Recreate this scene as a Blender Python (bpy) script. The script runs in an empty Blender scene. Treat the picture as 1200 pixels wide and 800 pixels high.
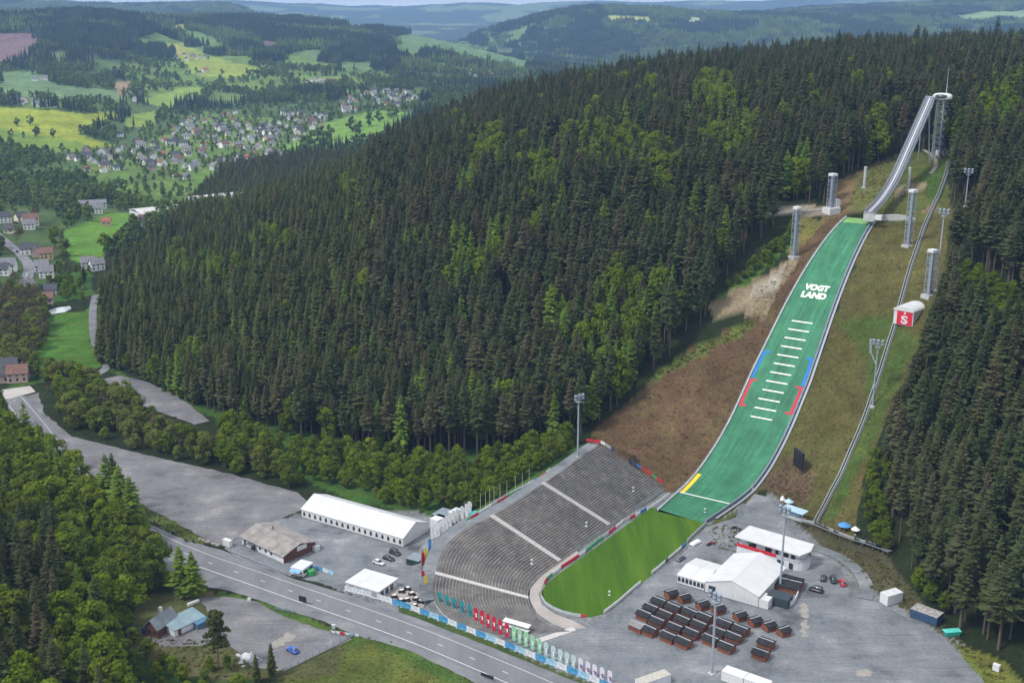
import bpy, bmesh, math, random
import numpy as np
from mathutils import Vector, Matrix
random.seed(7); RNG = np.random.default_rng(7)
S = bpy.context.scene
COL = S.collection
R = math.radians
# ------------------------------------------------------------------ camera
F_PX, HY, CAM_H = 1362.75, 3.2, 181.29
PITCH = math.atan((400 - HY) / F_PX)
CP, SP = math.cos(PITCH), math.sin(PITCH)
cam_d = bpy.data.cameras.new('camera'); cam = bpy.data.objects.new('camera', cam_d); COL.objects.link(cam)
cam.location = (0, 0, CAM_H); cam.rotation_euler = (math.pi / 2 - PITCH, 0, 0)
cam_d.sensor_width = 36; cam_d.lens = 36 * F_PX / 1200
cam_d.clip_start = 1; cam_d.clip_end = 60000
S.camera = cam

def ray(px, py):
    u = (px - 600) / F_PX; v = (py - 400) / F_PX
    return u, CP - v * SP, -SP - v * CP
def proj(x, y, z):
    d = y * CP - (z - CAM_H) * SP
    return 600 + F_PX * x / d, 400 - F_PX * (y * SP + (z - CAM_H) * CP) / d
def G(px, py, z=0.0):                      # ground point seen there, at a known height
    a, b, c = ray(px, py); t = (z - CAM_H) / c
    return Vector((a * t, b * t, z))
def atY(px, py, Y, th=0.0):
    a, b, c = ray(px, py); t = Y / b
    return (a * t, Y, CAM_H + c * t - th)

# ------------------------------------------------------------------ landing hill profile (metres from the take-off edge)
TX, TY, TZ, AZ = 169.94, 562.26, 83.02, 0.558
DX, DY = -math.sin(AZ), -math.cos(AZ)      # down the hill
LX, LY = -DY, DX                           # to the right seen from below
_x, _z, _s = 0.0, -3.0, 0.0
PX, PZ, PS = [0.0], [-3.0], [0.0]
while _x < 200:
    if _x < 90: a = R(8 + 27 * min(1, _x / 80) ** 0.8)
    elif _x < 120: a = R(35 - 1.5 * (_x - 90) / 30)
    else: a = math.asin(max(0, math.sin(R(33.5)) - (_x - 120) / 108))
    _x += .25 * math.cos(a); _z -= .25 * math.sin(a); _s += .25
    PX.append(_x); PZ.append(_z); PS.append(_s)
PX = np.array(PX); PZ = np.array(PZ) + TZ; PS = np.array(PS)
PZ = PZ - PZ[-1]
def zprof(x): return np.interp(x, PX, PZ)
SK = np.interp(108, PX, PS)
def xdist(d): return float(np.interp(SK + d - 125, PS, PX))
def hill(x, l, h=0.0):
    return Vector((TX + DX * x + LX * l, TY + DY * x + LY * l, float(zprof(x)) + h))
def halfw(x): return 6.3 + (12.0 - 6.3) * min(1, max(0, x) / 105) - 1.2 * min(1, max(0, x - 150) / 50)
def hill_xl(X, Y):
    rx, ry = X - TX, Y - TY
    return rx * DX + ry * DY, rx * LX + ry * LY

# ------------------------------------------------------------------ terrain control points
C = []
def cz(px, py, z): p = G(px, py, z); C.append((p.x, p.y, z))
def cy(px, py, Y, th=0): C.append(atY(px, py, Y, th))
def cw(x, y, z): C.append((x, y, z))
FLAT_PX = [(-60, 470), (60, 462), (115, 470), (160, 452), (245, 495), (350, 566), (420, 588), (478, 598), (503, 622), (490, 655), (496, 700),
           (520, 738), (605, 738), (640, 742), (640, 690), (700, 645), (775, 590), (830, 612), (868, 592), (905, 572), (940, 603), (955, 632), (1000, 655),
           (1050, 690), (1110, 735), (1190, 790), (1300, 850), (1000, 900), (500, 900), (300, 840), (250, 790), (165, 755), (155, 705), (205, 692),
           (170, 640), (100, 570), (30, 500)]
FLAT = np.array([G(x, y).xy for x, y in FLAT_PX])
for x, y in FLAT_PX: cz(x, y, 0)
for x, y in [(200, 560), (420, 650), (560, 780), (760, 720), (900, 740), (300, 720)]: cz(x, y, 0)
def hl(x, l, z): C.append((TX + DX * x + LX * l, TY + DY * x + LY * l, z))
for l in (-22, -48, -110, -180):
    for x in (-5, 40, 80, 115, 150, 185):
        k = 1.0 if l > -150 else .93
        hl(x, l, max(0, float(zprof(x))) * k + (1.5 if l == -48 else 0) + (0 if x < 150 else 2 if l > -100 else 0))
for l in (22, 45, 75, 110):
    sh = .55 * max(0, l - 15)
    for x in (-5, 40, 80, 115, 150):
        hl(x, l, float(zprof(max(0, x - sh))) + max(0, sh - x) * .1)
for l in (-40, 15, 60):
    for x, z in ((-30, 87), (-60, 95), (-95, 102), (-150, 112), (-280, 122)): hl(x, l, z)
for x, z in ((0, 50), (60, 33), (120, 15), (185, 1)): hl(x, -290, z)
for x, z in ((-60, 88), (-160, 104), (-300, 112)): hl(x, -150, z)
hl(-60, -300, 66); hl(-100, -400, 45); hl(0, -400, 26)
for p in [(118, 430), (118, 400), (116, 350), (60, 400), (20, 380)]: cz(*p, 0)
cz(60, 330, -2); cz(30, 300, -4); cz(110, 300, -3); cz(150, 270, -8); cz(20, 260, -8); cz(100, 245, -14)
# crest of the wooded spur (canopy 27 m)
for px, py, Y in [(190, 252, 800), (250, 218, 870), (320, 198, 920), (400, 172, 970), (480, 137, 1030), (540, 104, 1100), (600, 86, 1150), (680, 76, 1220), (750, 61, 1260),
                  (850, 49, 1310), (950, 39, 1340), (1050, 31, 1370), (1200, 24, 1400), (1350, 18, 1420)]: cy(px, py, Y, 36 if px < 560 else 45)
for u_ in (-1.25, -.9, -.68, .7, .95, 1.25):
    for Y, z in ((300, 50), (700, 40), (1300, 10), (2200, 40), (3500, 80), (6000, 60), (10000, 20), (16000, 60)): cw(u_ * Y, Y, z if u_ < 0 or Y > 1500 else 90)
for px, Y, z in [(250, 1150, -20), (400, 1280, -20), (480, 1400, -10), (600, 1600, 20), (750, 1800, 40), (900, 2000, 50), (1200, 2200, 60)]:
    cw((px - 600) / F_PX * Y * 1.02, Y, z)
# foreground slope at the lower left, valley side left
cw(-150, 250, 20); cw(-170, 330, 14); cw(-200, 400, 7); cw(-260, 330, 40); cw(-110, 230, 10); cw(-60, 210, 2); cw(0, 200, 0); cw(120, 200, 0); cw(-260, 480, 6); cw(-330, 560, 12)
cw(230, 240, 8); cw(330, 330, 60); cw(330, 500, 90); cw(-400, 400, 60)
# the valley and the hills beyond
for p in [(-80, 220, 1250), (-80, 180, 1550), (-80, 130, 1950), (-80, 100, 2300), (-80, 60, 2900), (60, 200, 1400), (60, 185, 1520), (60, 130, 1900), (60, 100, 2250), (60, 60, 2800),
          (200, 205, 1480), (200, 180, 1700), (200, 150, 1950), (200, 130, 2180), (200, 100, 2550), (200, 70, 3000), (200, 45, 3500), (320, 165, 1780), (320, 120, 2250), (320, 90, 2700), (320, 55, 3400),
          (420, 150, 1850), (450, 128, 2120), (450, 105, 2500), (450, 80, 3050), (450, 55, 3600), (540, 95, 2800), (560, 75, 3700), (610, 82, 3300), (640, 78, 4300)]: cy(*p)
for p in [(-80, 22, 3300), (20, 24, 3300), (80, 17, 3400), (140, 16, 3450), (180, 24, 3500), (225, 25, 3800), (300, 17, 4200), (340, 19, 4300), (390, 21, 4500), (440, 30, 4500), (500, 38, 4600), (560, 52, 4600), (620, 66, 4700)]: cy(*p, 24)
for px, z in [(-80, 30), (60, 30), (200, 20), (320, 10), (450, -30), (560, -90)]: cw((px - 600) / F_PX * 5200 * 1.03, 5200, z)
for p in [(-80, 3, 7000), (0, 1, 7000), (60, 3, 7000), (150, 5, 7200), (240, 5, 7200), (275, 9, 7200), (300, 14, 7300)]: cy(*p, 20)
for px in (335, 400, 460, 520, 560):
    for Y, z in ((6000, -90), (7000, -100), (8000, -90)): cw((px - 600) / F_PX * Y * 1.035, Y, z)
for p in [(640, 60, 5000), (600, 45, 5300), (760, 60, 5000), (900, 52, 5000), (1200, 40, 5000)]: cy(*p)
for p in [(570, 38, 5800), (600, 26, 6200), (650, 19, 6500), (700, 13, 6800), (760, 18, 6800), (820, 22, 6700), (880, 18, 6800), (940, 9, 7200), (1020, 8, 7400), (1100, 6, 7500), (1200, 2, 7600), (1350, 0, 7600)]: cy(*p, 20)
for px in (-80, 200, 450, 700, 950, 1200): cw((px - 600) / F_PX * 9000 * 1.03, 9000, 10)
for p in [(-80, 9, 11500), (200, 12, 11500), (360, 20, 11000), (420, 18, 11500), (480, 20, 11500), (540, 24, 11000), (640, 14, 11500), (800, 12, 11500), (1000, 9, 11500), (1200, 6, 11500)]: cy(*p)
for p in [(-80, 9, 16000), (300, 11, 16000), (400, 10, 16000), (500, 11, 16000), (600, 10, 16000), (700, 9, 16000), (800, 6, 16000), (860, 8, 16000), (1000, 9, 16000), (1200, 9, 16000)]: cy(*p)
C = np.array(C)
def uw(x, y): y = np.maximum(y, 60.); return np.stack([x / y, np.log(y)], -1)
_k = uw(C[:, 0], C[:, 1])
def _phi(r2): return np.where(r2 > 1e-12, .5 * r2 * np.log(np.maximum(r2, 1e-12)), 0)
def _tps_fit(k, z, lam):
    n = len(k); r2 = ((k[:, None] - k[None]) ** 2).sum(-1)
    A = np.zeros((n + 3, n + 3)); A[:n, :n] = _phi(r2) + lam * np.eye(n)
    A[:n, n] = A[n, :n] = 1; A[:n, n + 1:] = k; A[n + 1:, :n] = k.T
    return np.linalg.solve(A, np.concatenate([z, np.zeros(3)]))
W = _tps_fit(_k, C[:, 2], 5e-7)
def tps(x, y):
    q = uw(x, y); out = np.empty(len(q)); n = len(_k)
    for i in range(0, len(q), 20000):
        p = q[i:i + 20000]; r2 = ((p[:, None] - _k[None]) ** 2).sum(-1)
        out[i:i + 20000] = _phi(r2) @ W[:n] + W[n] + p @ W[n + 1:]
    return out
def sstep(t): t = np.clip(t, 0, 1); return t * t * (3 - 2 * t)
def inpoly(px, py, poly):
    poly = np.asarray(poly, float); inside = np.zeros(np.shape(px), bool); j = len(poly) - 1
    for i in range(len(poly)):
        xi, yi = poly[i]; xj, yj = poly[j]
        c = ((yi > py) != (yj > py)) & (px < (xj - xi) * (py - yi) / (yj - yi + 1e-12) + xi)
        inside ^= c; j = i
    return inside
def dpoly(x, y, poly, closed=True):
    poly = np.asarray(poly, float); d = np.full(np.shape(x), 1e9)
    for i in range(len(poly) if closed else len(poly) - 1):
        a, b = poly[i], poly[(i + 1) % len(poly)]; ab = b - a
        t = np.clip(((x - a[0]) * ab[0] + (y - a[1]) * ab[1]) / (ab @ ab + 1e-9), 0, 1)
        d = np.minimum(d, np.hypot(x - a[0] - t * ab[0], y - a[1] - t * ab[1]))
    return d
# value noise on a lattice, for land cover and small relief
_NT = RNG.random((256, 256))
def vnoise(x, y, s):
    x = x / s; y = y / s; xi = np.floor(x).astype(int); yi = np.floor(y).astype(int); fx = x - xi; fy = y - yi
    fx = fx * fx * (3 - 2 * fx); fy = fy * fy * (3 - 2 * fy)
    g = lambda a, b: _NT[a & 255, b & 255]
    return (g(xi, yi) * (1 - fx) + g(xi + 1, yi) * fx) * (1 - fy) + (g(xi, yi + 1) * (1 - fx) + g(xi + 1, yi + 1) * fx) * fy
def fbm(x, y, s): return vnoise(x, y, s) * .5 + vnoise(x + 91, y - 37, s / 2.1) * .3 + vnoise(x - 13, y + 71, s / 4.3) * .2

STAND = [((778, 570), 1.2, (700, 521), 16.), ((714, 615), .7, (636, 566), 13.5), ((656, 657), .5, (576, 604), 10.), ((634, 673), .45, (545, 619), 7.8), ((621, 688), .4, (520, 642), 5.6),
         ((619, 700), .4, (510, 671), 4.0), ((626, 718), .35, (508, 700), 2.4), ((645, 733), .3, (530, 726), 1.1), ((668, 739), .25, (585, 745), .45)]
ST_IN = [G(*a, z) for a, z, b, w in STAND]; ST_OUT = [G(*b, w) for a, z, b, w in STAND]
def height(x, y):
    z = tps(x, y)
    z = z + (fbm(x, y, 60) - .5) * np.clip((y - 500) / 300, 0, 1) * 5 * np.clip(y / 900, .3, 4)
    z = z + (fbm(x + 4000, y, 2600) - .45) * 230 * np.clip((y - 8200) / 3000, 0, 1)
    near = y < 900
    xs, ys, zs = x[near], y[near], z[near]
    # flat valley floor
    ins = inpoly(xs, ys, FLAT); d = dpoly(xs, ys, FLAT)
    k = np.where(ins, 0, sstep(d / 30)); zs = zs * k
    # below the grandstand
    sp = np.array([p.xy for p in ST_IN] + [p.xy for p in ST_OUT[::-1]])
    out = np.array([p.xy for p in ST_OUT]); oz = np.array([p.z for p in ST_OUT])
    inn = np.array([p.xy for p in ST_IN])
    m = inpoly(xs, ys, sp); ds = dpoly(xs, ys, sp)
    do = dpoly(xs, ys, out, False); di = dpoly(xs, ys, inn, False)
    hz = np.zeros(len(xs)); best = np.full(len(xs), 1e9)
    for i in range(len(out) - 1):
        a, b = out[i], out[i + 1]; ab = b - a
        t = np.clip(((xs - a[0]) * ab[0] + (ys - a[1]) * ab[1]) / (ab @ ab), 0, 1)
        dd = np.hypot(xs - a[0] - t * ab[0], ys - a[1] - t * ab[1]); u = dd < best
        best = np.where(u, dd, best); hz = np.where(u, oz[i] * (1 - t) + oz[i + 1] * t, hz)
    tt = di / (di + do + 1e-6)
    zs = np.where(m, np.minimum(hz * tt - 1.2, hz), zs)
    bank = hz - .25 - np.maximum(0, do - np.clip(hz * .6 - 1, .3, 4.5)) * np.where(hz < 5, 1., .6)          # walkway behind the stand, then a bank
    zs = np.where(~m & (do < 40) & (do < di), np.maximum(zs, bank), zs)
    # the corridor of the ski jump
    X, Lt = hill_xl(xs, ys)
    hw = 6.3 + 5.7 * np.clip(X / 105, 0, 1)
    kc = sstep((np.abs(Lt) - hw - 2) / 16); kx = sstep((-X - 4) / 14); kx2 = sstep((X - 195) / 8)
    kk = np.maximum(np.maximum(kc, kx), kx2)
    zs = zs * kk + (zprof(np.clip(X, 0, 199)) - .7) * (1 - kk)
    z[near] = zs
    return z
# regular grid in (x/y, log y)
NU, NR = 620, 760
U = np.concatenate([np.linspace(-1.3, -.56, 30, False), np.linspace(-.56, .56, NU - 60, False), np.linspace(.56, 1.3, 30)])
RW = np.linspace(math.log(150), math.log(17000), NR)
GU, GW = np.meshgrid(U, RW)
GY = np.exp(GW); GX = GU * GY
GZ = height(GX.ravel().copy(), GY.ravel().copy()).reshape(NR, NU)
def hz(x, y):
    x = np.atleast_1d(np.asarray(x, float)); y = np.maximum(np.atleast_1d(np.asarray(y, float)), 151.)
    ui = np.interp(x / y, U, np.arange(NU)); wi = np.interp(np.log(y), RW, np.arange(NR))
    i = np.clip(ui.astype(int), 0, NU - 2); j = np.clip(wi.astype(int), 0, NR - 2); a = ui - i; b = wi - j
    return (GZ[j, i] * (1 - a) + GZ[j, i + 1] * a) * (1 - b) + (GZ[j + 1, i] * (1 - a) + GZ[j + 1, i + 1] * a) * b
_TS = np.exp(np.linspace(math.log(170), math.log(17000), 2600))
def P(px, py):                             # first ground point on that line of sight
    a, b, c = ray(px, py); ys = _TS; xs = a / b * ys; zr = CAM_H + c / b * ys
    g = hz(xs, ys); k = np.argmax(g > zr)
    if not (g > zr).any(): k = len(ys) - 1
    if k > 0:
        f0, f1 = zr[k - 1] - g[k - 1], zr[k] - g[k]; t = f0 / (f0 - f1 + 1e-9); Y = ys[k - 1] + t * (ys[k] - ys[k - 1])
    else: Y = ys[0]
    X = a / b * Y
    return Vector((X, Y, float(hz(X, Y)[0])))

# ------------------------------------------------------------------ materials
MATS = {}
def mat(name, col, rough=.8, var=.12, scale=1.5, metal=0., bump=0., detail=4, spec=.3, col2=None, emit=None):
    if name in MATS: return MATS[name]
    m = bpy.data.materials.new(name); m.use_nodes = True; nt = m.node_tree; b = nt.nodes['Principled BSDF']
    b.inputs['Roughness'].default_value = rough; b.inputs['Metallic'].default_value = metal
    b.inputs['Specular IOR Level'].default_value = spec
    tc = nt.nodes.new('ShaderNodeTexCoord'); n = nt.nodes.new('ShaderNodeTexNoise'); n.inputs['Scale'].default_value = scale; n.inputs['Detail'].default_value = detail
    nt.links.new(tc.outputs['Object'], n.inputs['Vector'])
    r = nt.nodes.new('ShaderNodeValToRGB'); c2 = col2 or [min(1, c * (1 + var)) for c in col]
    r.color_ramp.elements[0].position = .3; r.color_ramp.elements[1].position = .7
    r.color_ramp.elements[0].color = (*[c * (1 - var) for c in col], 1); r.color_ramp.elements[1].color = (*c2, 1)
    nt.links.new(n.outputs['Fac'], r.inputs['Fac']); nt.links.new(r.outputs['Color'], b.inputs['Base Color'])
    if bump:
        bp = nt.nodes.new('ShaderNodeBump'); bp.inputs['Strength'].default_value = bump; bp.inputs['Distance'].default_value = .1
        nt.links.new(n.outputs['Fac'], bp.inputs['Height']); nt.links.new(bp.outputs['Normal'], b.inputs['Normal'])
    MATS[name] = m; return m
def ground_mat(name, cols, s1=18., s2=1.3, fine=.25, rough=.95, stretch=None, tracks=False):
    """several tones of one surface: big patches, small mottling, grain"""
    m = bpy.data.materials.new(name); m.use_nodes = True; nt = m.node_tree; N = nt.nodes.new; b = nt.nodes['Principled BSDF']
    b.inputs['Roughness'].default_value = rough; b.inputs['Specular IOR Level'].default_value = .15
    g = N('ShaderNodeNewGeometry'); mp = N('ShaderNodeMapping')
    if stretch: mp.inputs['Rotation'].default_value = (0, 0, stretch[0]); mp.inputs['Scale'].default_value = (1, stretch[1], 1)
    nt.links.new(g.outputs['Position'], mp.inputs['Vector'])
    def noise(sc, det, rg=.6):
        n = N('ShaderNodeTexNoise'); n.inputs['Scale'].default_value = 1 / sc; n.inputs['Detail'].default_value = det; n.inputs['Roughness'].default_value = rg
        nt.links.new(mp.outputs['Vector'], n.inputs['Vector']); return n.outputs['Fac']
    r = N('ShaderNodeValToRGB'); el = r.color_ramp.elements
    while len(el) < len(cols): el.new(.5)
    for i, c in enumerate(cols): el[i].position = .32 + .36 * i / max(1, len(cols) - 1); el[i].color = (*c, 1)
    nt.links.new(noise(s1, 6, .62), r.inputs['Fac'])
    a = N('ShaderNodeMath'); a.operation = 'MULTIPLY_ADD'; a.inputs[1].default_value = fine * 2; a.inputs[2].default_value = 1 - fine
    nt.links.new(noise(s2, 5, .7), a.inputs[0])
    mx = N('ShaderNodeMix'); mx.data_type = 'RGBA'; mx.blend_type = 'MULTIPLY'; mx.inputs[0].default_value = 1
    nt.links.new(r.outputs['Color'], mx.inputs[6]); nt.links.new(a.outputs[0], mx.inputs[7]); last = mx.outputs[2]
    if tracks:
        for rot, dark in ((.5, .84), (-.75, .87), (1.35, .88)):      # worn wheel lines across the loose surface
            m2 = N('ShaderNodeMapping'); m2.inputs['Rotation'].default_value = (0, 0, rot); m2.inputs['Scale'].default_value = (1 / 38., 1 / 1.1, 1); wn = N('ShaderNodeTexNoise'); wn.inputs['Scale'].default_value = .045; wn.inputs['Detail'].default_value = 2; nt.links.new(g.outputs['Position'], wn.inputs['Vector'])
            va = N('ShaderNodeVectorMath'); va.operation = 'MULTIPLY_ADD'; va.inputs[1].default_value = (11, 11, 0); nt.links.new(wn.outputs['Color'], va.inputs[0]); nt.links.new(g.outputs['Position'], va.inputs[2]); nt.links.new(va.outputs[0], m2.inputs['Vector'])
            tn = N('ShaderNodeTexNoise'); tn.inputs['Scale'].default_value = 1; tn.inputs['Detail'].default_value = 2; nt.links.new(m2.outputs[0], tn.inputs['Vector']); tr = N('ShaderNodeMapRange'); tr.inputs[1].default_value = .56; tr.inputs[2].default_value = .7; tr.inputs[3].default_value = 1; tr.inputs[4].default_value = dark; nt.links.new(tn.outputs['Fac'], tr.inputs[0])
            m3 = N('ShaderNodeMix'); m3.data_type = 'RGBA'; m3.blend_type = 'MULTIPLY'; m3.inputs[0].default_value = 1; nt.links.new(last, m3.inputs[6]); nt.links.new(tr.outputs[0], m3.inputs[7]); last = m3.outputs[2]
    nt.links.new(last, b.inputs['Base Color'])
    MATS[name] = m; return m
def leaf_mat(name, cols, trans=.25, sc=.35):
    m = bpy.data.materials.new(name); m.use_nodes = True; nt = m.node_tree; N = nt.nodes.new
    nt.nodes.remove(nt.nodes['Principled BSDF']); out = nt.nodes['Material Output']
    oi = N('ShaderNodeObjectInfo'); r = N('ShaderNodeValToRGB'); el = r.color_ramp.elements
    while len(el) < len(cols): el.new(.5)
    for i, c in enumerate(cols): el[i].position = i / (len(cols) - 1); el[i].color = (*c, 1)
    nt.links.new(oi.outputs['Random'], r.inputs['Fac'])
    g = N('ShaderNodeNewGeometry'); n = N('ShaderNodeTexNoise'); n.inputs['Scale'].default_value = sc; n.inputs['Detail'].default_value = 3
    nt.links.new(g.outputs['Position'], n.inputs['Vector'])
    a = N('ShaderNodeMath'); a.operation = 'MULTIPLY_ADD'; a.inputs[1].default_value = 1.5; a.inputs[2].default_value = .25
    nt.links.new(n.outputs['Fac'], a.inputs[0])
    mx = N('ShaderNodeMix'); mx.data_type = 'RGBA'; mx.blend_type = 'MULTIPLY'; mx.inputs[0].default_value = 1
    nt.links.new(r.outputs['Color'], mx.inputs[6]); nt.links.new(a.outputs[0], mx.inputs[7])
    d = N('ShaderNodeBsdfDiffuse'); t = N('ShaderNodeBsdfTranslucent'); s = N('ShaderNodeMixShader'); s.inputs[0].default_value = trans
    nt.links.new(mx.outputs[2], d.inputs[0]); nt.links.new(mx.outputs[2], t.inputs[0])
    nt.links.new(d.outputs[0], s.inputs[1]); nt.links.new(t.outputs[0], s.inputs[2]); nt.links.new(s.outputs[0], out.inputs[0])
    MATS[name] = m; return m

# ------------------------------------------------------------------ object helpers
def tag(o, label=None, cat=None, group=None, kind=None):
    if label: o['label'] = label
    if cat: o['category'] = cat
    if group: o['group'] = group
    if kind: o['kind'] = kind
    return o
def thing(name, label, cat, loc=(0, 0, 0), rz=0., group=None):
    o = bpy.data.objects.new(name, None); COL.objects.link(o); o.location = loc; o.rotation_euler = (0, 0, rz); o.empty_display_size = .3
    return tag(o, label, cat, group)
def kids(o): return [c for c in bpy.data.objects if c.parent == o]
KIDS = {}
def link_mesh(name, me, parent=None):
    o = bpy.data.objects.new(name, me); COL.objects.link(o)
    if parent is not None: o.parent = parent; KIDS.setdefault(parent.name, []).append(o)
    return o
def copy_tree(o, parent=None):
    c = o.copy(); COL.objects.link(c)
    if parent is not None: c.parent = parent; KIDS.setdefault(parent.name, []).append(c)
    for k in list(KIDS.get(o.name, [])): copy_tree(k, c)
    return c
def place(proto, first, loc, rz, label, group=None, sc=None):
    o = proto if first else copy_tree(proto)
    o.location = loc; o.rotation_euler = (0, 0, rz); o['label'] = label
    if group: o['group'] = group
    if sc: o.scale = (sc,) * 3 if isinstance(sc, (int, float)) else sc
    return o
class MB:
    def __init__(s): s.v = []; s.f = []; s.mi = []; s.cur = 0
    def poly(s, pts):
        i = len(s.v); s.v += [tuple(p) for p in pts]; s.f.append(tuple(range(i, i + len(pts)))); s.mi.append(s.cur); return s
    def hexa(s, b, t):                     # bottom 4 (ccw), top 4
        i = len(s.v); s.v += [tuple(p) for p in b] + [tuple(p) for p in t]
        s.f += [(i + 3, i + 2, i + 1, i), (i + 4, i + 5, i + 6, i + 7)] + [(i + k, i + (k + 1) % 4, i + 4 + (k + 1) % 4, i + 4 + k) for k in range(4)]
        s.mi += [s.cur] * 6; return s
    def box(s, x0, x1, y0, y1, z0, z1):
        return s.hexa([(x0, y0, z0), (x1, y0, z0), (x1, y1, z0), (x0, y1, z0)], [(x0, y0, z1), (x1, y0, z1), (x1, y1, z1), (x0, y1, z1)])
    def prism(s, pts, z0, z1):
        n = len(pts); i = len(s.v); s.v += [(p[0], p[1], z0) for p in pts] + [(p[0], p[1], z1) for p in pts]
        s.f += [tuple(range(i + n - 1, i - 1, -1)), tuple(range(i + n, i + 2 * n))] + [(i + k, i + (k + 1) % n, i + n + (k + 1) % n, i + n + k) for k in range(n)]
        s.mi += [s.cur] * (n + 2); return s
    def extr(s, pts, y0, y1):              # outline in x,z pulled along y
        n = len(pts); i = len(s.v); s.v += [(p[0], y0, p[1]) for p in pts] + [(p[0], y1, p[1]) for p in pts]
        s.f += [tuple(range(i, i + n)), tuple(range(i + 2 * n - 1, i + n - 1, -1))] + [(i + (k + 1) % n, i + k, i + n + k, i + n + (k + 1) % n) for k in range(n)]
        s.mi += [s.cur] * (n + 2); return s
    def extx(s, pts, x0, x1):              # outline in y,z pulled along x
        n = len(pts); i = len(s.v); s.v += [(x0, p[0], p[1]) for p in pts] + [(x1, p[0], p[1]) for p in pts]
        s.f += [tuple(range(i + n - 1, i - 1, -1)), tuple(range(i + n, i + 2 * n))] + [(i + k, i + (k + 1) % n, i + n + (k + 1) % n, i + n + k) for k in range(n)]
        s.mi += [s.cur] * (n + 2); return s
    def tube(s, a, b, r, n=6, r2=None):
        a = Vector(a); b = Vector(b); d = (b - a).normalized(); u = d.orthogonal().normalized(); w = d.cross(u); r2 = r if r2 is None else r2
        i = len(s.v)
        for p, rr in ((a, r), (b, r2)):
            for k in range(n): t = 2 * math.pi * k / n; s.v.append(tuple(p + (u * math.cos(t) + w * math.sin(t)) * rr))
        s.f += [(i + k, i + (k + 1) % n, i + n + (k + 1) % n, i + n + k) for k in range(n)] + [tuple(range(i + n - 1, i - 1, -1)), tuple(range(i + n, i + 2 * n))]
        s.mi += [s.cur] * (n + 2); return s
    def cone(s, c, r, h, n=10): return s.tube(c, (c[0], c[1], c[2] + h), r, n, .01)
    def sweep(s, path, prof, closed=False): # path of (pos, side, up); prof of (a along side, b along up)
        n = len(prof); i0 = len(s.v)
        for p, sd, up in path: s.v += [tuple(p + sd * a + up * b) for a, b in prof]
        for j in range(len(path) - 1):
            for k in range(n if closed else n - 1):
                k2 = (k + 1) % n; s.f.append((i0 + j * n + k, i0 + (j + 1) * n + k, i0 + (j + 1) * n + k2, i0 + j * n + k2)); s.mi.append(s.cur)
        if closed:
            s.f += [tuple(range(i0, i0 + n)), tuple(range(i0 + (len(path) - 1) * n + n - 1, i0 + (len(path) - 1) * n - 1, -1))]; s.mi += [s.cur] * 2
        return s
    def mesh(s, name, mats, smooth=False):
        me = bpy.data.meshes.new(name); me.from_pydata(s.v, [], s.f)
        for m in (mats if isinstance(mats, (list, tuple)) else [mats]): me.materials.append(m)
        if any(s.mi): me.polygons.foreach_set('material_index', s.mi)
        if smooth: me.polygons.foreach_set('use_smooth', [True] * len(s.f))
        me.update(); return me
    def build(s, name, mats, parent=None, smooth=False, label=None):
        o = link_mesh(name, s.mesh(name, mats, smooth), parent)
        if label: o['label'] = label
        return o
def text_mesh(txt, size, off=0.0):
    cu = bpy.data.curves.new('txt', 'FONT'); cu.body = txt; cu.size = size; cu.offset = off; cu.align_x = 'CENTER'; cu.align_y = 'CENTER'; cu.fill_mode = 'FRONT'
    o = bpy.data.objects.new('txt', cu); COL.objects.link(o); dg = bpy.context.evaluated_depsgraph_get(); dg.update()
    me = bpy.data.meshes.new_from_object(o.evaluated_get(dg)); v = [tuple(q.co) for q in me.vertices]; f = [tuple(p.vertices) for p in me.polygons]
    bpy.data.objects.remove(o); bpy.data.curves.remove(cu); bpy.data.meshes.remove(me)
    return v, f
ORD = ['first', 'second', 'third', 'fourth', 'fifth', 'sixth', 'seventh', 'eighth', 'ninth', 'tenth', 'eleventh', 'twelfth', 'thirteenth', 'fourteenth', 'fifteenth', 'sixteenth', 'seventeenth', 'eighteenth', 'nineteenth', 'twentieth']
def frame(A, B, Cc, z=0):                  # rectangle from three ground corners seen in the photograph
    a, b, c = (G(*q, z) for q in (A, B, Cc)); ab = b - a; L = ab.length; rz = math.atan2(ab.y, ab.x); n = Vector((-ab.y, ab.x, 0)) / L
    return a, rz, L, (c - b).dot(n)
def heading(A, B, z=0): d = G(*B, z) - G(*A, z); return math.atan2(d.y, d.x)
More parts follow.
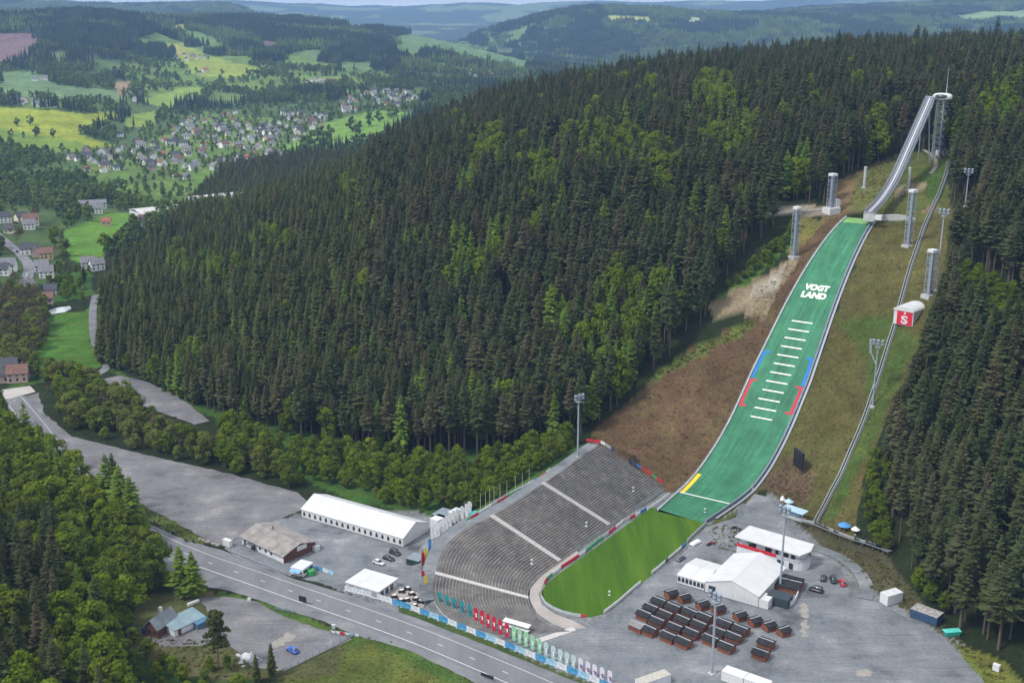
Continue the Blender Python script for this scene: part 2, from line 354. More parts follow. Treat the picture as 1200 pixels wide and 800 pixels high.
# ------------------------------------------------------------------ land cover of the terrain
ARENA = (.17, .18, .185); GRASS = (.05, .105, .018); OLIVE = (.105, .105, .03); SUNLIT_YEL = (.24, .27, .035); BROWN = (.1, .064, .036); TAN = (.27, .22, .16); FLOOR = (.022, .03, .012); PALE = (.13, .2, .09)
COVER = [  # outline in the photograph, range of distances, colour, softness
    ([(0, 460), (115, 430), (250, 490), (350, 560), (420, 590), (500, 600), (505, 640), (540, 610), (640, 555), (690, 520), (470, 530), (250, 480), (120, 430), (30, 440)], 200, 700, (.05, .095, .02)),
    ([(345, 600), (480, 596), (507, 606), (545, 606), (640, 552), (705, 515), (780, 570), (830, 612), (905, 575), (962, 640), (1000, 660), (1190, 800), (1190, 900), (740, 840), (560, 762), (400, 694), (300, 640)], 200, 520, ARENA),
    ([(465, 704), (545, 738), (600, 760), (640, 780), (720, 812), (715, 826), (640, 796), (545, 752), (465, 718)], 200, 520, (.06, .085, .025)),
    ([(-80, 440), (-80, 900), (330, 860), (300, 790), (250, 770), (165, 755), (150, 640), (90, 560), (40, 500)], 150, 620, (.03, .055, .014)),
    ([(1022, 256), (1062, 178), (1112, 180), (1115, 250), (1110, 330), (1080, 420), (1048, 470), (1015, 560), (1000, 640), (960, 625), (930, 600), (895, 572), (866, 596), (828, 618), (860, 590), (905, 530), (945, 460), (975, 380), (1000, 310)], 250, 760, (.085, .076, .027)),
    ([(1024, 250), (1062, 178), (1112, 180), (1115, 236), (1085, 258), (1050, 262)], 250, 760, (.09, .1, .028)),
    ([(1075, 200), (1110, 185), (1106, 230), (1090, 240)], 250, 760, (.065, .1, .022)),
    ([(975, 375), (1045, 370), (1080, 400), (1048, 470), (1005, 560), (985, 600), (965, 610), (1010, 500), (1020, 420)], 250, 760, (.065, .09, .022)),
    ([(1055, 218), (1085, 214), (1080, 225), (1050, 232)], 250, 760, (.25, .2, .13)), ([(1080, 250), (1100, 232), (1098, 246), (1062, 256)], 250, 760, (.19, .14, .09)),
    ([(958, 262), (992, 249), (988, 262), (935, 325), (912, 372), (888, 430), (860, 490), (830, 545), (800, 578), (772, 574), (700, 518), (690, 508), (745, 463), (800, 413), (880, 372), (885, 345), (925, 310), (945, 270)], 250, 760, BROWN),
    ([(958, 262), (975, 215), (1000, 205), (1030, 190), (1062, 178), (1040, 205), (1022, 248), (990, 250)], 250, 760, (.15, .105, .055)),
    ([(993, 236), (1015, 200), (1036, 190), (1062, 178), (1040, 215), (1020, 246), (1000, 248)], 250, 760, (.12, .12, .04)),
    ([(833, 352), (860, 340), (900, 322), (930, 298), (935, 308), (912, 336), (895, 372), (865, 366), (835, 372)], 250, 760, (.22, .17, .115)),
    ([(880, 340), (910, 322), (925, 305), (905, 345), (885, 350)], 250, 760, (.3, .27, .22)),
    ([(745, 450), (800, 416), (840, 394), (887, 372), (882, 386), (830, 410), (770, 445)], 250, 760, (.1, .12, .03)),
    ([(938, 245), (962, 262), (945, 280), (925, 300), (915, 290)], 250, 760, (.14, .12, .04)),
    ([(866, 244), (975, 240), (975, 252), (866, 254)], 250, 800, (.24, .2, .16)),
    ([(838, 350), (905, 292), (935, 262), (925, 290), (880, 335)], 250, 760, (.06, .11, .02)),
    ([(895, 566), (925, 535), (958, 556), (948, 592), (920, 592)], 250, 760, (.105, .072, .045)),
    ([(826, 618), (866, 598), (860, 645), (838, 640)], 250, 600, (.075, .095, .03)), ([(845, 632), (868, 622), (868, 648), (848, 645)], 250, 600, (.13, .085, .05)),
    ([(935, 612), (990, 632), (1040, 650), (1090, 720), (1150, 790), (1100, 740), (1010, 680), (960, 640)], 250, 600, (.075, .068, .04)),
    ([(1120, 755), (1180, 775), (1200, 800), (1180, 830), (1140, 790)], 150, 600, (.13, .14, .03)),
    ([(320, 805), (420, 738), (470, 752), (560, 805), (620, 900), (280, 900)], 150, 600, (.085, .1, .024)),
    ([(430, 735), (470, 750), (562, 805), (540, 812), (440, 752), (400, 760)], 150, 600, (.06, .095, .022)),
    ([(160, 700), (240, 690), (410, 740), (395, 790), (240, 800), (150, 760)], 150, 600, (.085, .085, .035)),
    ([(255, 690), (335, 712), (360, 722), (395, 740), (380, 745), (330, 728), (260, 706)], 150, 600, (.06, .1, .022)),
    ([(160, 588), (205, 610), (245, 635), (235, 642), (180, 614), (160, 600)], 200, 700, (.085, .11, .03)),
    # the valley to the left
    ([(100, 365), (112, 352), (108, 400), (122, 425), (96, 442), (60, 440), (34, 425), (30, 395), (45, 370)], 450, 900, (.07, .14, .022)),
    ([(0, 380), (16, 380), (16, 425), (0, 428)], 450, 900, (.07, .13, .022)),
    ([(75, 270), (125, 250), (150, 249), (186, 250), (182, 257), (148, 272), (128, 295), (100, 312), (78, 302)], 600, 1400, (.1, .19, .03)),
    ([(50, 322), (105, 318), (112, 345), (60, 358)], 500, 1200, (.05, .1, .02)),
    ([(0, 250), (70, 250), (70, 330), (0, 340)], 500, 1400, (.06, .09, .03)),
    ([(-40, 122), (0, 125), (43, 128), (100, 133), (133, 131), (143, 134), (110, 147), (93, 157), (133, 171), (110, 177), (50, 178), (0, 166), (-40, 160)], 1300, 2300, SUNLIT_YEL),  # yellow meadow, with the patch of sunlight on it put into the colour
    ([(-40, 158), (0, 150), (40, 158), (100, 168), (120, 176), (50, 179), (0, 168), (-40, 165)], 1300, 2300, (.15, .21, .035)),
    ([(0, 85), (37, 83), (67, 100), (140, 107), (147, 117), (110, 118), (0, 111)], 1300, 2600, PALE),
    ([(128, 97), (157, 95), (157, 103), (140, 115)], 1300, 2700, (.26, .19, .12)),
    ([(-20, 40), (43, 38), (47, 50), (30, 67), (0, 80), (-20, 80)], 1500, 3600, (.16, .105, .115)),
    ([(182, 53), (213, 50), (240, 63), (267, 72), (290, 77), (313, 82), (267, 92), (227, 88), (213, 75), (200, 68)], 1800, 4500, (.23, .27, .05)),
    ([(188, 55), (205, 52), (218, 62), (205, 66)], 1800, 4500, (.33, .28, .09)),
    ([(167, 117), (213, 102), (247, 103), (230, 113), (207, 125), (190, 128)], 1500, 3200, (.19, .27, .06)),
    ([(203, 28), (223, 27), (220, 35), (200, 33)], 2500, 4500, (.3, .32, .08)),
    ([(462, 43), (483, 40), (540, 50), (613, 70), (640, 78), (600, 80), (565, 72), (520, 65), (475, 60)], 2200, 4700, (.12, .19, .075)),
    ([(400, 73), (463, 71), (435, 82), (400, 83)], 1800, 3600, (.12, .18, .07)), ([(352, 55), (400, 66), (395, 72), (355, 70)], 2200, 4500, (.12, .18, .07)),
    ([(326, 176), (380, 144), (400, 138), (444, 129), (486, 134), (476, 148), (444, 160), (418, 168), (396, 175), (360, 180)], 1400, 2600, (.145, .24, .05)),
    ([(400, 28), (433, 35), (425, 39), (400, 36)], 2500, 5200, (.2, .25, .08)),
    ([(706, 18), (767, 20), (760, 25), (716, 24)], 5000, 8200, (.34, .36, .1)), ([(1100, 22), (1150, 14), (1230, 12), (1230, 24), (1140, 25)], 5000, 8500, (.2, .27, .12)),
    ([(296, 52), (318, 44), (330, 52), (322, 64), (304, 64)], 1800, 4700, (.13, .095, .085)), ([(60, 66), (72, 58), (80, 66), (72, 76)], 1500, 3600, (.11, .14, .06)),
    ([(352, 92), (398, 90), (404, 99), (360, 101)], 1800, 3600, (.2, .26, .06)), ([(248, 107), (290, 112), (280, 122), (240, 122)], 1800, 3000, (.12, .18, .05)), ([(262, 96), (310, 100), (300, 108), (262, 104)], 1800, 3600, (.15, .21, .05)),
    ([(150, 135), (182, 130), (186, 144), (160, 150), (146, 146)], 1400, 2600, (.2, .26, .05)), ([(222, 205), (262, 200), (275, 212), (240, 218)], 1000, 2000, (.12, .2, .04)), ([(118, 203), (150, 200), (155, 212), (125, 214)], 1000, 2000, (.11, .18, .04)),
    ([(10, 10), (40, 12), (50, 22), (20, 22)], 5000, 8500, (.24, .27, .14)),
    ([(588, 40), (612, 32), (630, 30), (620, 38), (600, 46)], 5000, 8500, (.11, .17, .06)), ([(805, 21), (823, 20), (820, 28), (808, 27)], 5000, 8500, (.3, .33, .2)), ([(975, 15), (990, 17), (988, 24), (978, 22)], 5000, 8500, (.2, .2, .15)),
]
fx, fy, fz = GX.ravel(), GY.ravel(), GZ.ravel()
wx = fx + (fbm(fx, fy, 14) - .5) * np.clip(fy / 100, 3, 30); wy = fy + (fbm(fx + 500, fy + 90, 14) - .5) * np.clip(fy / 100, 3, 30)
gpx, gpy = proj(wx, wy, fz)
cov = np.empty((len(fx), 4), np.float32); cov[:, 3] = 1
cov[:, :3] = FLOOR
far = fy > 1000
cov[far, :3] = np.array((.075, .115, .04)) * (.75 + .5 * fbm(fx[far], fy[far], 140))[:, None]
vf = fy > 4800; cov[vf, :3] = np.where((fbm(fx[vf], fy[vf], 700) > .56)[:, None], np.array((.12, .16, .07)), np.array((.03, .05, .03)))
OPEN = np.zeros(len(fx), bool)
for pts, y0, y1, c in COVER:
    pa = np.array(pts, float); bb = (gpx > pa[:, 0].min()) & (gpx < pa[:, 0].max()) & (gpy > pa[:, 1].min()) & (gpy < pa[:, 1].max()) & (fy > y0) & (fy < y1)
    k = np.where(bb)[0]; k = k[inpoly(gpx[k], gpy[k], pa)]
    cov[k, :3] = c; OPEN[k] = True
LIGHTG = [[(150, 48), (205, 30), (260, 48), (315, 78), (325, 100), (250, 108), (160, 118), (146, 92)], [(240, 100), (330, 108), (385, 96), (405, 72), (350, 55), (300, 92)], [(20, 112), (120, 120), (150, 112), (150, 122), (30, 128)], [(455, 40), (540, 48), (640, 76), (600, 92), (500, 82), (455, 62)], [(395, 84), (455, 82), (470, 100), (400, 112)], [(100, 180), (170, 170), (230, 130), (330, 140), (335, 215), (190, 240), (100, 215)]]
lg = np.zeros(len(fx), bool)
for q in LIGHTG: lg |= inpoly(gpx, gpy, q) & (fy > 1000) & (fy < 4700)
lg &= ~OPEN; cov[lg, :3] = np.array((.12, .18, .045)) * (.6 + .8 * fbm(fx[lg] + 40, fy[lg], 90))[:, None]
# dry and lush patches, 25 m across
cov[:, :3] *= (.78 + .44 * fbm(fx + 7, fy, 26))[:, None]
def build_terrain():
    idx = np.arange(NR * NU).reshape(NR, NU)
    q = np.stack([idx[:-1, :-1], idx[:-1, 1:], idx[1:, 1:], idx[1:, :-1]], -1).reshape(-1, 4)
    me = bpy.data.meshes.new('terrain'); nf = len(q)
    me.vertices.add(NR * NU); me.vertices.foreach_set('co', np.stack([fx, fy, fz], -1).astype(np.float32).ravel())
    me.loops.add(nf * 4); me.loops.foreach_set('vertex_index', q.astype(np.int32).ravel())
    me.polygons.add(nf); me.polygons.foreach_set('loop_start', np.arange(0, nf * 4, 4, dtype=np.int32)); me.polygons.foreach_set('use_smooth', np.ones(nf, bool))
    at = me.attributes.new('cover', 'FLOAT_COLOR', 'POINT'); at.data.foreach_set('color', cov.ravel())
    me.update(calc_edges=True); me.validate()
    m = bpy.data.materials.new('terrain_cover'); m.use_nodes = True; nt = m.node_tree; N = nt.nodes.new; b = nt.nodes['Principled BSDF']
    b.inputs['Roughness'].default_value = 1; b.inputs['Specular IOR Level'].default_value = .05
    a = N('ShaderNodeAttribute'); a.attribute_name = 'cover'; g = N('ShaderNodeNewGeometry')
    prev = a.outputs['Color']
    for sc, k in ((1 / 7., .75), (.9, .95), (.012, .5)):
        n = N('ShaderNodeTexNoise'); n.inputs['Scale'].default_value = sc; n.inputs['Detail'].default_value = 6; n.inputs['Roughness'].default_value = .68
        nt.links.new(g.outputs['Position'], n.inputs['Vector'])
        ma = N('ShaderNodeMath'); ma.operation = 'MULTIPLY_ADD'; ma.inputs[1].default_value = 2 * k; ma.inputs[2].default_value = 1 - k; nt.links.new(n.outputs['Fac'], ma.inputs[0])
        mx = N('ShaderNodeMix'); mx.data_type = 'RGBA'; mx.blend_type = 'MULTIPLY'; mx.inputs[0].default_value = 1
        nt.links.new(prev, mx.inputs[6]); nt.links.new(ma.outputs[0], mx.inputs[7]); prev = mx.outputs[2]
        if sc == .9:
            bp = N('ShaderNodeBump'); bp.inputs['Strength'].default_value = .8; bp.inputs['Distance'].default_value = .5; nt.links.new(n.outputs['Fac'], bp.inputs['Height']); nt.links.new(bp.outputs['Normal'], b.inputs['Normal'])
    # drier, browner tint in some tufts
    hs = N('ShaderNodeHueSaturation'); n = N('ShaderNodeTexNoise'); n.inputs['Scale'].default_value = .09; n.inputs['Detail'].default_value = 5; nt.links.new(g.outputs['Position'], n.inputs['Vector'])
    mr = N('ShaderNodeMapRange'); mr.inputs[1].default_value = .35; mr.inputs[2].default_value = .65; mr.inputs[3].default_value = .492; mr.inputs[4].default_value = .525; nt.links.new(n.outputs['Fac'], mr.inputs[0])
    nt.links.new(mr.outputs[0], hs.inputs['Hue']); nt.links.new(prev, hs.inputs['Color']); nt.links.new(hs.outputs[0], b.inputs['Base Color'])
    me.materials.append(m); o = bpy.data.objects.new('terrain', me); COL.objects.link(o); tag(o, kind='structure')
build_terrain()

# ------------------------------------------------------------------ roads, lots and lawns (sheets on the flat valley floor)
ground_mat('gravel', [(.085, .093, .1), (.155, .17, .185), (.19, .2, .215), (.28, .285, .29)], 13, 1.0, .45, tracks=True)
ground_mat('gravel_worn', [(.1, .1, .108), (.15, .148, .16), (.18, .177, .19), (.25, .245, .25)], 15, 1.2, .42, tracks=True)
ground_mat('asphalt', [(.135, .138, .15), (.165, .168, .182), (.19, .195, .21)], 9, .7, .12, stretch=(-.95, .25))
ground_mat('asphalt_old', [(.12, .125, .14), (.17, .175, .19), (.22, .225, .235)], 11, 1., .22)
ground_mat('lawn', [(.034, .086, .006), (.05, .114, .008), (.078, .145, .012)], 6, .8, .22, stretch=(-AZ, .08))
ground_mat('concrete', [(.36, .34, .32), (.44, .42, .40)], 4, .5, .15)
ground_mat('paint_white', [(.62, .62, .62), (.75, .75, .75)], 1.5, .4, .15)
ground_mat('paving', [(.30, .27, .25), (.38, .35, .33)], 5, .6, .15)
ground_mat('puddled_dirt', [(.23, .22, .2), (.31, .295, .27)], 2.5, .7, .3)
def sheet(name, poly, m, h, jit=.0, seg=3.0, kind='structure', world=False, z=0.):
    pts = [Vector((*p, 0)) if world else G(*p, z) for p in poly]; out = []; rr = random.Random(len(poly) * 31 + int(h * 1000))
    for a, b in zip(pts, pts[1:] + pts[:1]):
        n = max(1, int((b - a).length / seg)); d = (b - a).normalized(); q = Vector((-d.y, d.x, 0))
        for k in range(n): out.append(a + (b - a) * (k / n) + q * (rr.uniform(-jit, jit)))
    me = bpy.data.meshes.new(name); bm = bmesh.new(); vs = [bm.verts.new((p.x, p.y, z + h)) for p in out]; f = bm.faces.new(vs)
    bmesh.ops.triangulate(bm, faces=[f]); bmesh.ops.recalc_face_normals(bm, faces=bm.faces)
    if sum(fc.normal.z for fc in bm.faces) < 0: bmesh.ops.reverse_faces(bm, faces=bm.faces)
    bm.to_mesh(me); bm.free(); me.materials.append(MATS[m]); o = bpy.data.objects.new(name, me); COL.objects.link(o); tag(o, kind=kind); return o
def smooth(pts, n=6):
    pts = [Vector(p) for p in pts]; out = []
    for i in range(len(pts) - 1):
        p0, p1, p2, p3 = pts[max(0, i - 1)], pts[i], pts[i + 1], pts[min(len(pts) - 1, i + 2)]
        for k in range(n):
            t = k / n; out.append(.5 * ((2 * p1) + (p2 - p0) * t + (2 * p0 - 5 * p1 + 4 * p2 - p3) * t * t + (3 * p1 - p0 - 3 * p2 + p3) * t ** 3))
    return out + [pts[-1]]
def resample(pts, step):
    a = np.array([tuple(p) for p in pts]); d = np.concatenate([[0], np.cumsum(np.linalg.norm(np.diff(a, axis=0), axis=1))])
    t = np.linspace(0, d[-1], max(2, int(round(d[-1] / step)) + 1)); return [Vector([float(np.interp(q, d, a[:, k])) for k in range(3)]) for q in t]
def ribbon(mb, pts, o0, o1, h, drape=False):
    n = len(pts); prev = None
    for i, p in enumerate(pts):
        d = (pts[min(n - 1, i + 1)] - pts[max(0, i - 1)]); d.z = 0; d.normalize(); q = Vector((-d.y, d.x, 0))
        a = p + q * o0; b = p + q * o1
        if drape: a.z = float(hz(a.x, a.y)[0]); b.z = float(hz(b.x, b.y)[0])
        a = Vector((a.x, a.y, a.z + h)); b = Vector((b.x, b.y, b.z + h))
        if prev: mb.poly([prev[0], a, b, prev[1]] if o1 < o0 else [prev[1], b, a, prev[0]])
        prev = (a, b)
FENCE_PX = [(404, 692), (440, 701), (480, 714), (520, 729), (560, 745), (600, 761), (640, 777), (680, 793), (720, 809), (770, 829)]
sheet('gravel_lot', [(330, 607), (400, 604), (480, 603), (509, 628), (540, 622), (530, 660), (530, 700), (545, 728), (585, 747), (620, 742), (668, 742), (700, 728), (712, 720), (755, 684), (800, 648), (826, 618), (862, 606), (868, 596), (885, 578), (897, 577), (914, 598),
      (922, 618), (940, 634), (958, 642), (985, 665), (995, 690), (1030, 706), (1060, 722), (1105, 745), (1125, 768), (1150, 795), (1200, 860), (1000, 900), (850, 860)] + FENCE_PX[::-1] + [(380, 684), (330, 672), (280, 655), (262, 642), (290, 622)], 'gravel', .03, .35)
sheet('parking_lot', [(14, 468), (45, 460), (52, 484), (85, 511), (130, 523), (200, 539), (270, 555), (348, 577), (364, 592), (332, 606), (292, 622), (262, 640), (240, 632), (205, 611), (165, 590), (120, 565), (80, 535), (45, 500)], 'gravel_worn', .03, .5)
sheet('gravel_track', [(118, 444), (140, 440), (168, 446), (205, 461), (246, 493), (228, 497), (180, 480), (140, 466), (124, 454)], 'gravel_worn', .03, .4)
sheet('house_yard', [(232, 700), (262, 698), (300, 705), (335, 722), (372, 736), (396, 742), (412, 748), (385, 761), (345, 779), (325, 786), (296, 782), (284, 766), (262, 752), (225, 757), (190, 757), (172, 747), (180, 735), (245, 735), (244, 716)], 'gravel_worn', .03, .4)
ROAD = smooth([G(*p) for p in [(14, 466), (40, 497), (78, 548), (118, 597), (166, 624), (200, 641), (245, 659), (300, 678), (360, 699), (427, 722), (495, 747), (565, 776), (630, 804), (720, 845)]], 8)
ROAD = resample(ROAD, 2.0)
mb = MB(); ribbon(mb, ROAD, 5.6, -5.2, .06); tag(mb.build('road', MATS['asphalt']), kind='structure')
sheet('roadside_pavement', [(160, 606), (215, 632), (262, 645), (300, 662), (345, 678), (400, 694), (440, 707), (500, 728), (560, 752), (700, 808), (690, 812), (560, 768), (430, 715), (300, 672), (230, 646), (160, 614)], 'asphalt_old', .045, .2)
sheet('verge_pavement', [(160, 634), (200, 652), (250, 671), (330, 698), (395, 722), (440, 738), (520, 768), (600, 805), (575, 808), (480, 762), (412, 742), (380, 728), (330, 712), (270, 692), (225, 684), (190, 668)], 'asphalt_old', .045, .25)
mb = MB(); ribbon(mb, ROAD, 4.05, 3.9, .09); ribbon(mb, ROAD, -3.75, -3.95, .09)
for i in range(2, len(ROAD) - 3, 6): ribbon(mb, ROAD[i:i + 2], .1, -.08, .09)
tag(mb.build('road_markings', MATS['paint_white']), kind='structure')
def px_road(name, pts, w, m, h=.25):
    p = resample(smooth([P(*q) for q in pts], 8), 2.5); mb = MB()
    for q in p: q.z = float(hz(q.x, q.y)[0])
    for a in (-w / 2, ): 
        for k in range(3): ribbon(mb, p, -w / 2 + w * (k + 1) / 3, -w / 2 + w * k / 3, h, True)
    tag(mb.build(name, MATS[m]), kind='structure'); return p
px_road('forest_lane', [(112, 346), (109, 362), (109, 382), (112, 402), (120, 416), (126, 425), (122, 434), (112, 439), (95, 441)], 4.5, 'asphalt_old')
px_road('village_road', [(-15, 262), (6, 283), (20, 294), (33, 310), (33, 322), (29, 334), (23, 347)], 7.5, 'asphalt_old', .5)
px_road('service_track', [(948, 640), (970, 647), (992, 658), (1009, 674), (1016, 690), (1014, 702)], 4.5, 'gravel')
px_road('hillside_path', [(872, 251), (900, 252), (935, 248), (968, 246)], 2.6, 'puddled_dirt')
px_road('tower_path', [(1082, 176), (1094, 184), (1097, 194), (1090, 204)], 2.0, 'puddled_dirt')
sheet('village_lane', [(0, 457), (35, 452), (42, 459), (12, 467), (0, 468)], 'concrete', .08, .1)
sheet('lawn', [(763, 594), (795, 604), (826, 613), (812, 629), (797, 645), (758, 678), (708, 719), (692, 723), (665, 720), (647, 713), (637, 704), (634, 694), (640, 684), (652, 674), (700, 640)], 'lawn', .06, .05)
sheet('curved_walkway', [(676, 645), (652, 661), (632, 676), (621, 690), (621, 703), (630, 719), (648, 731), (664, 737), (688, 736), (672, 727), (650, 719), (635, 708), (631, 696), (638, 682), (655, 668), (680, 650)], 'paving', .07, .05)
sheet('pond', [(57, 364), (66, 361), (82, 359), (84, 362), (76, 366), (58, 369)], 'concrete', .25, .1, z=P(70, 365).z)
wm = mat('pond_water', (.45, .5, .52), .08, .05, .5, spec=.9); bpy.data.objects['pond'].data.materials[0] = wm
for pts in [[(938, 707), (943, 706), (948, 710), (946, 716), (949, 722), (942, 724), (938, 718)], [(940, 727), (946, 725), (948, 733), (944, 739), (946, 745), (941, 746), (939, 737)], [(1004, 786), (1013, 784), (1022, 787), (1020, 792), (1010, 793), (1003, 790)]]:
    sheet('dirt_patch', pts, 'puddled_dirt', .045, .55, .7)
sheet('dirt_patch', [(318, 753), (328, 746), (338, 741), (346, 742), (344, 748), (335, 753), (324, 759)], 'puddled_dirt', .045, .6, .7)

# ------------------------------------------------------------------ foliage meshes
leaf_mat('spruce_needles', [(.038,.052,.021), (.058,.065,.027), (.048,.072,.027), (.074,.070,.031), (.046,.068,.025), (.064,.076,.030), (.040,.055,.023), (.092,.080,.042), (.050,.072,.027), (.080,.078,.040), (.042,.062,.024)], .1)
leaf_mat('young_spruce_needles', [(.058,.074,.024), (.076,.084,.028), (.058,.086,.028), (.088,.086,.034), (.066,.092,.028)], .1)
leaf_mat('larch_needles', [(.11,.18,.026), (.145,.22,.034), (.115,.185,.038), (.17,.245,.03)], .35)
leaf_mat('broad_leaves', [(.13,.195,.016), (.18,.25,.018), (.125,.19,.028), (.2,.265,.022), (.12,.155,.022), (.155,.21,.016)], .52)
leaf_mat('willow_leaves', [(.17,.205,.045), (.21,.245,.06), (.145,.18,.035), (.19,.2,.045)], .5)
leaf_mat('bare_twigs', [(.11, .085, .055), (.13, .10, .05), (.09, .085, .04)], .2)
leaf_mat('far_leaves', [(.06,.10,.034), (.10,.155,.036), (.13,.19,.04), (.075,.12,.036), (.16,.22,.045), (.06,.095,.036), (.115,.15,.04)], .2, .03)
leaf_mat('far_needles', [(.022,.038,.027), (.03,.048,.031), (.042,.062,.034), (.026,.044,.03), (.06,.085,.036)], .15, .02)
bark = mat('bark', (.11, .085, .065), .95, .3, 3.); bark_pale = mat('bark_pale', (.2, .17, .14), .95, .3, 3.)
def np_mesh(name, V, Fs, mats, mi=None):
    me = bpy.data.meshes.new(name); me.from_pydata(V, [], Fs)
    for m in mats: me.materials.append(m)
    if mi is not None: me.polygons.foreach_set('material_index', mi)
    me.update(); return me
def spruce_geo(seed, H, Rr, base=.1, dens=1., open_=0.):
    r = random.Random(seed); V = []; Fq = []; z = H * base
    while z < H * .985:
        t = (z - H * base) / (H * (1 - base)); rad = Rr * (1 - t ** 1.7) ** .85 * r.uniform(.72, 1.14) + .14
        if t < .2: rad *= .6 + t * 2
        nb = max(5, int((8.5 - 3.2 * t) * dens)); off = r.uniform(0, 6.28)
        for b in range(nb):
            if r.random() < open_: continue
            az = off + b * 6.283 / nb + r.uniform(-.35, .35); L = rad * r.uniform(.62, 1.18); dr = L * r.uniform(.2, .42) * (1 - .8 * t) - .1 * L * t
            ca, sa = math.cos(az), math.sin(az); w = (.34 + .27 * L) * r.uniform(.8, 1.25); zz = z + r.uniform(-.22, .22)
            def pt(f, s, dz): return (ca * L * f - sa * s, sa * L * f + ca * s, zz - dr * f ** 1.25 + dz)
            i = len(V); V += [pt(.02, 0, .1), pt(.4, w * .75, -.14 * w), pt(.42, 0, .12), pt(.4, -w * .75, -.14 * w), pt(.76, w * .62, -.22 * w), pt(.8, 0, .1 + .04 * L), pt(.76, -w * .62, -.22 * w), pt(1.08, w * .12, .06 * L), pt(1.02, -w * .2, 0)]
            Fq += [(i, i + 1, i + 2), (i, i + 2, i + 3), (i + 1, i + 4, i + 2), (i + 2, i + 4, i + 5), (i + 3, i + 2, i + 6), (i + 2, i + 5, i + 6), (i + 5, i + 4, i + 7), (i + 5, i + 8, i + 6)]
        z += (.52 + .36 * (1 - t)) * (H / 28) / dens
    i = len(V); V += [(.07, 0, H * .95), (-.05, .06, H * .95), (-.05, -.06, H * .95), (0, 0, H * 1.04)]; Fq += [(i, i + 1, i + 3), (i + 1, i + 2, i + 3), (i + 2, i, i + 3)]
    return V, Fq
def trunk_geo(H, r0, seed=0, lean=.0, n=6, limbs=0, spread=3.):
    m = MB(); r = random.Random(seed); p = Vector((0, 0, -1.2)); rr = r0
    for k in range(4):
        q = Vector((r.uniform(-1, 1) * lean, r.uniform(-1, 1) * lean, H * (k + 1) / 4)); r2 = r0 * (1 - .22 * (k + 1)); m.tube(p, q, rr, n, r2); 
        if limbs and k in (1, 2):
            for j in range(limbs): a = r.uniform(0, 6.28); m.tube(q, q + Vector((math.cos(a) * spread, math.sin(a) * spread, H * .22)), r2 * .6, 4, r2 * .2)
        p, rr = q, r2
    return m
def blob_geo(seed, H, Rr, z0=.2, nblob=26, leaves=46, ls=.55, shape=1.0, top=1.0):
    r = random.Random(seed); V = []; Fq = []; cz_ = H * (z0 + (1 - z0) * .5); hz_ = H * (1 - z0) * .5
    for b in range(nblob):
        t = r.uniform(-1, 1); a = r.uniform(0, 6.283); rr = math.sqrt(max(0, 1 - abs(t) ** (2.2 * shape))) * r.uniform(.35, .92) * Rr * (1 - .35 * max(0, t) * (2 - top))
        c = Vector((math.cos(a) * rr, math.sin(a) * rr, cz_ + t * hz_ * .86)); br = Rr * r.uniform(.14, .4)
        for l in range(leaves):
            d = Vector((r.gauss(0, 1), r.gauss(0, 1), r.gauss(.25, .9))).normalized(); p = c + Vector((d.x * br, d.y * br, d.z * br * .8)) * r.uniform(.72, 1.2)
            n = (d + Vector((r.gauss(0, .42), r.gauss(0, .42), r.gauss(.25, .42)))).normalized(); u = n.orthogonal().normalized(); w = n.cross(u); an = r.uniform(0, 6.28); u, w = u * math.cos(an) + w * math.sin(an), w * math.cos(an) - u * math.sin(an); s = ls * r.uniform(.6, 1.3)
            i = len(V); V += [tuple(p - u * s), tuple(p + w * s * .7), tuple(p + u * s), tuple(p - w * s * .7)]; Fq.append((i, i + 1, i + 2, i + 3))
    return V, Fq
class Kind:
    def __init__(s, name, lm, geos, trunks, bk):
        s.name = name; s.parts = []; s.col = bpy.data.collections.new(name + '_models')
        for n, ((V, Fq), tm) in enumerate(zip(geos, trunks)):
            cm = np_mesh('crown', V, Fq, [MATS[lm]]); tr = tm.mesh('trunk', bk); s.parts.append((cm, tr))
            o0 = len(V); VV = V + tm.v; FF = Fq + [tuple(i + o0 for i in f) for f in tm.f]
            jm = np_mesh(name + '_model', VV, FF, [MATS[lm], bk], [0] * len(Fq) + [1] * len(tm.f))
            s.col.objects.link(bpy.data.objects.new('%s_model_%02d' % (name, n), jm))
        s.n = len(s.parts); s.items = []   # x, y, z, rz, scale, label group key
    def add(s, x, y, sc, key, z=None, sxy=1.): s.items.append((x, y, float(hz(x, y)[0]) if z is None else z, random.uniform(0, 6.283), sc, key, sxy))
SPR = Kind('spruce_tree', 'spruce_needles', [spruce_geo(i, 25 + (i * 5 % 7) * .6, random.Random(i).uniform(2.9, 3.8), .34 + .06 * (i % 3), 1.15, .06) for i in range(7)], [trunk_geo(25, .32, i) for i in range(7)], bark)
YSP = Kind('young_spruce_tree', 'young_spruce_needles', [spruce_geo(50 + i, 17 + i * .6, 2.7 + .15 * i, .06, 1., .03) for i in range(5)], [trunk_geo(17, .22, i) for i in range(5)], bark)
LAR = Kind('larch_tree', 'larch_needles', [spruce_geo(20 + i, 25, 4.4, .12, .9, .14) for i in range(5)], [trunk_geo(23, .3, i) for i in range(5)], bark)
BRO = Kind('broadleaf_tree', 'broad_leaves', [blob_geo(30 + i, 13 + (i % 3), 3.6 + .35 * (i % 4), .14, 40, 50, .44, 1., .5 + .35 * (i % 3)) for i in range(7)], [trunk_geo(9, .26, i, .4, 6, 3, 2.6) for i in range(7)], bark)
WIL = Kind('willow_tree', 'willow_leaves', [blob_geo(60 + i, 11, 4.6, .1, 28, 60, .45) for i in range(5)], [trunk_geo(7, .25, i, .5, 6, 3, 2.6) for i in range(5)], bark)
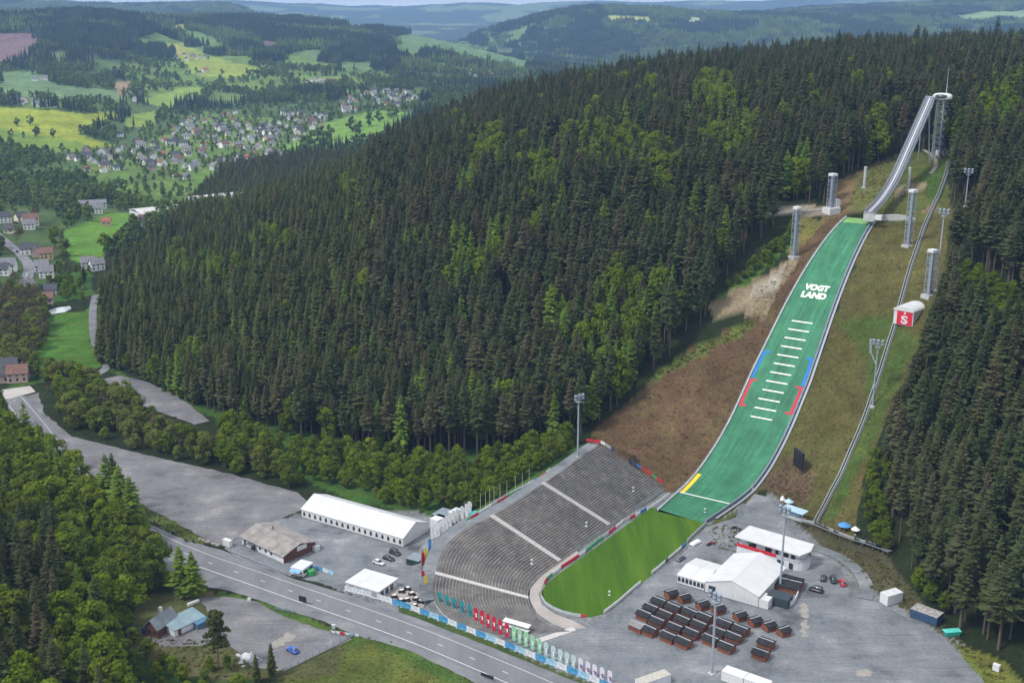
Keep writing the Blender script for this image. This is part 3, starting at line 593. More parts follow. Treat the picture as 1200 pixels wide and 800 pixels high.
BAR = Kind('budding_tree', 'bare_twigs', [blob_geo(80 + i, 14, 4.4, .2, 24, 40, .35) for i in range(3)], [trunk_geo(11, .26, i, .4, 6, 4, 3.) for i in range(3)], bark_pale)
def far_conifer(seed):
    r = random.Random(seed); V = []; Fq = []
    for k in range(5):
        z = 3 + k * 3.6; rad = (3.4 - .62 * k); n = 7; i = len(V); V.append((0, 0, z + 6.2))
        for j in range(n): a = j * 6.283 / n + r.uniform(-.3, .3); q = rad * r.uniform(.65, 1.2); V.append((math.cos(a) * q, math.sin(a) * q, z + r.uniform(-.6, .6)))
        Fq += [(i, i + 1 + j, i + 1 + (j + 1) % n) for j in range(n)]
    return V, Fq
FCO = Kind('distant_conifer', 'far_needles', [far_conifer(i) for i in range(4)], [trunk_geo(6, .4, i, 0, 4) for i in range(4)], bark)
FBR = Kind('distant_broadleaf', 'far_leaves', [blob_geo(90 + i, 13, 5.2, .08, 14, 22, 1.0) for i in range(5)], [trunk_geo(6, .4, i, 0, 4) for i in range(5)], bark)
def clump(seed, con):
    r = random.Random(seed); V = []; Fq = []
    for k in range(34):
        x, y = r.uniform(-22, 22), r.uniform(-22, 22); s = r.uniform(.8, 1.25)
        if con or r.random() < .4:
            g = [(0, 0, 25 * s)]; n = 5; g += [(math.cos(j * 6.283 / n + k) * 3.8 * s, math.sin(j * 6.283 / n + k) * 3.8 * s, 6 * s) for j in range(n)]; f = [(0, 1 + j, 1 + (j + 1) % n) for j in range(n)]
        else:
            g, f = blob_geo(seed * 100 + k, 15 * s, 6 * s, .0, 5, 6, 2.3)
        i = len(V); V += [(x + a, y + b, c) for a, b, c in g]; Fq += [tuple(q + i for q in t) for t in f]
    return V, Fq
CCO = Kind('distant_conifer_stand', 'far_needles', [clump(i, True) for i in range(4)], [trunk_geo(6, .4, i, 0, 4) for i in range(4)], bark)
CBR = Kind('distant_mixed_stand', 'far_leaves', [clump(40 + i, False) for i in range(4)], [trunk_geo(6, .4, i, 0, 4) for i in range(4)], bark)

def scatter_group(kind):
    ng = bpy.data.node_groups.new('scatter_' + kind.name, 'GeometryNodeTree')
    ng.interface.new_socket('Geometry', in_out='INPUT', socket_type='NodeSocketGeometry'); ng.interface.new_socket('Geometry', in_out='OUTPUT', socket_type='NodeSocketGeometry')
    N = ng.nodes.new; i = N('NodeGroupInput'); o = N('NodeGroupOutput'); iop = N('GeometryNodeInstanceOnPoints'); ci = N('GeometryNodeCollectionInfo')
    ci.inputs['Collection'].default_value = kind.col; ci.inputs['Separate Children'].default_value = True; ci.inputs['Reset Children'].default_value = True
    def na(nm, t): n = N('GeometryNodeInputNamedAttribute'); n.data_type = t; n.inputs['Name'].default_value = nm; return n.outputs['Attribute']
    L = ng.links.new; L(i.outputs[0], iop.inputs['Points']); L(ci.outputs[0], iop.inputs['Instance']); iop.inputs['Pick Instance'].default_value = True
    L(na('variant', 'INT'), iop.inputs['Instance Index']); L(na('turn', 'FLOAT_VECTOR'), iop.inputs['Rotation']); L(na('size', 'FLOAT_VECTOR'), iop.inputs['Scale']); L(iop.outputs[0], o.inputs[0])
    return ng
def scatter(kind, items, name, label, cat):
    if not items: return
    a = np.array([(i[0], i[1], i[2], i[3], i[4], i[6]) for i in items], float); me = bpy.data.meshes.new(name); n = len(a)
    me.vertices.add(n); me.vertices.foreach_set('co', a[:, :3].astype(np.float32).ravel())
    t = me.attributes.new('turn', 'FLOAT_VECTOR', 'POINT'); q = np.zeros((n, 3), np.float32); q[:, 2] = a[:, 3]; t.data.foreach_set('vector', q.ravel())
    s = me.attributes.new('size', 'FLOAT_VECTOR', 'POINT'); q = np.stack([a[:, 4] * a[:, 5], a[:, 4] * a[:, 5], a[:, 4]], -1).astype(np.float32); s.data.foreach_set('vector', q.ravel())
    v = me.attributes.new('variant', 'INT', 'POINT'); v.data.foreach_set('value', RNG.integers(0, kind.n, n).astype(np.int32))
    o = bpy.data.objects.new(name, me); COL.objects.link(o); m = o.modifiers.new('scatter', 'NODES'); m.node_group = scatter_group(kind); tag(o, label, cat, kind='stuff'); return o
# ------------------------------------------------------------------ paints and metals
white = mat('white_paint', (.60, .61, .62), .5, .06, 1.2); offw = mat('offwhite_panel', (.55, .57, .59), .55, .1, .8); steel = mat('galvanised_steel', (.34, .38, .43), .45, .1, 2., .3)
dsteel = mat('dark_steel', (.09, .10, .115), .5, .15, 2.); conc = mat('cast_concrete', (.42, .42, .42), .85, .15, .7, bump=.2); black = mat('black_plastic', (.02, .021, .024), .5, .2, 2.)
red = mat('red_paint', (.55, .03, .045), .5, .1, 1.); green = mat('green_board', (.05, .36, .14), .55, .1, 1.); blue = mat('blue_board', (.05, .2, .52), .55, .1, 1.); navy = mat('navy_board', (.05, .08, .17), .55, .15, 1.)
yellow = mat('yellow_paint', (.75, .55, .03), .55, .08, 1.); glass = mat('window_glass', (.03, .04, .05), .12, .3, .8, spec=.8); wood = mat('brown_boards', (.2, .07, .038), .75, .25, 2.5, bump=.2); tarp = mat('tent_canvas', (.56, .57, .58), .6, .07, .3, bump=.2)
mgreen = None; railw = mat('rail_boards', (.40, .43, .46), .6, .18, .5); railb = mat('rail_boards_dark', (.17, .2, .26), .6, .2, .6)
# ------------------------------------------------------------------ the landing slope
def mat_rows():
    m = mat('green_mat', (.036, .17, .088), .65, .14, .12, detail=8, col2=(.048, .212, .112)); nt = m.node_tree; N = nt.nodes.new; b = nt.nodes['Principled BSDF']; src = b.inputs['Base Color'].links[0].from_socket
    g = N('ShaderNodeNewGeometry'); mp = N('ShaderNodeMapping'); mp.inputs['Rotation'].default_value = (0, 0, AZ); nt.links.new(g.outputs['Position'], mp.inputs['Vector'])
    sx = N('ShaderNodeSeparateXYZ'); nt.links.new(mp.outputs[0], sx.inputs[0]); last = src
    def mul(v):
        nonlocal last
        x = N('ShaderNodeMix'); x.data_type = 'RGBA'; x.blend_type = 'MULTIPLY'; x.inputs[0].default_value = 1; nt.links.new(last, x.inputs[6]); nt.links.new(v, x.inputs[7]); last = x.outputs[2]
    # overlapping strips of bristle mat: rows 1.6 m, lanes 3 m
    for ax_, per, lo in (('Y', 1.6, .86), ('X', 3.1, .9)):
        q = N('ShaderNodeMath'); q.operation = 'PINGPONG'; q.inputs[1].default_value = per / 2; nt.links.new(sx.outputs[ax_], q.inputs[0]); r = N('ShaderNodeMapRange'); r.inputs[1].default_value = 0; r.inputs[2].default_value = .22; r.inputs[3].default_value = lo; r.inputs[4].default_value = 1; nt.links.new(q.outputs[0], r.inputs[0]); mul(r.outputs[0])
    # fading streaks worn downhill and water stains
    for sc, lo, hi in (((1.1, .05, .05), .78, 1.2), ((.25, .02, .02), .84, 1.15), ((.5, .5, .5), .88, 1.1)):
        m2 = N('ShaderNodeMapping'); m2.inputs['Scale'].default_value = sc; nt.links.new(mp.outputs[0], m2.inputs['Vector']); n = N('ShaderNodeTexNoise'); n.inputs['Scale'].default_value = 1; n.inputs['Detail'].default_value = 5; nt.links.new(m2.outputs[0], n.inputs['Vector']); r = N('ShaderNodeMapRange'); r.inputs[1].default_value = .3; r.inputs[2].default_value = .7; r.inputs[3].default_value = lo; r.inputs[4].default_value = hi; nt.links.new(n.outputs['Fac'], r.inputs[0]); mul(r.outputs[0])
    nt.links.new(last, b.inputs['Base Color']); return m
mgreen = mat_rows()
def hill_path(x0, x1, st, l, h): return [(hill(x, l(x) if callable(l) else l, h), Vector((LX, LY, 0)), Vector((0, 0, 1))) for x in np.arange(x0, x1 + st * .5, st)]
def hill_strip(mb, x0, x1, l0, l1, h, st=1.5):
    n = max(1, int((x1 - x0) / st)); pr = None
    for k in range(n + 1):
        x = x0 + (x1 - x0) * k / n; a, b = l0(x) if callable(l0) else l0, l1(x) if callable(l1) else l1
        ls = np.linspace(a, b, 3); q = [hill(x, t, h) for t in ls]
        if pr:
            for j in range(2): mb.poly([pr[j], q[j], q[j + 1], pr[j + 1]])
        pr = q
hwR = lambda x: halfw(x) - 3.2 * min(1, max(0, x - 165) / 36)
jump = thing('landing_slope', 'long green ski jump landing slope with white distance lines and painted lettering', 'ski slope', hill(200, 0))
def jp(mb, name, m, label=None):
    o = jump.location; mb.v = [(a - o.x, b - o.y, c - o.z) for a, b, c in mb.v]; return mb.build(name, m, jump, label=label)
XE = 201.5
m = MB(); hill_strip(m, -.5, XE, lambda x: -halfw(x), hwR, 0.06, 1.2); jp(m, 'landing_mat', mgreen)
m = MB(); hill_strip(m, 0, 7, lambda x: -halfw(x) + .3, lambda x: halfw(x) - .3, .1); jp(m, 'landing_mat', mat('pale_mat', (.16, .33, .1), .7, .3, .4), 'pale yellowish green mat below the take-off')
for d in range(90, 146, 5):
    x = xdist(d); m = MB(); hill_strip(m, x - .27, x + .27, -4.7, 4.7, .12, .4); jp(m, 'distance_line', mat('line_paint', (.78, .78, .76), .7, .06, 1.))
bl = mat('blue_line', (.02, .17, .52), .7, .1, 1.); rl = mat('red_line', (.5, .03, .06), .7, .1, 1.)
for sg in (-1, 1):
    for d0, d1, mm, nm in ((109, 124.6, bl, 'blue_marking'), (125.2, 140.5, rl, 'red_marking')):
        x0, x1 = xdist(d0), xdist(d1); m = MB(); e = lambda x: sg * (halfw(x) - .35); i_ = lambda x: sg * (halfw(x) - 1.6); k_ = lambda x: sg * (halfw(x) - 3.5)
        hill_strip(m, x0, x1, *((e, i_) if sg < 0 else (i_, e)), .12)
        for xx in ((x0,) if mm is bl else (x0, x1 - .9)): hill_strip(m, xx, xx + .9, *((i_, k_) if sg < 0 else (k_, i_)), .12, .5)
        jp(m, nm, mm)
m = MB(); hill_strip(m, 180.6, 181.3, lambda x: -halfw(x), hwR, .12, .4); jp(m, 'outrun_line', MATS['line_paint'])
m = MB(); hill_strip(m, 163, 180.5, lambda x: -halfw(x) + .2, lambda x: -halfw(x) + 1.9, .13); jp(m, 'yellow_marking', yellow)
def hill_text(txt, xc, size, off):
    v, f = text_mesh(txt, size, off); m = MB(); mx = max(abs(a[0]) for a in v); k = 5.7 / mx
    s0 = float(np.interp(xc, PX, PS)); m.v = [tuple(hill(float(np.interp(s0 - b * 1.12, PS, PX)), a * k, .14)) for a, b, c in v]; m.f = f; m.mi = [0] * len(f); jp(m, 'lettering', MATS['line_paint'])
hill_text('VOGT', 60.9, 4.4, .25); hill_text('LAND', 65.3, 4.4, .26)
for sg, mm, nm in ((-1, railw, 'side_board'), (1, railb, 'side_board')):
    m = MB(); p = hill_path(0, XE, 3, lambda x: sg * ((halfw if sg < 0 else hwR)(x) + .25), 0); m.sweep(p, [(-.25, -1.6), (.25, -1.6), (.25, .75), (-.25, .75)], True); jp(m, nm, mm)
    m = MB()
    for x in np.arange(1.5, XE, 5): q = hill(x, sg * ((halfw if sg < 0 else hwR)(x) + .7)); m.tube(q + Vector((0, 0, -1.6)), q + Vector((0, 0, 1.0)), .07, 4)
    p = hill_path(0, XE, 3, lambda x: sg * ((halfw if sg < 0 else hwR)(x) + .7), .95); m.sweep(p, [(-.05, -.05), (.05, -.05), (.05, .05), (-.05, .05)], True); jp(m, 'handrail', steel)
m = MB(); m.sweep(hill_path(1, 196, 2, lambda x: hwR(x) + 1.45, -.2), [(-.5, -.1), (.5, -.1), (.5, 0), (-.5, 0)], True)
jp(m, 'side_stair', steel)
# ------------------------------------------------------------------ the in-run tower
TB = G(1018.5, 248.5, 85.3); TT = G(1090.5, 113.5, 133.5); hv = TT - TB; HD = math.hypot(hv.x, hv.y); RISE = hv.z; tdir = Vector((hv.x / HD, hv.y / HD, 0)); tside = Vector((tdir.y, -tdir.x, 0))
ang = np.concatenate([np.full(8, 11.), np.linspace(11, 36, 40), np.full(54, 36.)]); ax = np.concatenate([[0], np.cumsum(np.cos(np.radians(ang)))]); az_ = np.concatenate([[0], np.cumsum(np.sin(np.radians(ang)))])
ax *= HD / ax[-1]; az_ *= RISE / az_[-1]
inr = thing('ski_jump_tower', 'steel ski jump in-run on lattice tower with oval cabin and antenna', 'ski jump tower', TB)
def ip(t, s=0, h=0): return tdir * float(np.interp(t, ax, ax)) + tside * s + Vector((0, 0, float(np.interp(t, ax, az_)) + h))
ipath = [(ip(t), tside * .84, Vector((0, 0, 1))) for t in np.linspace(0, HD, 50)]
MB().sweep(ipath, [(-2.1, -.4), (2.1, -.4), (2.1, 0), (-2.1, 0)], True).build('inrun_deck', mat('deck_sheet', (.19, .21, .245), .6, .15, .8), inr)
for s in (-.55, .55): MB().sweep([(p + Vector((0, 0, .03)), a, b) for p, a, b in ipath], [(s - .22, 0), (s + .22, 0), (s + .22, .05), (s - .22, .05)], True).build('inrun_track', mat('track_ceramic', (.13, .14, .17), .35, .1, 1.), inr)
MB().sweep([(p + Vector((0, 0, .04)), a, b) for p, a, b in ipath], [(-.3, 0), (.3, 0), (.3, .06), (-.3, .06)], True).build('centre_strip', white, inr)
for s in (-1, 1): MB().sweep(ipath, [(s * 2.1, -1.0), (s * 2.3, -1.0), (s * 2.3, 1.0), (s * 2.1, 1.0)], True).build('side_panel', mat('inrun_panel', (.25, .28, .32), .5, .15, .6), inr)
for s in (-1, 1): MB().sweep([(p + Vector((0, 0, .0)), a, b) for p, a, b in ipath[:]], [(s * 2.4, -.5), (s * 3.0, -.5), (s * 3.0, -.35), (s * 2.4, -.35)], True).build('side_stair', steel, inr)
m = MB()
for s in (-2.52, 2.52):
    m.sweep([(p + Vector((0, 0, .6)), a, b) for p, a, b in ipath], [(s / .84 - .05, 0), (s / .84 + .05, 0), (s / .84 + .05, .1), (s / .84 - .05, .1)], True)
    for t in np.linspace(1, HD - 1, 36): m.tube(ip(t, s, -.4), ip(t, s, .65), .05, 4)
m.build('handrail', steel, inr)
m = MB(); ts = np.linspace(20, HD, 17); dep = lambda t: -1.2 - 2.6 * min(1, max(0, (t - 15) / 40))
for s in (-1.8, 1.8):
    for a, b in zip(ts, ts[1:]): m.tube(ip(a, s, dep(a)), ip(b, s, dep(b)), .22, 5); m.tube(ip(a, s, dep(a)), ip(b, s, -.4), .13, 4); m.tube(ip(b, s, dep(b)), ip(b, s, -.4), .13, 4)
for a in ts: m.tube(ip(a, -1.8, dep(a)), ip(a, 1.8, dep(a)), .12, 4)
m.build('truss', steel, inr)
gz = lambda p: float(hz(p.x + TB.x, p.y + TB.y)[0]) - TB.z
for t0, t1, w_ in ((HD * .93, HD * .99, 1.8), (HD * .62, HD * .6, 1.6)):
    for s in (-1, 1): a = ip(t0, s * w_, dep(t0)); b = ip(t1, s * (w_ + 1.2)); b.z = gz(b) - 1; m = MB(); m.tube(a, b, .34, 8); m.build('support_leg', steel, inr)
tb = ip(HD) + tdir * 4.6 + tside * 4.6; g0 = gz(tb); H0 = RISE - 2.2
for sx, sy in ((-1, -1), (1, -1), (1, 1), (-1, 1)):
    m = MB(); a = tb + tside * sx * 1.7 + tdir * sy * 1.7; m.tube((a.x, a.y, g0 - 1), (a.x, a.y, H0), .3, 8); m.build('tower_leg', steel, inr)
m = MB(); zs_ = np.linspace(g0 + 1, H0, 12)
for a, b in zip(zs_, zs_[1:]):
    cs = [tb + tside * sx * 1.7 + tdir * sy * 1.7 for sx, sy in ((-1, -1), (1, -1), (1, 1), (-1, 1))]
    for k in range(4): c, d = cs[k], cs[(k + 1) % 4]; m.tube((c.x, c.y, b), (d.x, d.y, b), .13, 4); m.tube((c.x, c.y, a), (d.x, d.y, b), .09, 4)
m.build('tower_bracing', steel, inr)
m = MB()
for k in range(14):
    z = g0 + 1 + (H0 - g0 - 2) * k / 14; a = tb + tside * 2.1; s = 1 if k % 2 else -1
    m.hexa(*[[a + tside * u + tdir * v + Vector((0, 0, z + (v * s + 1.5) / 3 * (H0 - g0) / 14 + dz - a.z)) for u, v in ((0, -1.5), (1.1, -1.5), (1.1, 1.5), (0, 1.5))] for dz in (0, .2)])
m.build('tower_stair', dsteel, inr)
cabc = tb + Vector((0, 0, 0)); cabc.z = RISE - .1; cabc += tside * .4
def superell(mb, c, ex, ey, ez, a, b, h, n=28, m_=10):
    i = len(mb.v)
    for j in range(m_ + 1):
        ph = -math.pi / 2 + math.pi * j / m_; cr = abs(math.cos(ph)) ** .6; cz_ = math.copysign(abs(math.sin(ph)) ** .8, math.sin(ph))
        for k in range(n): t = 6.28319 * k / n; mb.v.append(tuple(c + ex * math.cos(t) * a * cr + ey * math.sin(t) * b * cr + ez * cz_ * h))
    for j in range(m_):
        for k in range(n): mb.f.append((i + j * n + k, i + j * n + (k + 1) % n, i + (j + 1) * n + (k + 1) % n, i + (j + 1) * n + k)); mb.mi.append(0)
m = MB(); superell(m, cabc, tside, tdir, Vector((0, 0, 1)), 5.0, 4.2, 1.9); cab = m.build('start_cabin', white, inr, True)
m = MB(); superell(m, cabc - tdir * .75 + Vector((0, 0, .3)), tside, tdir, Vector((0, 0, 1)), 4.1, 3.9, 1.3); m.build('cabin_window', glass, cab, True)
m = MB(); a = cabc + tside * 1.5 + tdir * 1.0; m.tube(a, a + Vector((0, 0, 6)), .3, 6, .22); m.tube(a + Vector((0, 0, 6)), a + Vector((0, 0, 16)), .18, 6, .05); m.build('antenna', steel, inr)
m = MB(); c0 = ip(HD); m.hexa(*[[c0 + tside * u + tdir * v + Vector((0, 0, z)) for u, v in ((-2.6, -1), (2.6, -1), (5.5, 4), (-2.6, 4))] for z in (-.5, -.1)]); m.build('start_platform', steel, inr)
m = MB(); m.hexa(*[[tside * u + tdir * v + Vector((0, 0, z)) for u, v in ((-2.6, .1), (2.6, .1), (2.6, 4.5), (-2.6, 4.5))] for z in (-4.5, -.45)]); m.build('takeoff_block', conc, inr)
m = MB(); m.hexa(*[[tside * u + tdir * v + Vector((0, 0, z)) for u, v in ((2.9, -.5), (6.2, -.5), (6.2, 2), (2.9, 2))] for z in (-3.4, -1.2)]); m.build('takeoff_platform', white, inr)
# retaining wall on the slope right of the take-off, apron by the tower
a, b = P(1026, 258), P(1073, 258); h_ = heading((1026, 258), (1073, 258), 80); d = (b - a); t = thing('retaining_wall', 'grey concrete retaining wall in the grass right of the take-off', 'wall', a, math.atan2(d.y, d.x)); L = math.hypot(d.x, d.y)
MB().extr([(0, -3), (L, d.z - 3), (L, d.z + .8), (L * .55, d.z * .55 + 2.6), (0, 2.4)], 0, .5).build('wall_face', conc, t); MB().extr([(0, 2.41), (L * .55, d.z * .55 + 2.61), (L, d.z + .81), (L, d.z + 1.0), (L * .55, d.z * .55 + 2.8), (0, 2.6)], -.1, .6).build('coping', white, t)
p = P(1104, 181); t = thing('service_cabin', 'small grey flat cabin at the foot of the ski jump tower', 'cabin', p, .5); MB().box(-3, 3, -2, 2, -1, 2.6).build('wall', offw, t); MB().box(-3.3, 3.3, -2.3, 2.3, 2.61, 2.9).build('roof', dsteel, t); MB().box(-.6, .5, -2.05, -2.003, 0, 2.1).build('door', dsteel, t)
# ------------------------------------------------------------------ lattice towers and masts
def hpx(base, px_top_y, p):                # height that reaches a picture row above a ground point
    lo_, hi_ = 0., 90.
    for _ in range(40):
        mid = (lo_ + hi_) / 2; y_ = proj(p.x, p.y, p.z + mid)[1]
        if y_ > px_top_y: lo_ = mid
        else: hi_ = mid
    return lo_
def lattice(px, py, ptop, w_, label, block=False):
    p = P(px, py); H = hpx(py, ptop, p); t = thing('lattice_tower', label, 'lattice tower', p, .5, 'lattice towers beside the ski jump'); w2 = w_ / 2
    for sx, sy in ((-1, -1), (1, -1), (1, 1), (-1, 1)): MB().tube((sx * w2, sy * w2, 0), (sx * w2, sy * w2, H - .9), .15, 6).build('corner_post', steel, t)
    m = MB(); n = max(5, int(H / 2.2)); q = [(-w2, -w2), (w2, -w2), (w2, w2), (-w2, w2)]
    for k in range(n):
        z0, z1 = k * (H - 1) / n, (k + 1) * (H - 1) / n
        for j in range(4): a, b = q[j], q[(j + 1) % 4]; m.tube((*a, z1), (*b, z1), .09, 4); m.tube((*(a if k % 2 else b), z0), (*(b if k % 2 else a), z1), .07, 4)
    m.build('bracing', steel, t); MB().box(-w2 * .45, w2 * .45, -w2 * .45, w2 * .45, .5, H - 1).build('cable_shaft', mat('shaft_panel', (.24, .30, .38), .5, .1, 1.), t)
    MB().box(-w2 - .15, w2 + .15, -w2 - .15, w2 + .15, H - .9, H + .3).build('top_box', white, t)
    MB().box(-w2 - .8, w2 + .8, -w2 - .8, w2 + .8, -2, .45).build('footing', conc, t)
    if block: MB().box(-3.4, 3.6, -3.3, 2.4, -3, 2.6).build('base_block', white, t); MB().box(1.8, 4.4, -2.0, 1.2, 2.61, 6.5).build('base_cabin', offw, t)
lattice(973, 249, 204, 3.0, 'white lattice tower on a white base block left of the take-off', True)
lattice(930.5, 301, 243, 2.6, 'lattice tower on bare earth left of the slope, below the base block one')
lattice(1064, 288, 223, 2.6, 'lattice tower in the grass right of the take-off, on concrete footing')
lattice(1088, 346, 293, 2.8, 'lattice tower rising behind the white barrel roofed hut')
for px, py, pt, lb in ((1012.5, 220, 196, 'slim white pole left of the in-run near the forest edge'), (1064, 223, 197, 'slim white pole in the grass right of the in-run')):
    p = P(px, py); H = hpx(py, pt, p); t = thing('white_pole', lb, 'pole', p); MB().tube((0, 0, 0), (0, 0, H), .75, 8).build('shaft', mat('pole_grey', (.42, .47, .5), .5, .08, 1.), t); MB().tube((0, 0, -1), (0, 0, .3), 1.5, 8).build('footing', conc, t); MB().tube((0, 0, H), (0, 0, H + .3), .85, 8).build('cap', white, t)
def mast(px, py, ptop, label, rz=0., r=.42, kind=0):
    p = P(px, py); H = hpx(py, ptop, p); t = thing('floodlight_mast', label, 'floodlight mast', p, rz, 'floodlight masts')
    MB().tube((0, 0, -1), (0, 0, H - 1.5), r, 10, r * .62).build('pole', steel, t); MB().box(-.9, .9, -.9, .9, -1.5, .35).build('footing', conc, t)
    m = MB()
    for k in (0, 1): m.box(-2.0, 2.0, -.12, .12, H - 2.6 + k * 1.3, H - 2.4 + k * 1.3)
    m.box(-.9, .9, -.9, .9, H - 3.4, H - 3.25); m.build('crossarm', steel, t)
    for k in range(6):
        x = -1.7 + (k % 3) * 1.7; z = H - 2.3 + (k // 3) * 1.3; m = MB(); m.hexa([(x - .5, -.75, z - .1), (x + .5, -.75, z - .1), (x + .5, -.1, z + .1), (x - .5, -.1, z + .1)], [(x - .5, -.85, z + .45), (x + .5, -.85, z + .45), (x + .5, -.2, z + .9), (x - .5, -.2, z + .9)]); m.build('floodlight', mat('lamp_housing', (.2, .24, .3), .45, .15, 2.), t)
    if kind:
        m = MB(); m.tube((0, 0, H * .62), (-2.4, 0, H * .78), .3, 8); m.tube((-2.4, 0, H * .78), (-2.9, -.2, H * .98), .55, 8); m.build('side_arm', steel, t)
mast(677, 535, 461, 'grey floodlight mast behind the top corner of the grandstand', .6)
mast(1131, 242, 197, 'grey floodlight mast standing alone in the right forest', -.6)
mast(1097, 340, 244, 'tall grey floodlight mast beside the coaster track above the barrel roofed hut', -.6)
mast(1022.5, 476, 397, 'grey floodlight mast with forked arm on the grass left of the coaster track', -.5, .42, 1)
mast(914, 690, 592, 'grey floodlight mast between white event tent and two-storey white building', -.9)
mast(834, 789, 692, 'grey floodlight mast among the brown huts near the lower edge', -.9)
# ------------------------------------------------------------------ barrel roofed hut with the red sign
a = P(1046, 383); hut = thing('barrel_roof_hut', 'white barrel roofed hut on stilts with red sign at the right of the slope', 'hut', a, math.atan2(-.70, .71))
HW, HL, HH = 8.6, 21., 6.0; Z0 = 1.6
m = MB(); m.extr([(0, Z0), (HW, Z0), (HW, Z0 + HH), (0, Z0 + HH)], 0, HL); m.build('wall', white, hut)
arc = [(HW / 2 - (HW / 2 + .3) * math.cos(t), Z0 + HH + .02 + 1.9 * math.sin(t)) for t in np.linspace(0, math.pi, 15)]
m = MB(); m.extr(arc, -.4, HL + 2.5); m.build('roof', tarp, hut, False)
m = MB(); m.box(1.5, HW - .35, -.14, -.02, Z0 + .2, Z0 + HH + .2); sg = m.build('sign', mat('sign_red', (.6, .02, .05), .5, .05, 1.), hut)
v, f = text_mesh('S', 5.6, .22); m = MB(); xm = (min(q[0] for q in v) + max(q[0] for q in v)) / 2; m.v = [(1.5 + (HW - 1.85) / 2 + (x - xm) * 1.12, -.17, Z0 + 2.25 + y * .82) for x, y, z in v]; m.f = f; m.mi = [0] * len(f); m.build('emblem', white, sg)
m = MB(); cx_, cz_ = 1.5 + (HW - 1.85) / 2, Z0 + 5.3; m.poly([(cx_ + .5 * math.cos(t), -.17, cz_ + .5 * math.sin(t)) for t in np.linspace(0, 6.283, 14, False)]); m.build('emblem', white, sg)
for x_ in (.4, HW - .4):
    for y_ in (.5, HL * .5): MB().tube((x_, y_, -5), (x_, y_, Z0), .22, 6).build('stilt', steel, hut)
MB().box(.8, 2.6, 2, 5, Z0 + 1.5, Z0 + 3.5) 
m = MB(); m.box(-.05, -.003, 3, 11, Z0 + 1.6, Z0 + 3.6); m.build('window', glass, hut)
# ------------------------------------------------------------------ video screen
p = P(935, 551); t = thing('video_screen', 'black video screen seen edge on at the foot of the slope', 'screen', p, math.atan2(LY, LX) - .75)
MB().box(-3.6, 3.6, -.35, .35, 1.4, 8.4).build('panel', black, t); MB().box(-3.7, 3.7, .36, .5, 1.2, 8.6).build('frame', dsteel, t)
for x_ in (-2.8, 2.8): MB().tube((x_, 0, -2), (x_, 0, 1.4), .2, 6).build('leg', dsteel, t)
# ------------------------------------------------------------------ coaster track
ctp = resample(smooth([P(*q) for q in [(955, 613), (960, 603), (972, 580), (986, 553), (1000, 520), (1011, 494), (1022, 462), (1032, 431), (1040, 405), (1048, 380), (1056, 350), (1065, 318), (1075, 288), (1083, 265), (1092, 245), (1101, 225), (1108, 205), (1111, 190)]], 6), 2.2)
for q in ctp: q.z = float(hz(q.x, q.y)[0]) + .9
def frames(pts):
    out = []
    for i, p in enumerate(pts): d = (pts[min(len(pts) - 1, i + 1)] - pts[max(0, i - 1)]).normalized(); sd = d.cross(Vector((0, 0, 1))).normalized(); out.append((p, sd, sd.cross(d)))
    return out
ct = thing('coaster_track', 'grey alpine coaster track climbing the slope beside the forest', 'coaster track', ctp[0]); o0 = ctp[0]; fr_ = frames([q - o0 for q in ctp])
for s in (-.5, .5): MB().sweep(fr_, [(s - .12, -.12), (s + .12, -.12), (s + .12, .12), (s - .12, .12)], True).build('rail', steel, ct)
m = MB()
for p, sd, up in fr_: m.tube(p - sd * .75 - up * .2, p + sd * .75 - up * .2, .14, 4)
m.build('sleepers', dsteel, ct)
m = MB()
for p, sd, up in fr_[::2]:
    for s in (-.5, .5): m.tube(p + sd * s - up * .2, p + sd * s * 1.3 - Vector((0, 0, 2.2)), .1, 4)
m.build('posts', steel, ct)
MB().sweep(fr_, [(.8, -.25), (1.3, -.25), (1.3, -.15), (.8, -.15)], True).build('walkway', mat('grating', (.1, .105, .115), .6, .2, 1.), ct)
st = resample(smooth([G(*q, 2.4) for q in [(938, 610), (950, 612), (963, 617), (985, 626), (1005, 633), (1022, 638), (1042, 646)]], 6), 2.0)
t = thing('storage_track', 'raised coaster storage track with many posts below the slope', 'coaster track', st[0]); fr_ = frames([q - st[0] for q in st])
for s in (-.5, .5): MB().sweep(fr_, [(s - .1, -.1), (s + .1, -.1), (s + .1, .1), (s - .1, .1)], True).build('rail', steel, t)
m = MB()
for p, sd, up in fr_: m.tube(p - sd * .9 - up * .15, p + sd * .9 - up * .15, .1, 4)
m.build('sleepers', dsteel, t)
m = MB()
for p, sd, up in fr_[::2]:
    for s in (-.6, .6): q = p + sd * s; g = float(hz(q.x + st[0].x, q.y + st[0].y)[0]) - st[0].z; m.tube(q, (q.x + sd.x * s * .4, q.y + sd.y * s * .4, g - .4), .09, 4)
m.build('posts', mat('weathered_posts', (.2, .17, .15), .85, .2, 2.), t)
MB().sweep(fr_, [(-2.1, -.3), (-.9, -.3), (-.9, -.18), (-2.1, -.18)], True).build('walkway', mat('deck_boards', (.26, .24, .22), .8, .2, 1.), t)
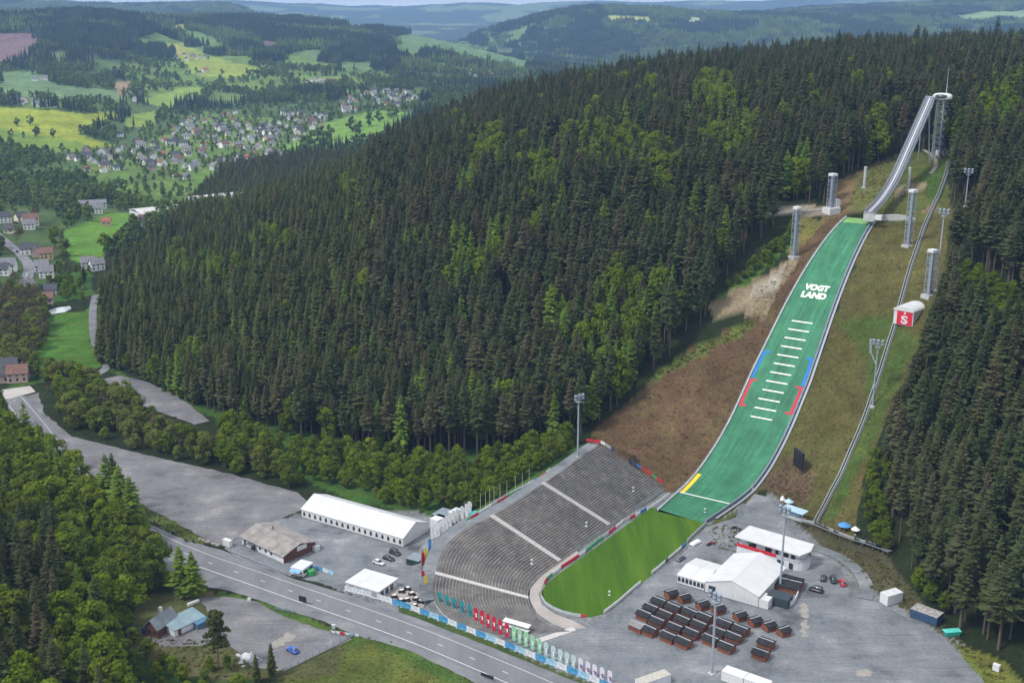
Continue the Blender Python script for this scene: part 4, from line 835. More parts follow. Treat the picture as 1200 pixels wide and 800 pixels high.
def make_sled():
    o = thing('coaster_sled', '', 'coaster sled'); MB().hexa([(-.85, -.42, .1), (.85, -.3, .1), (.85, .3, .1), (-.85, .42, .1)], [(-.8, -.42, .45), (1.0, -.2, .35), (1.0, .2, .35), (-.8, .42, .45)]).build('body', black, o)
    MB().hexa([(-.75, -.35, .46), (-.35, -.35, .46), (-.35, .35, .46), (-.75, .35, .46)], [(-.95, -.35, 1.1), (-.75, -.35, 1.1), (-.75, .35, 1.1), (-.95, .35, 1.1)]).build('backrest', dsteel, o); m = MB(); m.tube((.2, -.5, .5), (.2, -.5, .95), .05, 4); m.tube((.2, .5, .5), (.2, .5, .95), .05, 4); m.build('brake_levers', steel, o); return o
sled = make_sled()
for k in range(13):
    i = 3 + int(k * 1.45 + (3 if k > 3 else 0)); i = min(i, len(st) - 3); d = st[i + 1] - st[i]
    place(sled, k == 0, st[i] + Vector((0, 0, .12)), math.atan2(d.y, d.x), '%s dark coaster sled from the left on the storage track' % ORD[k], 'coaster sleds on the storage track')
# ------------------------------------------------------------------ grandstand
sp = ground_mat('terrace_gravel', [(.062, .062, .066), (.09, .088, .088), (.125, .115, .105), (.14, .14, .145)], 7, .8, .4); se = ground_mat('terrace_edge', [(.11, .105, .1), (.19, .18, .17), (.34, .33, .32)], 2.6, .5, .4)
def dens_curve(pts, n):
    q = [Vector(p) for p in smooth(pts, 14)]; return q
CI, CO = smooth(ST_IN, 14), smooth(ST_OUT, 14); NS = len(CI)
stand = thing('grandstand', 'curved grey open grandstand of many gravel terraces with pale stairways', 'grandstand', CI[0])
def sp_(s, t, h=0):
    i = min(int(s), NS - 2); f = s - i; a = CI[i].lerp(CI[i + 1], f); b = CO[i].lerp(CO[i + 1], f); return a.lerp(b, t) - CI[0] + Vector((0, 0, h))
ROWS = 29; m = MB()
for r in range(ROWS):
    t0, t1 = r / ROWS, (r + 1) / ROWS
    for s in range(NS - 1):
        k0 = sp_(s, t1).z; k1 = sp_(s + 1, t1).z; z0, z1 = sp_(s, t0).z, sp_(s + 1, t0).z
        def q(ss, t, z): p = sp_(ss, t); return Vector((p.x, p.y, z))
        te = t0 + (t1 - t0) * .2
        m.cur = 1; m.poly([q(s, t0, z0), q(s, t0, k0), q(s + 1, t0, k1), q(s + 1, t0, z1)]); m.poly([q(s, t0, k0), q(s, te, k0), q(s + 1, te, k1), q(s + 1, t0, k1)])
        m.cur = 0; m.poly([q(s, te, k0), q(s, t1, k0), q(s + 1, t1, k1), q(s + 1, te, k1)])
tm_ = m.build('terraces', [sp, se], stand); 
m = MB()
for s in range(NS - 1):
    for t in (0, 1): a, b = sp_(s, t), sp_(s + 1, t); m.poly([a, b, b + Vector((0, 0, -3)), a + Vector((0, 0, -3))] if t else [b, a, a + Vector((0, 0, -3)), b + Vector((0, 0, -3))])
for s in (0, NS - 1): a, b = sp_(s, 0), sp_(s, 1); m.poly([a, b, b + Vector((0, 0, -3)), a + Vector((0, 0, -3))])
m.build('side_wall', conc, stand)
n0 = 14
for s in (1 * n0, 2 * n0, 5 * n0):
    m = MB()
    for r in range(ROWS * 2):
        t0, t1 = r / ROWS / 2, (r + 1) / ROWS / 2; a, b = sp_(s, t0), sp_(s, t1); d = (sp_(s + 1, t0) - sp_(s - 1, t0)); d.z = 0; d.normalize(); zt = b.z + (CO[min(s, NS - 1)].z - CI[min(s, NS - 1)].z) / ROWS * .55 + .12
        q = [a - d * .85, a + d * .85, b + d * .85, b - d * .85]; m.hexa([Vector((p.x, p.y, min(a.z, zt) - .5)) for p in q], [Vector((p.x, p.y, zt)) for p in q])
    m.build('stairway', mat('stair_concrete', (.48, .46, .45), .85, .15, 1.2), stand)
m = MB(); a, b = G(630, 751), G(673, 736.5); d = (b - a).normalized(); q = Vector((-d.y, d.x, 0)); m.hexa([a - q * 1.1, a + q * 1.1, b + q * 1.1, b - q * 1.1], [v_ + Vector((0, 0, .16)) for v_ in (a - q * 1.1, a + q * 1.1, b + q * 1.1, b - q * 1.1)]); o = m.build('access_ramp', MATS['stair_concrete']); tag(o, 'pale concrete access strip leading from the fence to the lawn end', 'ramp')
m = MB(); pw = MB()
pts = [p.copy() for p in CO[:6 * 14 + 2]]; ribbon(pw, pts, 0.1, -4.2, .02); o = pw.build('stand_walkway', MATS['gravel']); tag(o, kind='structure')
# low kerb rows on the flat ground beyond the lowest stairway
m = MB()
for k in range(7):
    t = .12 + k * .13; pts = [sp_(s, t, .06) + CI[0] for s in range(6 * n0, NS - 1, 2)]; m.sweep(frames(pts), [(-.15, 0), (.15, 0), (.15, .12), (-.15, .12)], True)
# ------------------------------------------------------------------ boards round the lawn and the stand
def boards(segs, place_, far_end, h=1.0, zf=None, th=.16):
    cnt = {}
    for A, B, m_, cname in segs:
        za, zb = zf(A, B) if zf else (0, 0); a, b = G(*A, za), G(*B, zb); d = b - a; L = math.hypot(d.x, d.y); cnt[cname] = cnt.get(cname, 0) + 1; n = cnt[cname]
        mb = MB(); mb.hexa([(0, 0, .08), (L - .12, 0, d.z + .08), (L - .12, th, d.z + .08), (0, th, .08)], [(0, -.05, h), (L - .12, -.05, d.z + h), (L - .12, th - .05, d.z + h), (0, th - .05, h)])
        o = mb.build('advertising_board', m_); o.location = a; o.rotation_euler = (0, 0, math.atan2(d.y, d.x)); tag(o, '%s board %s, %s %s one from %s' % (cname, place_, ORD[n - 1], cname, far_end), 'board', 'boards ' + place_)
        mb = MB(); mb.box(.1, .2, th + .002, .6, 0, .1); mb.box(L - .4, L - .3, th + .002, .6, d.z, d.z + .1); mb.build('foot', dsteel, o)
gw = mat('grey_board', (.42, .44, .46), .6, .1, 1.); ww = mat('white_board', (.7, .71, .72), .55, .08, .8)
bb = {'w': (ww, 'white'), 'r': (red, 'red'), 'g': (green, 'green'), 'b': (blue, 'blue'), 'n': (navy, 'navy'), 'y': (gw, 'grey')}
def chain(pts, cols): return [(pts[i], pts[i + 1], *bb[c]) for i, c in enumerate(cols)]
boards(chain([(757, 597), (750, 602), (744, 605), (738, 608.5), (730, 612), (721, 619), (713, 626), (706, 631), (697, 638), (686, 647), (678, 652), (671, 657), (657, 666), (647, 674), (641, 679), (637.5, 685)], 'bwrywryggwrrwgr'), 'along the left lawn edge', 'the slope', 1.15)
boards(chain([(784, 580), (776, 586), (767, 592.5), (758, 598)], 'www'), 'beside the outrun end', 'the slope', 1.2)
boards(chain([(633.5, 692), (634, 700), (639, 708), (648, 714), (659, 718.5), (671, 721.5), (681, 723)], 'yyyyyy') + [((681, 723), (687, 723.5), red, 'red')], 'round the curved lawn end', 'the stand', 1.1)
boards(chain([(708, 718.5), (717, 712), (726, 705), (735, 697), (743, 690), (751, 683.5)], 'wwwww'), 'along the lower right lawn edge', 'the lawn end', 1.15)
boards(chain([(764, 672), (772, 666), (780, 659), (783, 656), (791, 649.5), (799, 642.5), (804, 638)], 'wwnwwb'), 'along upper right lawn edge', 'the lawn', 1.15)
boards(chain([(805, 636), (813, 628), (821, 620.5), (828, 614)], 'yyy'), 'below the right side of the outrun', 'the lawn', 1.3)
zt = lambda A, B: (float(np.interp(A[0], [687, 707, 775], [17, 16, 1.4])), float(np.interp(B[0], [687, 707, 775], [17, 16, 1.4])))
boards(chain([(687, 517), (695, 518), (704, 519.5), (709, 522), (716, 526.5), (723, 531), (730, 536), (738, 541), (746, 546), (752, 549.5), (758, 553.5), (764, 558), (770, 562), (777, 567)], 'rrwynnynbrrgr'), 'above the stand end', 'the mast', 1.2, zt)
zb_ = lambda A, B: (float(np.interp(A[0], [545, 580, 640], [7.2, 10, 13.2])), float(np.interp(B[0], [545, 580, 640], [7.2, 10, 13.2])))
boards(chain([(545, 613), (552, 608.5), (561, 603), (568, 598.5), (576, 593.5), (583, 590), (588, 587.5), (595, 583), (603, 579), (612, 574), (618, 570), (625, 566), (632, 561.5), (640, 556), (645, 551.5)], 'grwwyrrggywbrw'), 'along the back of the stand', 'the tent', 1.2, zb_)
for k, (px, py) in enumerate([(563, 599), (569, 597), (574, 594), (579, 592), (586, 588), (594, 584), (604, 579), (612, 575), (620, 570)]):
    p = G(px, py, float(np.interp(px, [545, 580, 640], [7, 9.8, 13]))); o = thing('flagpole', '%s bare slim flagpole from the tent behind the stand boards' % ORD[k], 'flagpole', p, 0, 'bare flagpoles behind the stand'); MB().tube((0, 0, -2), (0, 0, 7.2), .09, 6, .05).build('pole', mat('pale_pole', (.5, .52, .38), .5, .1, 1.), o); MB().box(-.2, .2, -.2, .2, -2, -.2).build('footing', conc, o)
# white snow guns / small lamps on the lawn and stand
for px, py, z, lb in ((714, 697, 0, 'small white measuring post on the lawn near its lower edge'), (826, 600, 0, 'small white measuring post on the green outrun'), (742, 575, 6, 'small white post high on the terraces'), (687, 616, 6, 'small white post halfway up the terraces'), (623, 660, 3.5, 'small white post low on the curved terraces')):
    p = G(px, py, z); o = thing('measuring_post', lb, 'post', p); MB().tube((0, 0, -.3), (0, 0, 1.1), .07, 6).build('stem', steel, o); MB().box(-.3, .3, -.25, .25, 1.1, 1.55).build('head', white, o); MB().box(-.4, .4, -.3, .3, -.2, .12).build('foot', white, o)
# ------------------------------------------------------------------ where trees stand
def grid_pts(x0, x1, y0, y1, step, jit=.42):
    xs, ys = np.meshgrid(np.arange(x0, x1, step), np.arange(y0, y1, step)); xs[1::2] += step / 2
    xs = xs.ravel() + RNG.uniform(-jit, jit, xs.size) * step; ys = ys.ravel() + RNG.uniform(-jit, jit, ys.size) * step
    z = hz(xs, ys); px, py = proj(xs, ys, z); return xs, ys, z, px, py
# ------------------------------------------------------------------ flags
def flag_mesh(h, w_):
    o = [(.02, .5), (w_ * .85, .55), (w_, h * .78), (w_ * .8, h * .93), (w_ * .4, h), (.02, h * .97)]; m = MB(); n = len(o)
    m.extr(o, -.03, .03); m.v = [(x, y + .18 * math.sin(x * 2.2 + z * .9), z) for x, y, z in m.v]; return m
def make_flag(mb_, mc=None, h=5.5, w_=1.3):
    o = thing('feather_flag', '', 'flag'); MB().tube((0, 0, 0), (0, 0, h * 1.01), .05, 6, .025).build('pole', steel, o); f = flag_mesh(h, w_).build('banner', mb_, o)
    if mc: m = MB(); m.extr([(.2, h * .42), (w_ * .78, h * .42), (w_ * .78, h * .62), (.2, h * .62)], -.3, .3); m.v = [(x, (.06 if y > 0 else -.06) + .18 * math.sin(x * 2.2 + z * .9), z) for x, y, z in m.v]; m.build('emblem_block', mc, f)
    MB().cone((0, 0, 0), .45, .25, 8).build('base', dsteel, o); return o
teal = mat('teal_cloth', (.02, .27, .30), .7, .12, 1.); rcl = mat('red_cloth', (.55, .02, .05), .7, .12, 1.); wcl = mat('white_cloth', (.72, .73, .74), .7, .06, 1.); gcl = mat('pale_green_cloth', (.3, .6, .36), .7, .1, 1.); tw = mat('teal_white_cloth', (.2, .58, .56), .7, .3, .5, col2=(.7, .74, .74)); pw_ = mat('lilac_white_cloth', (.66, .64, .72), .7, .08, .6); pur = mat('purple_cloth', (.2, .07, .2), .7, .1, 1.); ycl = mat('yellow_cloth', (.75, .55, .04), .7, .1, 1.); bcl = mat('blue_cloth', (.08, .25, .6), .7, .1, 1.)
fz_ = lambda q: (400 + q[0] / 3, 533 + q[1] / 3)
RF = 'along the road fence'
for pts, m1, m2, cn in (([(340, 535), (365, 545), (388, 553), (418, 566), (445, 578)], teal, dsteel, 'teal'), ([(467, 590), (488, 600), (510, 612), (530, 622), (552, 633), (575, 644)], rcl, wcl, 'red'), ([(600, 656), (620, 666), (642, 677), (665, 689), (690, 701)], gcl, wcl, 'pale green'),
                        ([(712, 713), (737, 726), (762, 739), (785, 750), (808, 760)], tw, wcl, 'teal and white'), ([(833, 771), (858, 783), (882, 794), (908, 804), (935, 815)], pw_, pur, 'white and purple')):
    pr = make_flag(m1, m2)
    for k, q in enumerate(pts): place(pr, k == 0, G(*fz_(q)), heading((512, 716), (700, 790)) + .25, '%s feather flag %s, %s of its colour from the left' % (cn, RF, ORD[k]), 'feather flags ' + RF)
pr = make_flag(wcl, mat('grey_print', (.45, .45, .5), .7, .2, 1.), 5.6, 1.55)
for k, (a, b) in enumerate([(165, 490), (188, 478), (208, 466), (232, 448), (252, 428), (276, 408), (302, 388), (332, 362), (362, 350), (398, 330), (432, 312), (455, 292)]):
    place(pr, k == 0, P(480 + a / 6.67, 560 + b / 6.67), heading((505, 635), (550, 603)) - 1.0, 'white feather flag in the row beside the long tent, %s from the near end' % ORD[k], 'white feather flags by the long tent')
for (px, py), mm, lb in (((502, 648), bcl, 'blue feather flag by the dark trailer, farthest of the coloured ones'), ((497, 659), ycl, 'yellow feather flag just before the blue one'), ((494, 664), rcl, 'red feather flag beside the dark trailer'), ((494, 686), rcl, 'red feather flag by the terrace, nearest the kerb rows'), ((497.5, 692), ycl, 'yellow feather flag by the terrace corner')):
    place(make_flag(mm, None, 5.4, 1.25), True, P(px, py), .5, lb, 'coloured flags by the terrace')
# ------------------------------------------------------------------ banner fence along the road
fpts = resample([G(*p) for p in FENCE_PX], 3.6); hb_ = [mat('fence_blue', (.03, .24, .52), .6, .25, .9, col2=(.12, .38, .64)), mat('fence_white', (.58, .64, .70), .6, .3, 1.1, col2=(.75, .77, .8)), mat('fence_pale_blue', (.3, .5, .66), .6, .3, 1.)]
nb = 0; protos = []
for i, (a, b) in enumerate(zip(fpts, fpts[1:])):
    c = (1 if i < 5 else 0 if i in (5, 6, 8, 10, 12, 14, 17, 20, 23, 26, 29) else 1 if i % 3 else 2); d = b - a; L = d.length
    t = thing('fence_banner', '%s panel from the left in the road banner fence, %s' % (ORD[i] if i < 20 else 'twenty-' + ORD[i - 20] if i < 29 else ORD[0] if False else 'thirty-' + ORD[max(0, i - 30)] if i > 29 else 'thirtieth', ('blue', 'white', 'pale blue')[c]), 'fence banner', a, math.atan2(d.y, d.x), 'banner panels of the road fence')
    MB().box(.05, L - .05, -.03, .03, .15, 2.0).build('banner', hb_[c], t); m = MB(); m.tube((0, .06, 0), (0, .06, 1.95), .05, 4); m.tube((L - .04, .06, 0), (L - .04, .06, 1.95), .05, 4); m.box(0, L, .05, .09, 1.8, 1.86); m.build('frame', steel, t); MB().box(-.3, .3, -.35, .35, 0, .12).build('foot', conc, t)
# ------------------------------------------------------------------ tents and houses
def gable_tent(name, label, A, B, Cc, eave, ridge, nwin, axis='x', win=True, cat='tent', base=True):
    a, rz, L, W_ = frame(A, B, Cc); t = thing(name, label, cat, a, rz); print(name, round(L, 1), round(W_, 1))
    MB().box(0, L, 0, W_, .25, eave).build('wall', tarp, t)
    if base: MB().box(-.03, L + .03, -.03, W_ + .03, 0, .249).build('base_strip', dsteel, t)
    m = MB(); n = 5 if True else 1
    if axis == 'x':
        prof = [(-.25, eave), (W_ / 2, ridge), (W_ + .25, eave), (W_ + .25, eave + .12), (W_ / 2, ridge + .12), (-.25, eave + .12)]; k = max(2, int(L / 5))
        for i in range(k): m.extx(prof, -.2 + (L + .4) * i / k + .02, -.2 + (L + .4) * (i + 1) / k - .02)
        m.build('roof', tarp, t)
        for x in (0, L): mm = MB(); mm.poly([(x, 0, eave + .004), (x, W_, eave + .004), (x, W_ / 2, ridge)] if x else [(x, W_, eave + .004), (x, 0, eave + .004), (x, W_ / 2, ridge)]); mm.build('gable', tarp, t)
        m = MB()
        for i in range(k + 1): x = -.2 + (L + .4) * i / k; m.extx([(-.28, eave - .02), (W_ / 2, ridge + .13), (W_ + .28, eave - .02), (W_ + .28, eave + .16), (W_ / 2, ridge + .2), (-.28, eave + .16)], x - .05, x + .05)
        m.build('roof_beams', offw, t)
    else:
        prof = [(-.25, eave), (L / 2, ridge), (L + .25, eave), (L + .25, eave + .12), (L / 2, ridge + .12), (-.25, eave + .12)]; k = max(2, int(W_ / 5))
        for i in range(k): m.extr(prof, -.2 + (W_ + .4) * i / k + .02, -.2 + (W_ + .4) * (i + 1) / k - .02)
        m.build('roof', tarp, t)
        for y in (0, W_): mm = MB(); mm.poly([(0, y, eave + .004), (L, y, eave + .004), (L / 2, y, ridge)]); mm.build('gable', tarp, t)
        m = MB()
        for i in range(k + 1): y = -.2 + (W_ + .4) * i / k; m.extr([(-.28, eave - .02), (L / 2, ridge + .13), (L + .28, eave - .02), (L + .28, eave + .16), (L / 2, ridge + .2), (-.28, eave + .16)], y - .05, y + .05)
        m.build('roof_beams', offw, t)
    if win:
        for i in range(nwin):
            x = (i + .5) * L / nwin; w2 = .52 if axis == 'x' else .25; m = MB(); m.extr([(x - w2, .95), (x + w2, .95), (x + w2, 2.1), (x + w2 * .6, 2.45), (x, 2.58), (x - w2 * .6, 2.45), (x - w2, 2.1)], -.03, -.004); m.build('window', glass if axis == 'x' else mat('clear_foil', (.5, .52, .55), .3, .1, 1.), t)
    return t, L, W_
gable_tent('event_tent', 'long white event tent with a row of arched windows beside the gravel lot', (353.7, 606), (472.5, 641), (509, 624.5), 3.3, 6.6, 18)
tt, L, W_ = gable_tent('event_tent', 'large white gabled event tent beside the brown huts', (826, 693.5), (888, 711.5), (916, 676), 3.7, 6.6, 14, 'y')
m = MB()
for i in range(9): m.box(L - 9 + i * .9 - .03, L - 9 + i * .9 + .03, -.06, -.034, .3, 3.6)
m.build('wall_poles', offw, tt); MB().box(L + .05, L + 3.2, .3, 5.2, .1, 3.0).build('porch', tarp, tt); MB().box(1.2, 3.6, -.06, -.036, .3, 2.9).build('entrance', glass, tt)
tt, L, W_ = gable_tent('annexe_tent', 'low white annexe tent with dark window strip joining the large tent', (793.5, 683), (825, 692.5), (838, 670), 3.0, 4.0, 7)
# brown club house
def house(name, label, A, B, Cc, eave, ridge, wallm, roofm, gablem=None, axis='x', wins=(), z=0, over=.5, cat='house'):
    a, rz, L, W_ = frame(A, B, Cc, z); t = thing(name, label, cat, a, rz); print(name, round(L, 1), round(W_, 1))
    MB().box(0, L, 0, W_, -.5, eave).build('wall', wallm, t); m = MB()
    if axis == 'x':
        s = (ridge - eave) / (W_ / 2); e = eave - s * over; m.extx([(-over, e), (W_ / 2, ridge), (W_ + over, e), (W_ + over, e + .22), (W_ / 2, ridge + .24), (-over, e + .22)], -over, L + over)
        for x in (0, L): mm = MB(); mm.poly([(x, 0, eave + .003), (x, W_, eave + .003), (x, W_ / 2, ridge - .02)] if x else [(x, W_, eave + .003), (x, 0, eave + .003), (x, W_ / 2, ridge - .02)]); mm.build('gable', gablem or wallm, t)
    else:
        s = (ridge - eave) / (L / 2); e = eave - s * over; m.extr([(-over, e), (L / 2, ridge), (L + over, e), (L + over, e + .22), (L / 2, ridge + .24), (-over, e + .22)], -over, W_ + over)
        for y in (0, W_): mm = MB(); mm.poly([(0, y, eave + .003), (L, y, eave + .003), (L / 2, y, ridge - .02)]); mm.build('gable', gablem or wallm, t)
    m.build('roof', roofm, t)
    for x0, x1, z0, z1, nm, mm in wins: MB().box(x0, x1, -.05, -.004, z0, z1).build(nm, mm, t)
    return t, L, W_
rbeige = mat('beige_roof_sheet', (.23, .215, .205), .7, .22, .35, detail=8, col2=(.31, .29, .275)); rdark = mat('dark_roofing', (.028, .03, .034), .8, .3, .8, spec=.1); rgrey = mat('grey_roof_sheet', (.16, .19, .21), .6, .2, .5); rblue = mat('blue_grey_roof', (.19, .27, .31), .5, .15, .4); wbrown = mat('brown_cladding', (.115, .05, .035), .7, .2, 2., bump=.2); wwhite = mat('white_render', (.6, .62, .66), .8, .1, .6)
t, L, W_ = house('club_house', 'long building with pale sheet roof, white front and dark brown gable by the road', (284, 637), (332.5, 660), (370, 643.5), 3.0, 5.0, wwhite, rbeige, wbrown, 'x', [(1.0, 2.2, 0, 2.2, 'door', glass), (5, 7.5, 0, 2.4, 'entrance', glass), (9.5, 10.6, 1, 2.1, 'window', glass), (12.6, 13.7, 1, 2.1, 'window', glass), (15.6, 16.7, 1, 2.1, 'window', glass)], over=.8)
MB().box(L + .003, L + .06, 0, W_, 0, 3.0).build('gable_cladding', wbrown, t); MB().box(L + .07, L + .14, W_ * .42, W_ * .72, 2.3, 4.0).build('gable_sign', white, t); MB().box(4.6, 8, -2.2, -.01, 2.3, 2.45).build('canopy', dsteel, t); MB().tube((L * .3, W_ * .6, 4.6), (L * .3, W_ * .6, 5.9), .25, 6).build('vent', dsteel, t); MB().box(L + .1, L + 1.6, W_ * .9, W_ + .6, 0, 1.9).build('side_box', offw, t)
# white pavilion with terrace
a, rz, L, W_ = frame((406, 691), (444, 702.5), (466, 687)); t = thing('pavilion', 'white flat roofed pavilion behind the banner fence with a terrace beside it', 'pavilion', a, rz)
MB().box(0, L, 0, W_, 0, 2.7).build('wall', offw, t); MB().box(-.3, L + .3, -.3, W_ + .3, 2.701, 3.0).build('roof', tarp, t)
for x0 in (1, 4, 7, 10): 
    if x0 + 2 < L: MB().box(x0, x0 + 2, -.05, -.004, .6, 2.2).build('window', mat('dull_window', (.25, .3, .35), .3, .2, 1.), t)
for y0 in (1.0, 3.6, 6.2): MB().box(L + .004, L + .05, y0, y0 + 1.6, .3, 2.3).build('window', glass, t)
sheet('terrace_floor', [(446, 702), (468, 686.5), (489, 694), (499, 703), (496, 712), (484, 714)], 'paving', .12, .02)
def make_table():
    o = thing('bistro_table', '', 'table'); m = MB(); m.tube((0, 0, .98), (0, 0, 1.04), .62, 12); m.build('tabletop', white, o); MB().tube((0, 0, .04), (0, 0, .979), .06, 6).build('leg', dsteel, o); MB().tube((0, 0, 0), (0, 0, .04), .35, 8).build('foot', dsteel, o); return o
def make_seat():
    o = thing('lounge_chair', '', 'chair'); MB().box(-.42, .42, -.42, .42, .15, .45).build('seat', black, o); MB().box(-.42, .42, .3, .45, .451, .95).build('backrest', black, o)
    for x in (-.38, .3): MB().box(x, x + .08, -.4, -.32, 0, .149).build('leg', dsteel, o)
    return o
tb_, ch = make_table(), make_seat()
TP = [(462, 700), (471, 694), (478, 691), (483, 697), (477, 704), (488, 703), (493, 706), (470, 705), (486, 711)]
for k, q in enumerate(TP): place(tb_, k == 0, G(*q) + Vector((0, 0, .13)), 0, 'white round table on the fenced terrace, %s from the left' % ORD[sorted(TP).index(q)], 'tables on the terrace')
CPt = sorted((q[0] + dx, q[1] + dy) for q in TP for dx, dy in ((-2.6, .6), (2.2, .9), (.4, -1.3)))
for k, q in enumerate(CPt): place(ch, k == 0, G(*q) + Vector((0, 0, .13)), random.uniform(0, 6.28), 'black lounge chair around a white table on the fenced terrace', 'chairs on the terrace')
# the two-storey oval building
a, rz, L, W_ = frame((863, 648), (941, 672), (955, 659)); print('oval', L, W_); t = thing('judges_building', 'white two-storey building with rounded end, red balcony band and flat white roof', 'building', a, rz)
def oval(x0, x1, w0, w1, n=12): rr = (w1 - w0) / 2; return [(x0, w0)] + [(x1 - rr + rr * math.sin(q), (w0 + w1) / 2 - rr * math.cos(q)) for q in np.linspace(0, math.pi, n)] + [(x0, w1)]
MB().prism(oval(0, L, 0, W_), -.5, 3.1).build('ground_floor', wwhite, t); MB().prism(oval(.8, L - 1.2, 1.3, W_ - 1), 3.1, 6.1).build('upper_floor', wwhite, t); MB().prism([(-.6, -.7), (L - 1.2, -.7), (L + .3, W_ * .45), (L - 1, W_ + .3), (-.6, W_ + .3)], 6.101, 6.5).build('roof', tarp, t)
def band(mb, pts, z0, z1, th): 
    for p, q in zip(pts, pts[1:]):
        d = Vector((q[0] - p[0], q[1] - p[1], 0)).normalized(); nn = Vector((d.y, -d.x, 0)) * th; p3, q3 = Vector((*p, 0)), Vector((*q, 0)); mb.hexa([p3 + nn + Vector((0, 0, z0)), q3 + nn + Vector((0, 0, z0)), q3 + Vector((0, 0, z0)), p3 + Vector((0, 0, z0))], [p3 + nn + Vector((0, 0, z1)), q3 + nn + Vector((0, 0, z1)), q3 + Vector((0, 0, z1)), p3 + Vector((0, 0, z1))])
ov = oval(0, L, 0, W_); m = MB(); band(m, [(0, 0), (L * .6, 0)], 2.95, 4.1, .14); m.build('red_balcony_band', red, t); m = MB(); band(m, [(L * .6 + .02, 0)] + ov[1:-1], 2.95, 4.0, .13); m.build('balcony_band', mat('perforated_panel', (.45, .47, .5), .5, .15, 2.), t)
for x0, x1 in ((4, 7), (10.5, 13), (14.5, 15.7), (17, 19.5), (20.5, 22)): MB().box(x0 * L / 26, x1 * L / 26, 1.24, 1.296, 3.4, 5.7).build('window', glass, t)
MB().box(L * .12, L * .2, 1.2, 1.235, 4.5, 5.8).build('green_sign', green, t)
for x0, x1 in ((16, 18.5), (20.5, 22)): MB().box(x0 * L / 26, x1 * L / 26, -.05, -.004, .3, 2.5).build('door', glass, t)
# ------------------------------------------------------------------ boxes, containers, trailers
def box_thing(name, label, cat, A, B, Cc, h, wallm, roofm=None, door=None, ribs=True, z=0):
    a, rz, L, W_ = frame(A, B, Cc, z); t = thing(name, label, cat, a, rz); print(name, round(L, 1), round(W_, 1)); MB().box(0, L, 0, W_, .15, h).build('body', wallm, t); MB().box(-.05, L + .05, -.05, W_ + .05, h + .002, h + .14).build('roof', roofm or wallm, t); MB().box(.1, L - .1, .1, W_ - .1, 0, .149).build('underframe', dsteel, t)
    if ribs: 
        m = MB()
        for x in np.arange(.4, L - .2, .9): m.box(x, x + .12, -.05, -.004, .2, h - .05)
        m.build('side_ribs', wallm, t)
    if door: MB().box(L + .004, L + .06, .2, W_ - .2, .2, h - .15).build('door', door, t)
    return t
slate = mat('slate_container', (.035, .05, .06), .55, .15, 1.); bluec = mat('blue_container', (.035, .07, .14), .55, .3, .9); tealp = mat('teal_paint', (.03, .38, .33), .5, .15, 1.); gbox = mat('green_paint', (.05, .33, .09), .5, .15, 1.); dgreen = mat('dark_green_tarp', (.02, .045, .035), .6, .2, 1.); greyt = mat('grey_tarp', (.2, .24, .28), .6, .15, 1.)
box_thing('shipping_container', 'dark slate shipping container at the foot of the mast by the large tent', 'container', (897.5, 707), (922.5, 714), (927, 706), 2.9, slate, None, slate)
box_thing('box_trailer', 'white box trailer parked alone on the gravel at the forest edge', 'trailer', (1030.5, 705), (1039.5, 710.5), (1048.5, 700), 3.4, white, offw, offw, False)
box_thing('shipping_container', 'dirty blue container with pale top at the forest edge', 'container', (1066, 723), (1097, 734.5), (1102, 727), 3.0, bluec, mat('dirty_top', (.3, .29, .28), .9, .4, 1.), bluec)
box_thing('shipping_container', 'white container at the lower edge right of the mast, first from the left', 'container', (845, 797), (870, 806), (876, 799), 3.0, white, None, offw)
box_thing('shipping_container', 'white container at the lower edge, beside the first one and half cut off', 'container', (871, 806), (898, 816), (904, 809), 3.0, white, None, offw)
box_thing('covered_trailer', 'dark green low trailer beside the coloured flags', 'trailer', (476, 661), (491, 665), (497, 657), 2.2, dgreen, greyt, None, False)
box_thing('covered_trailer', 'grey blue covered trailer behind the dark green one', 'trailer', (494, 650), (502, 652.5), (508, 642), 2.6, greyt, greyt, None, False)
box_thing('shipping_container', 'dark container behind the white flags at the end of the long tent', 'container', (506, 612), (524, 617), (530, 607), 3.2, slate, greyt, None)
box_thing('box_trailer', 'white box trailer between long tent and leafy trees', 'trailer', (504, 617), (513, 620), (519, 613), 3.2, white, None, None, False)
box_thing('box_trailer', 'white box trailer in front of the leafy trees, rightmost behind the flags', 'trailer', (525, 610), (532, 612), (537, 605), 3.4, white, None, None, False)
box_thing('food_stall', 'pale long roofed stall at the lower edge of the photo', 'stall', (752, 812), (786, 800), (776, 794), 2.6, wwhite, mat('planked_roof', (.42, .40, .36), .8, .2, 1.5))
box_thing('sign_box', 'small white sign box standing on the grass at the lower right', 'sign', (1162.5, 785), (1170, 788), (1171.5, 786), 2.0, white, None, None, False)
box_thing('sign_box', 'white sign box beside the pale roofed club house', 'sign', (261.5, 639), (269, 642), (270.5, 639.5), 2.4, white, None, None, False)
t = box_thing('utility_box', 'green recycling box beside the food van', 'box', (357, 673), (364, 676), (367, 672), 1.7, gbox, None, None, False)
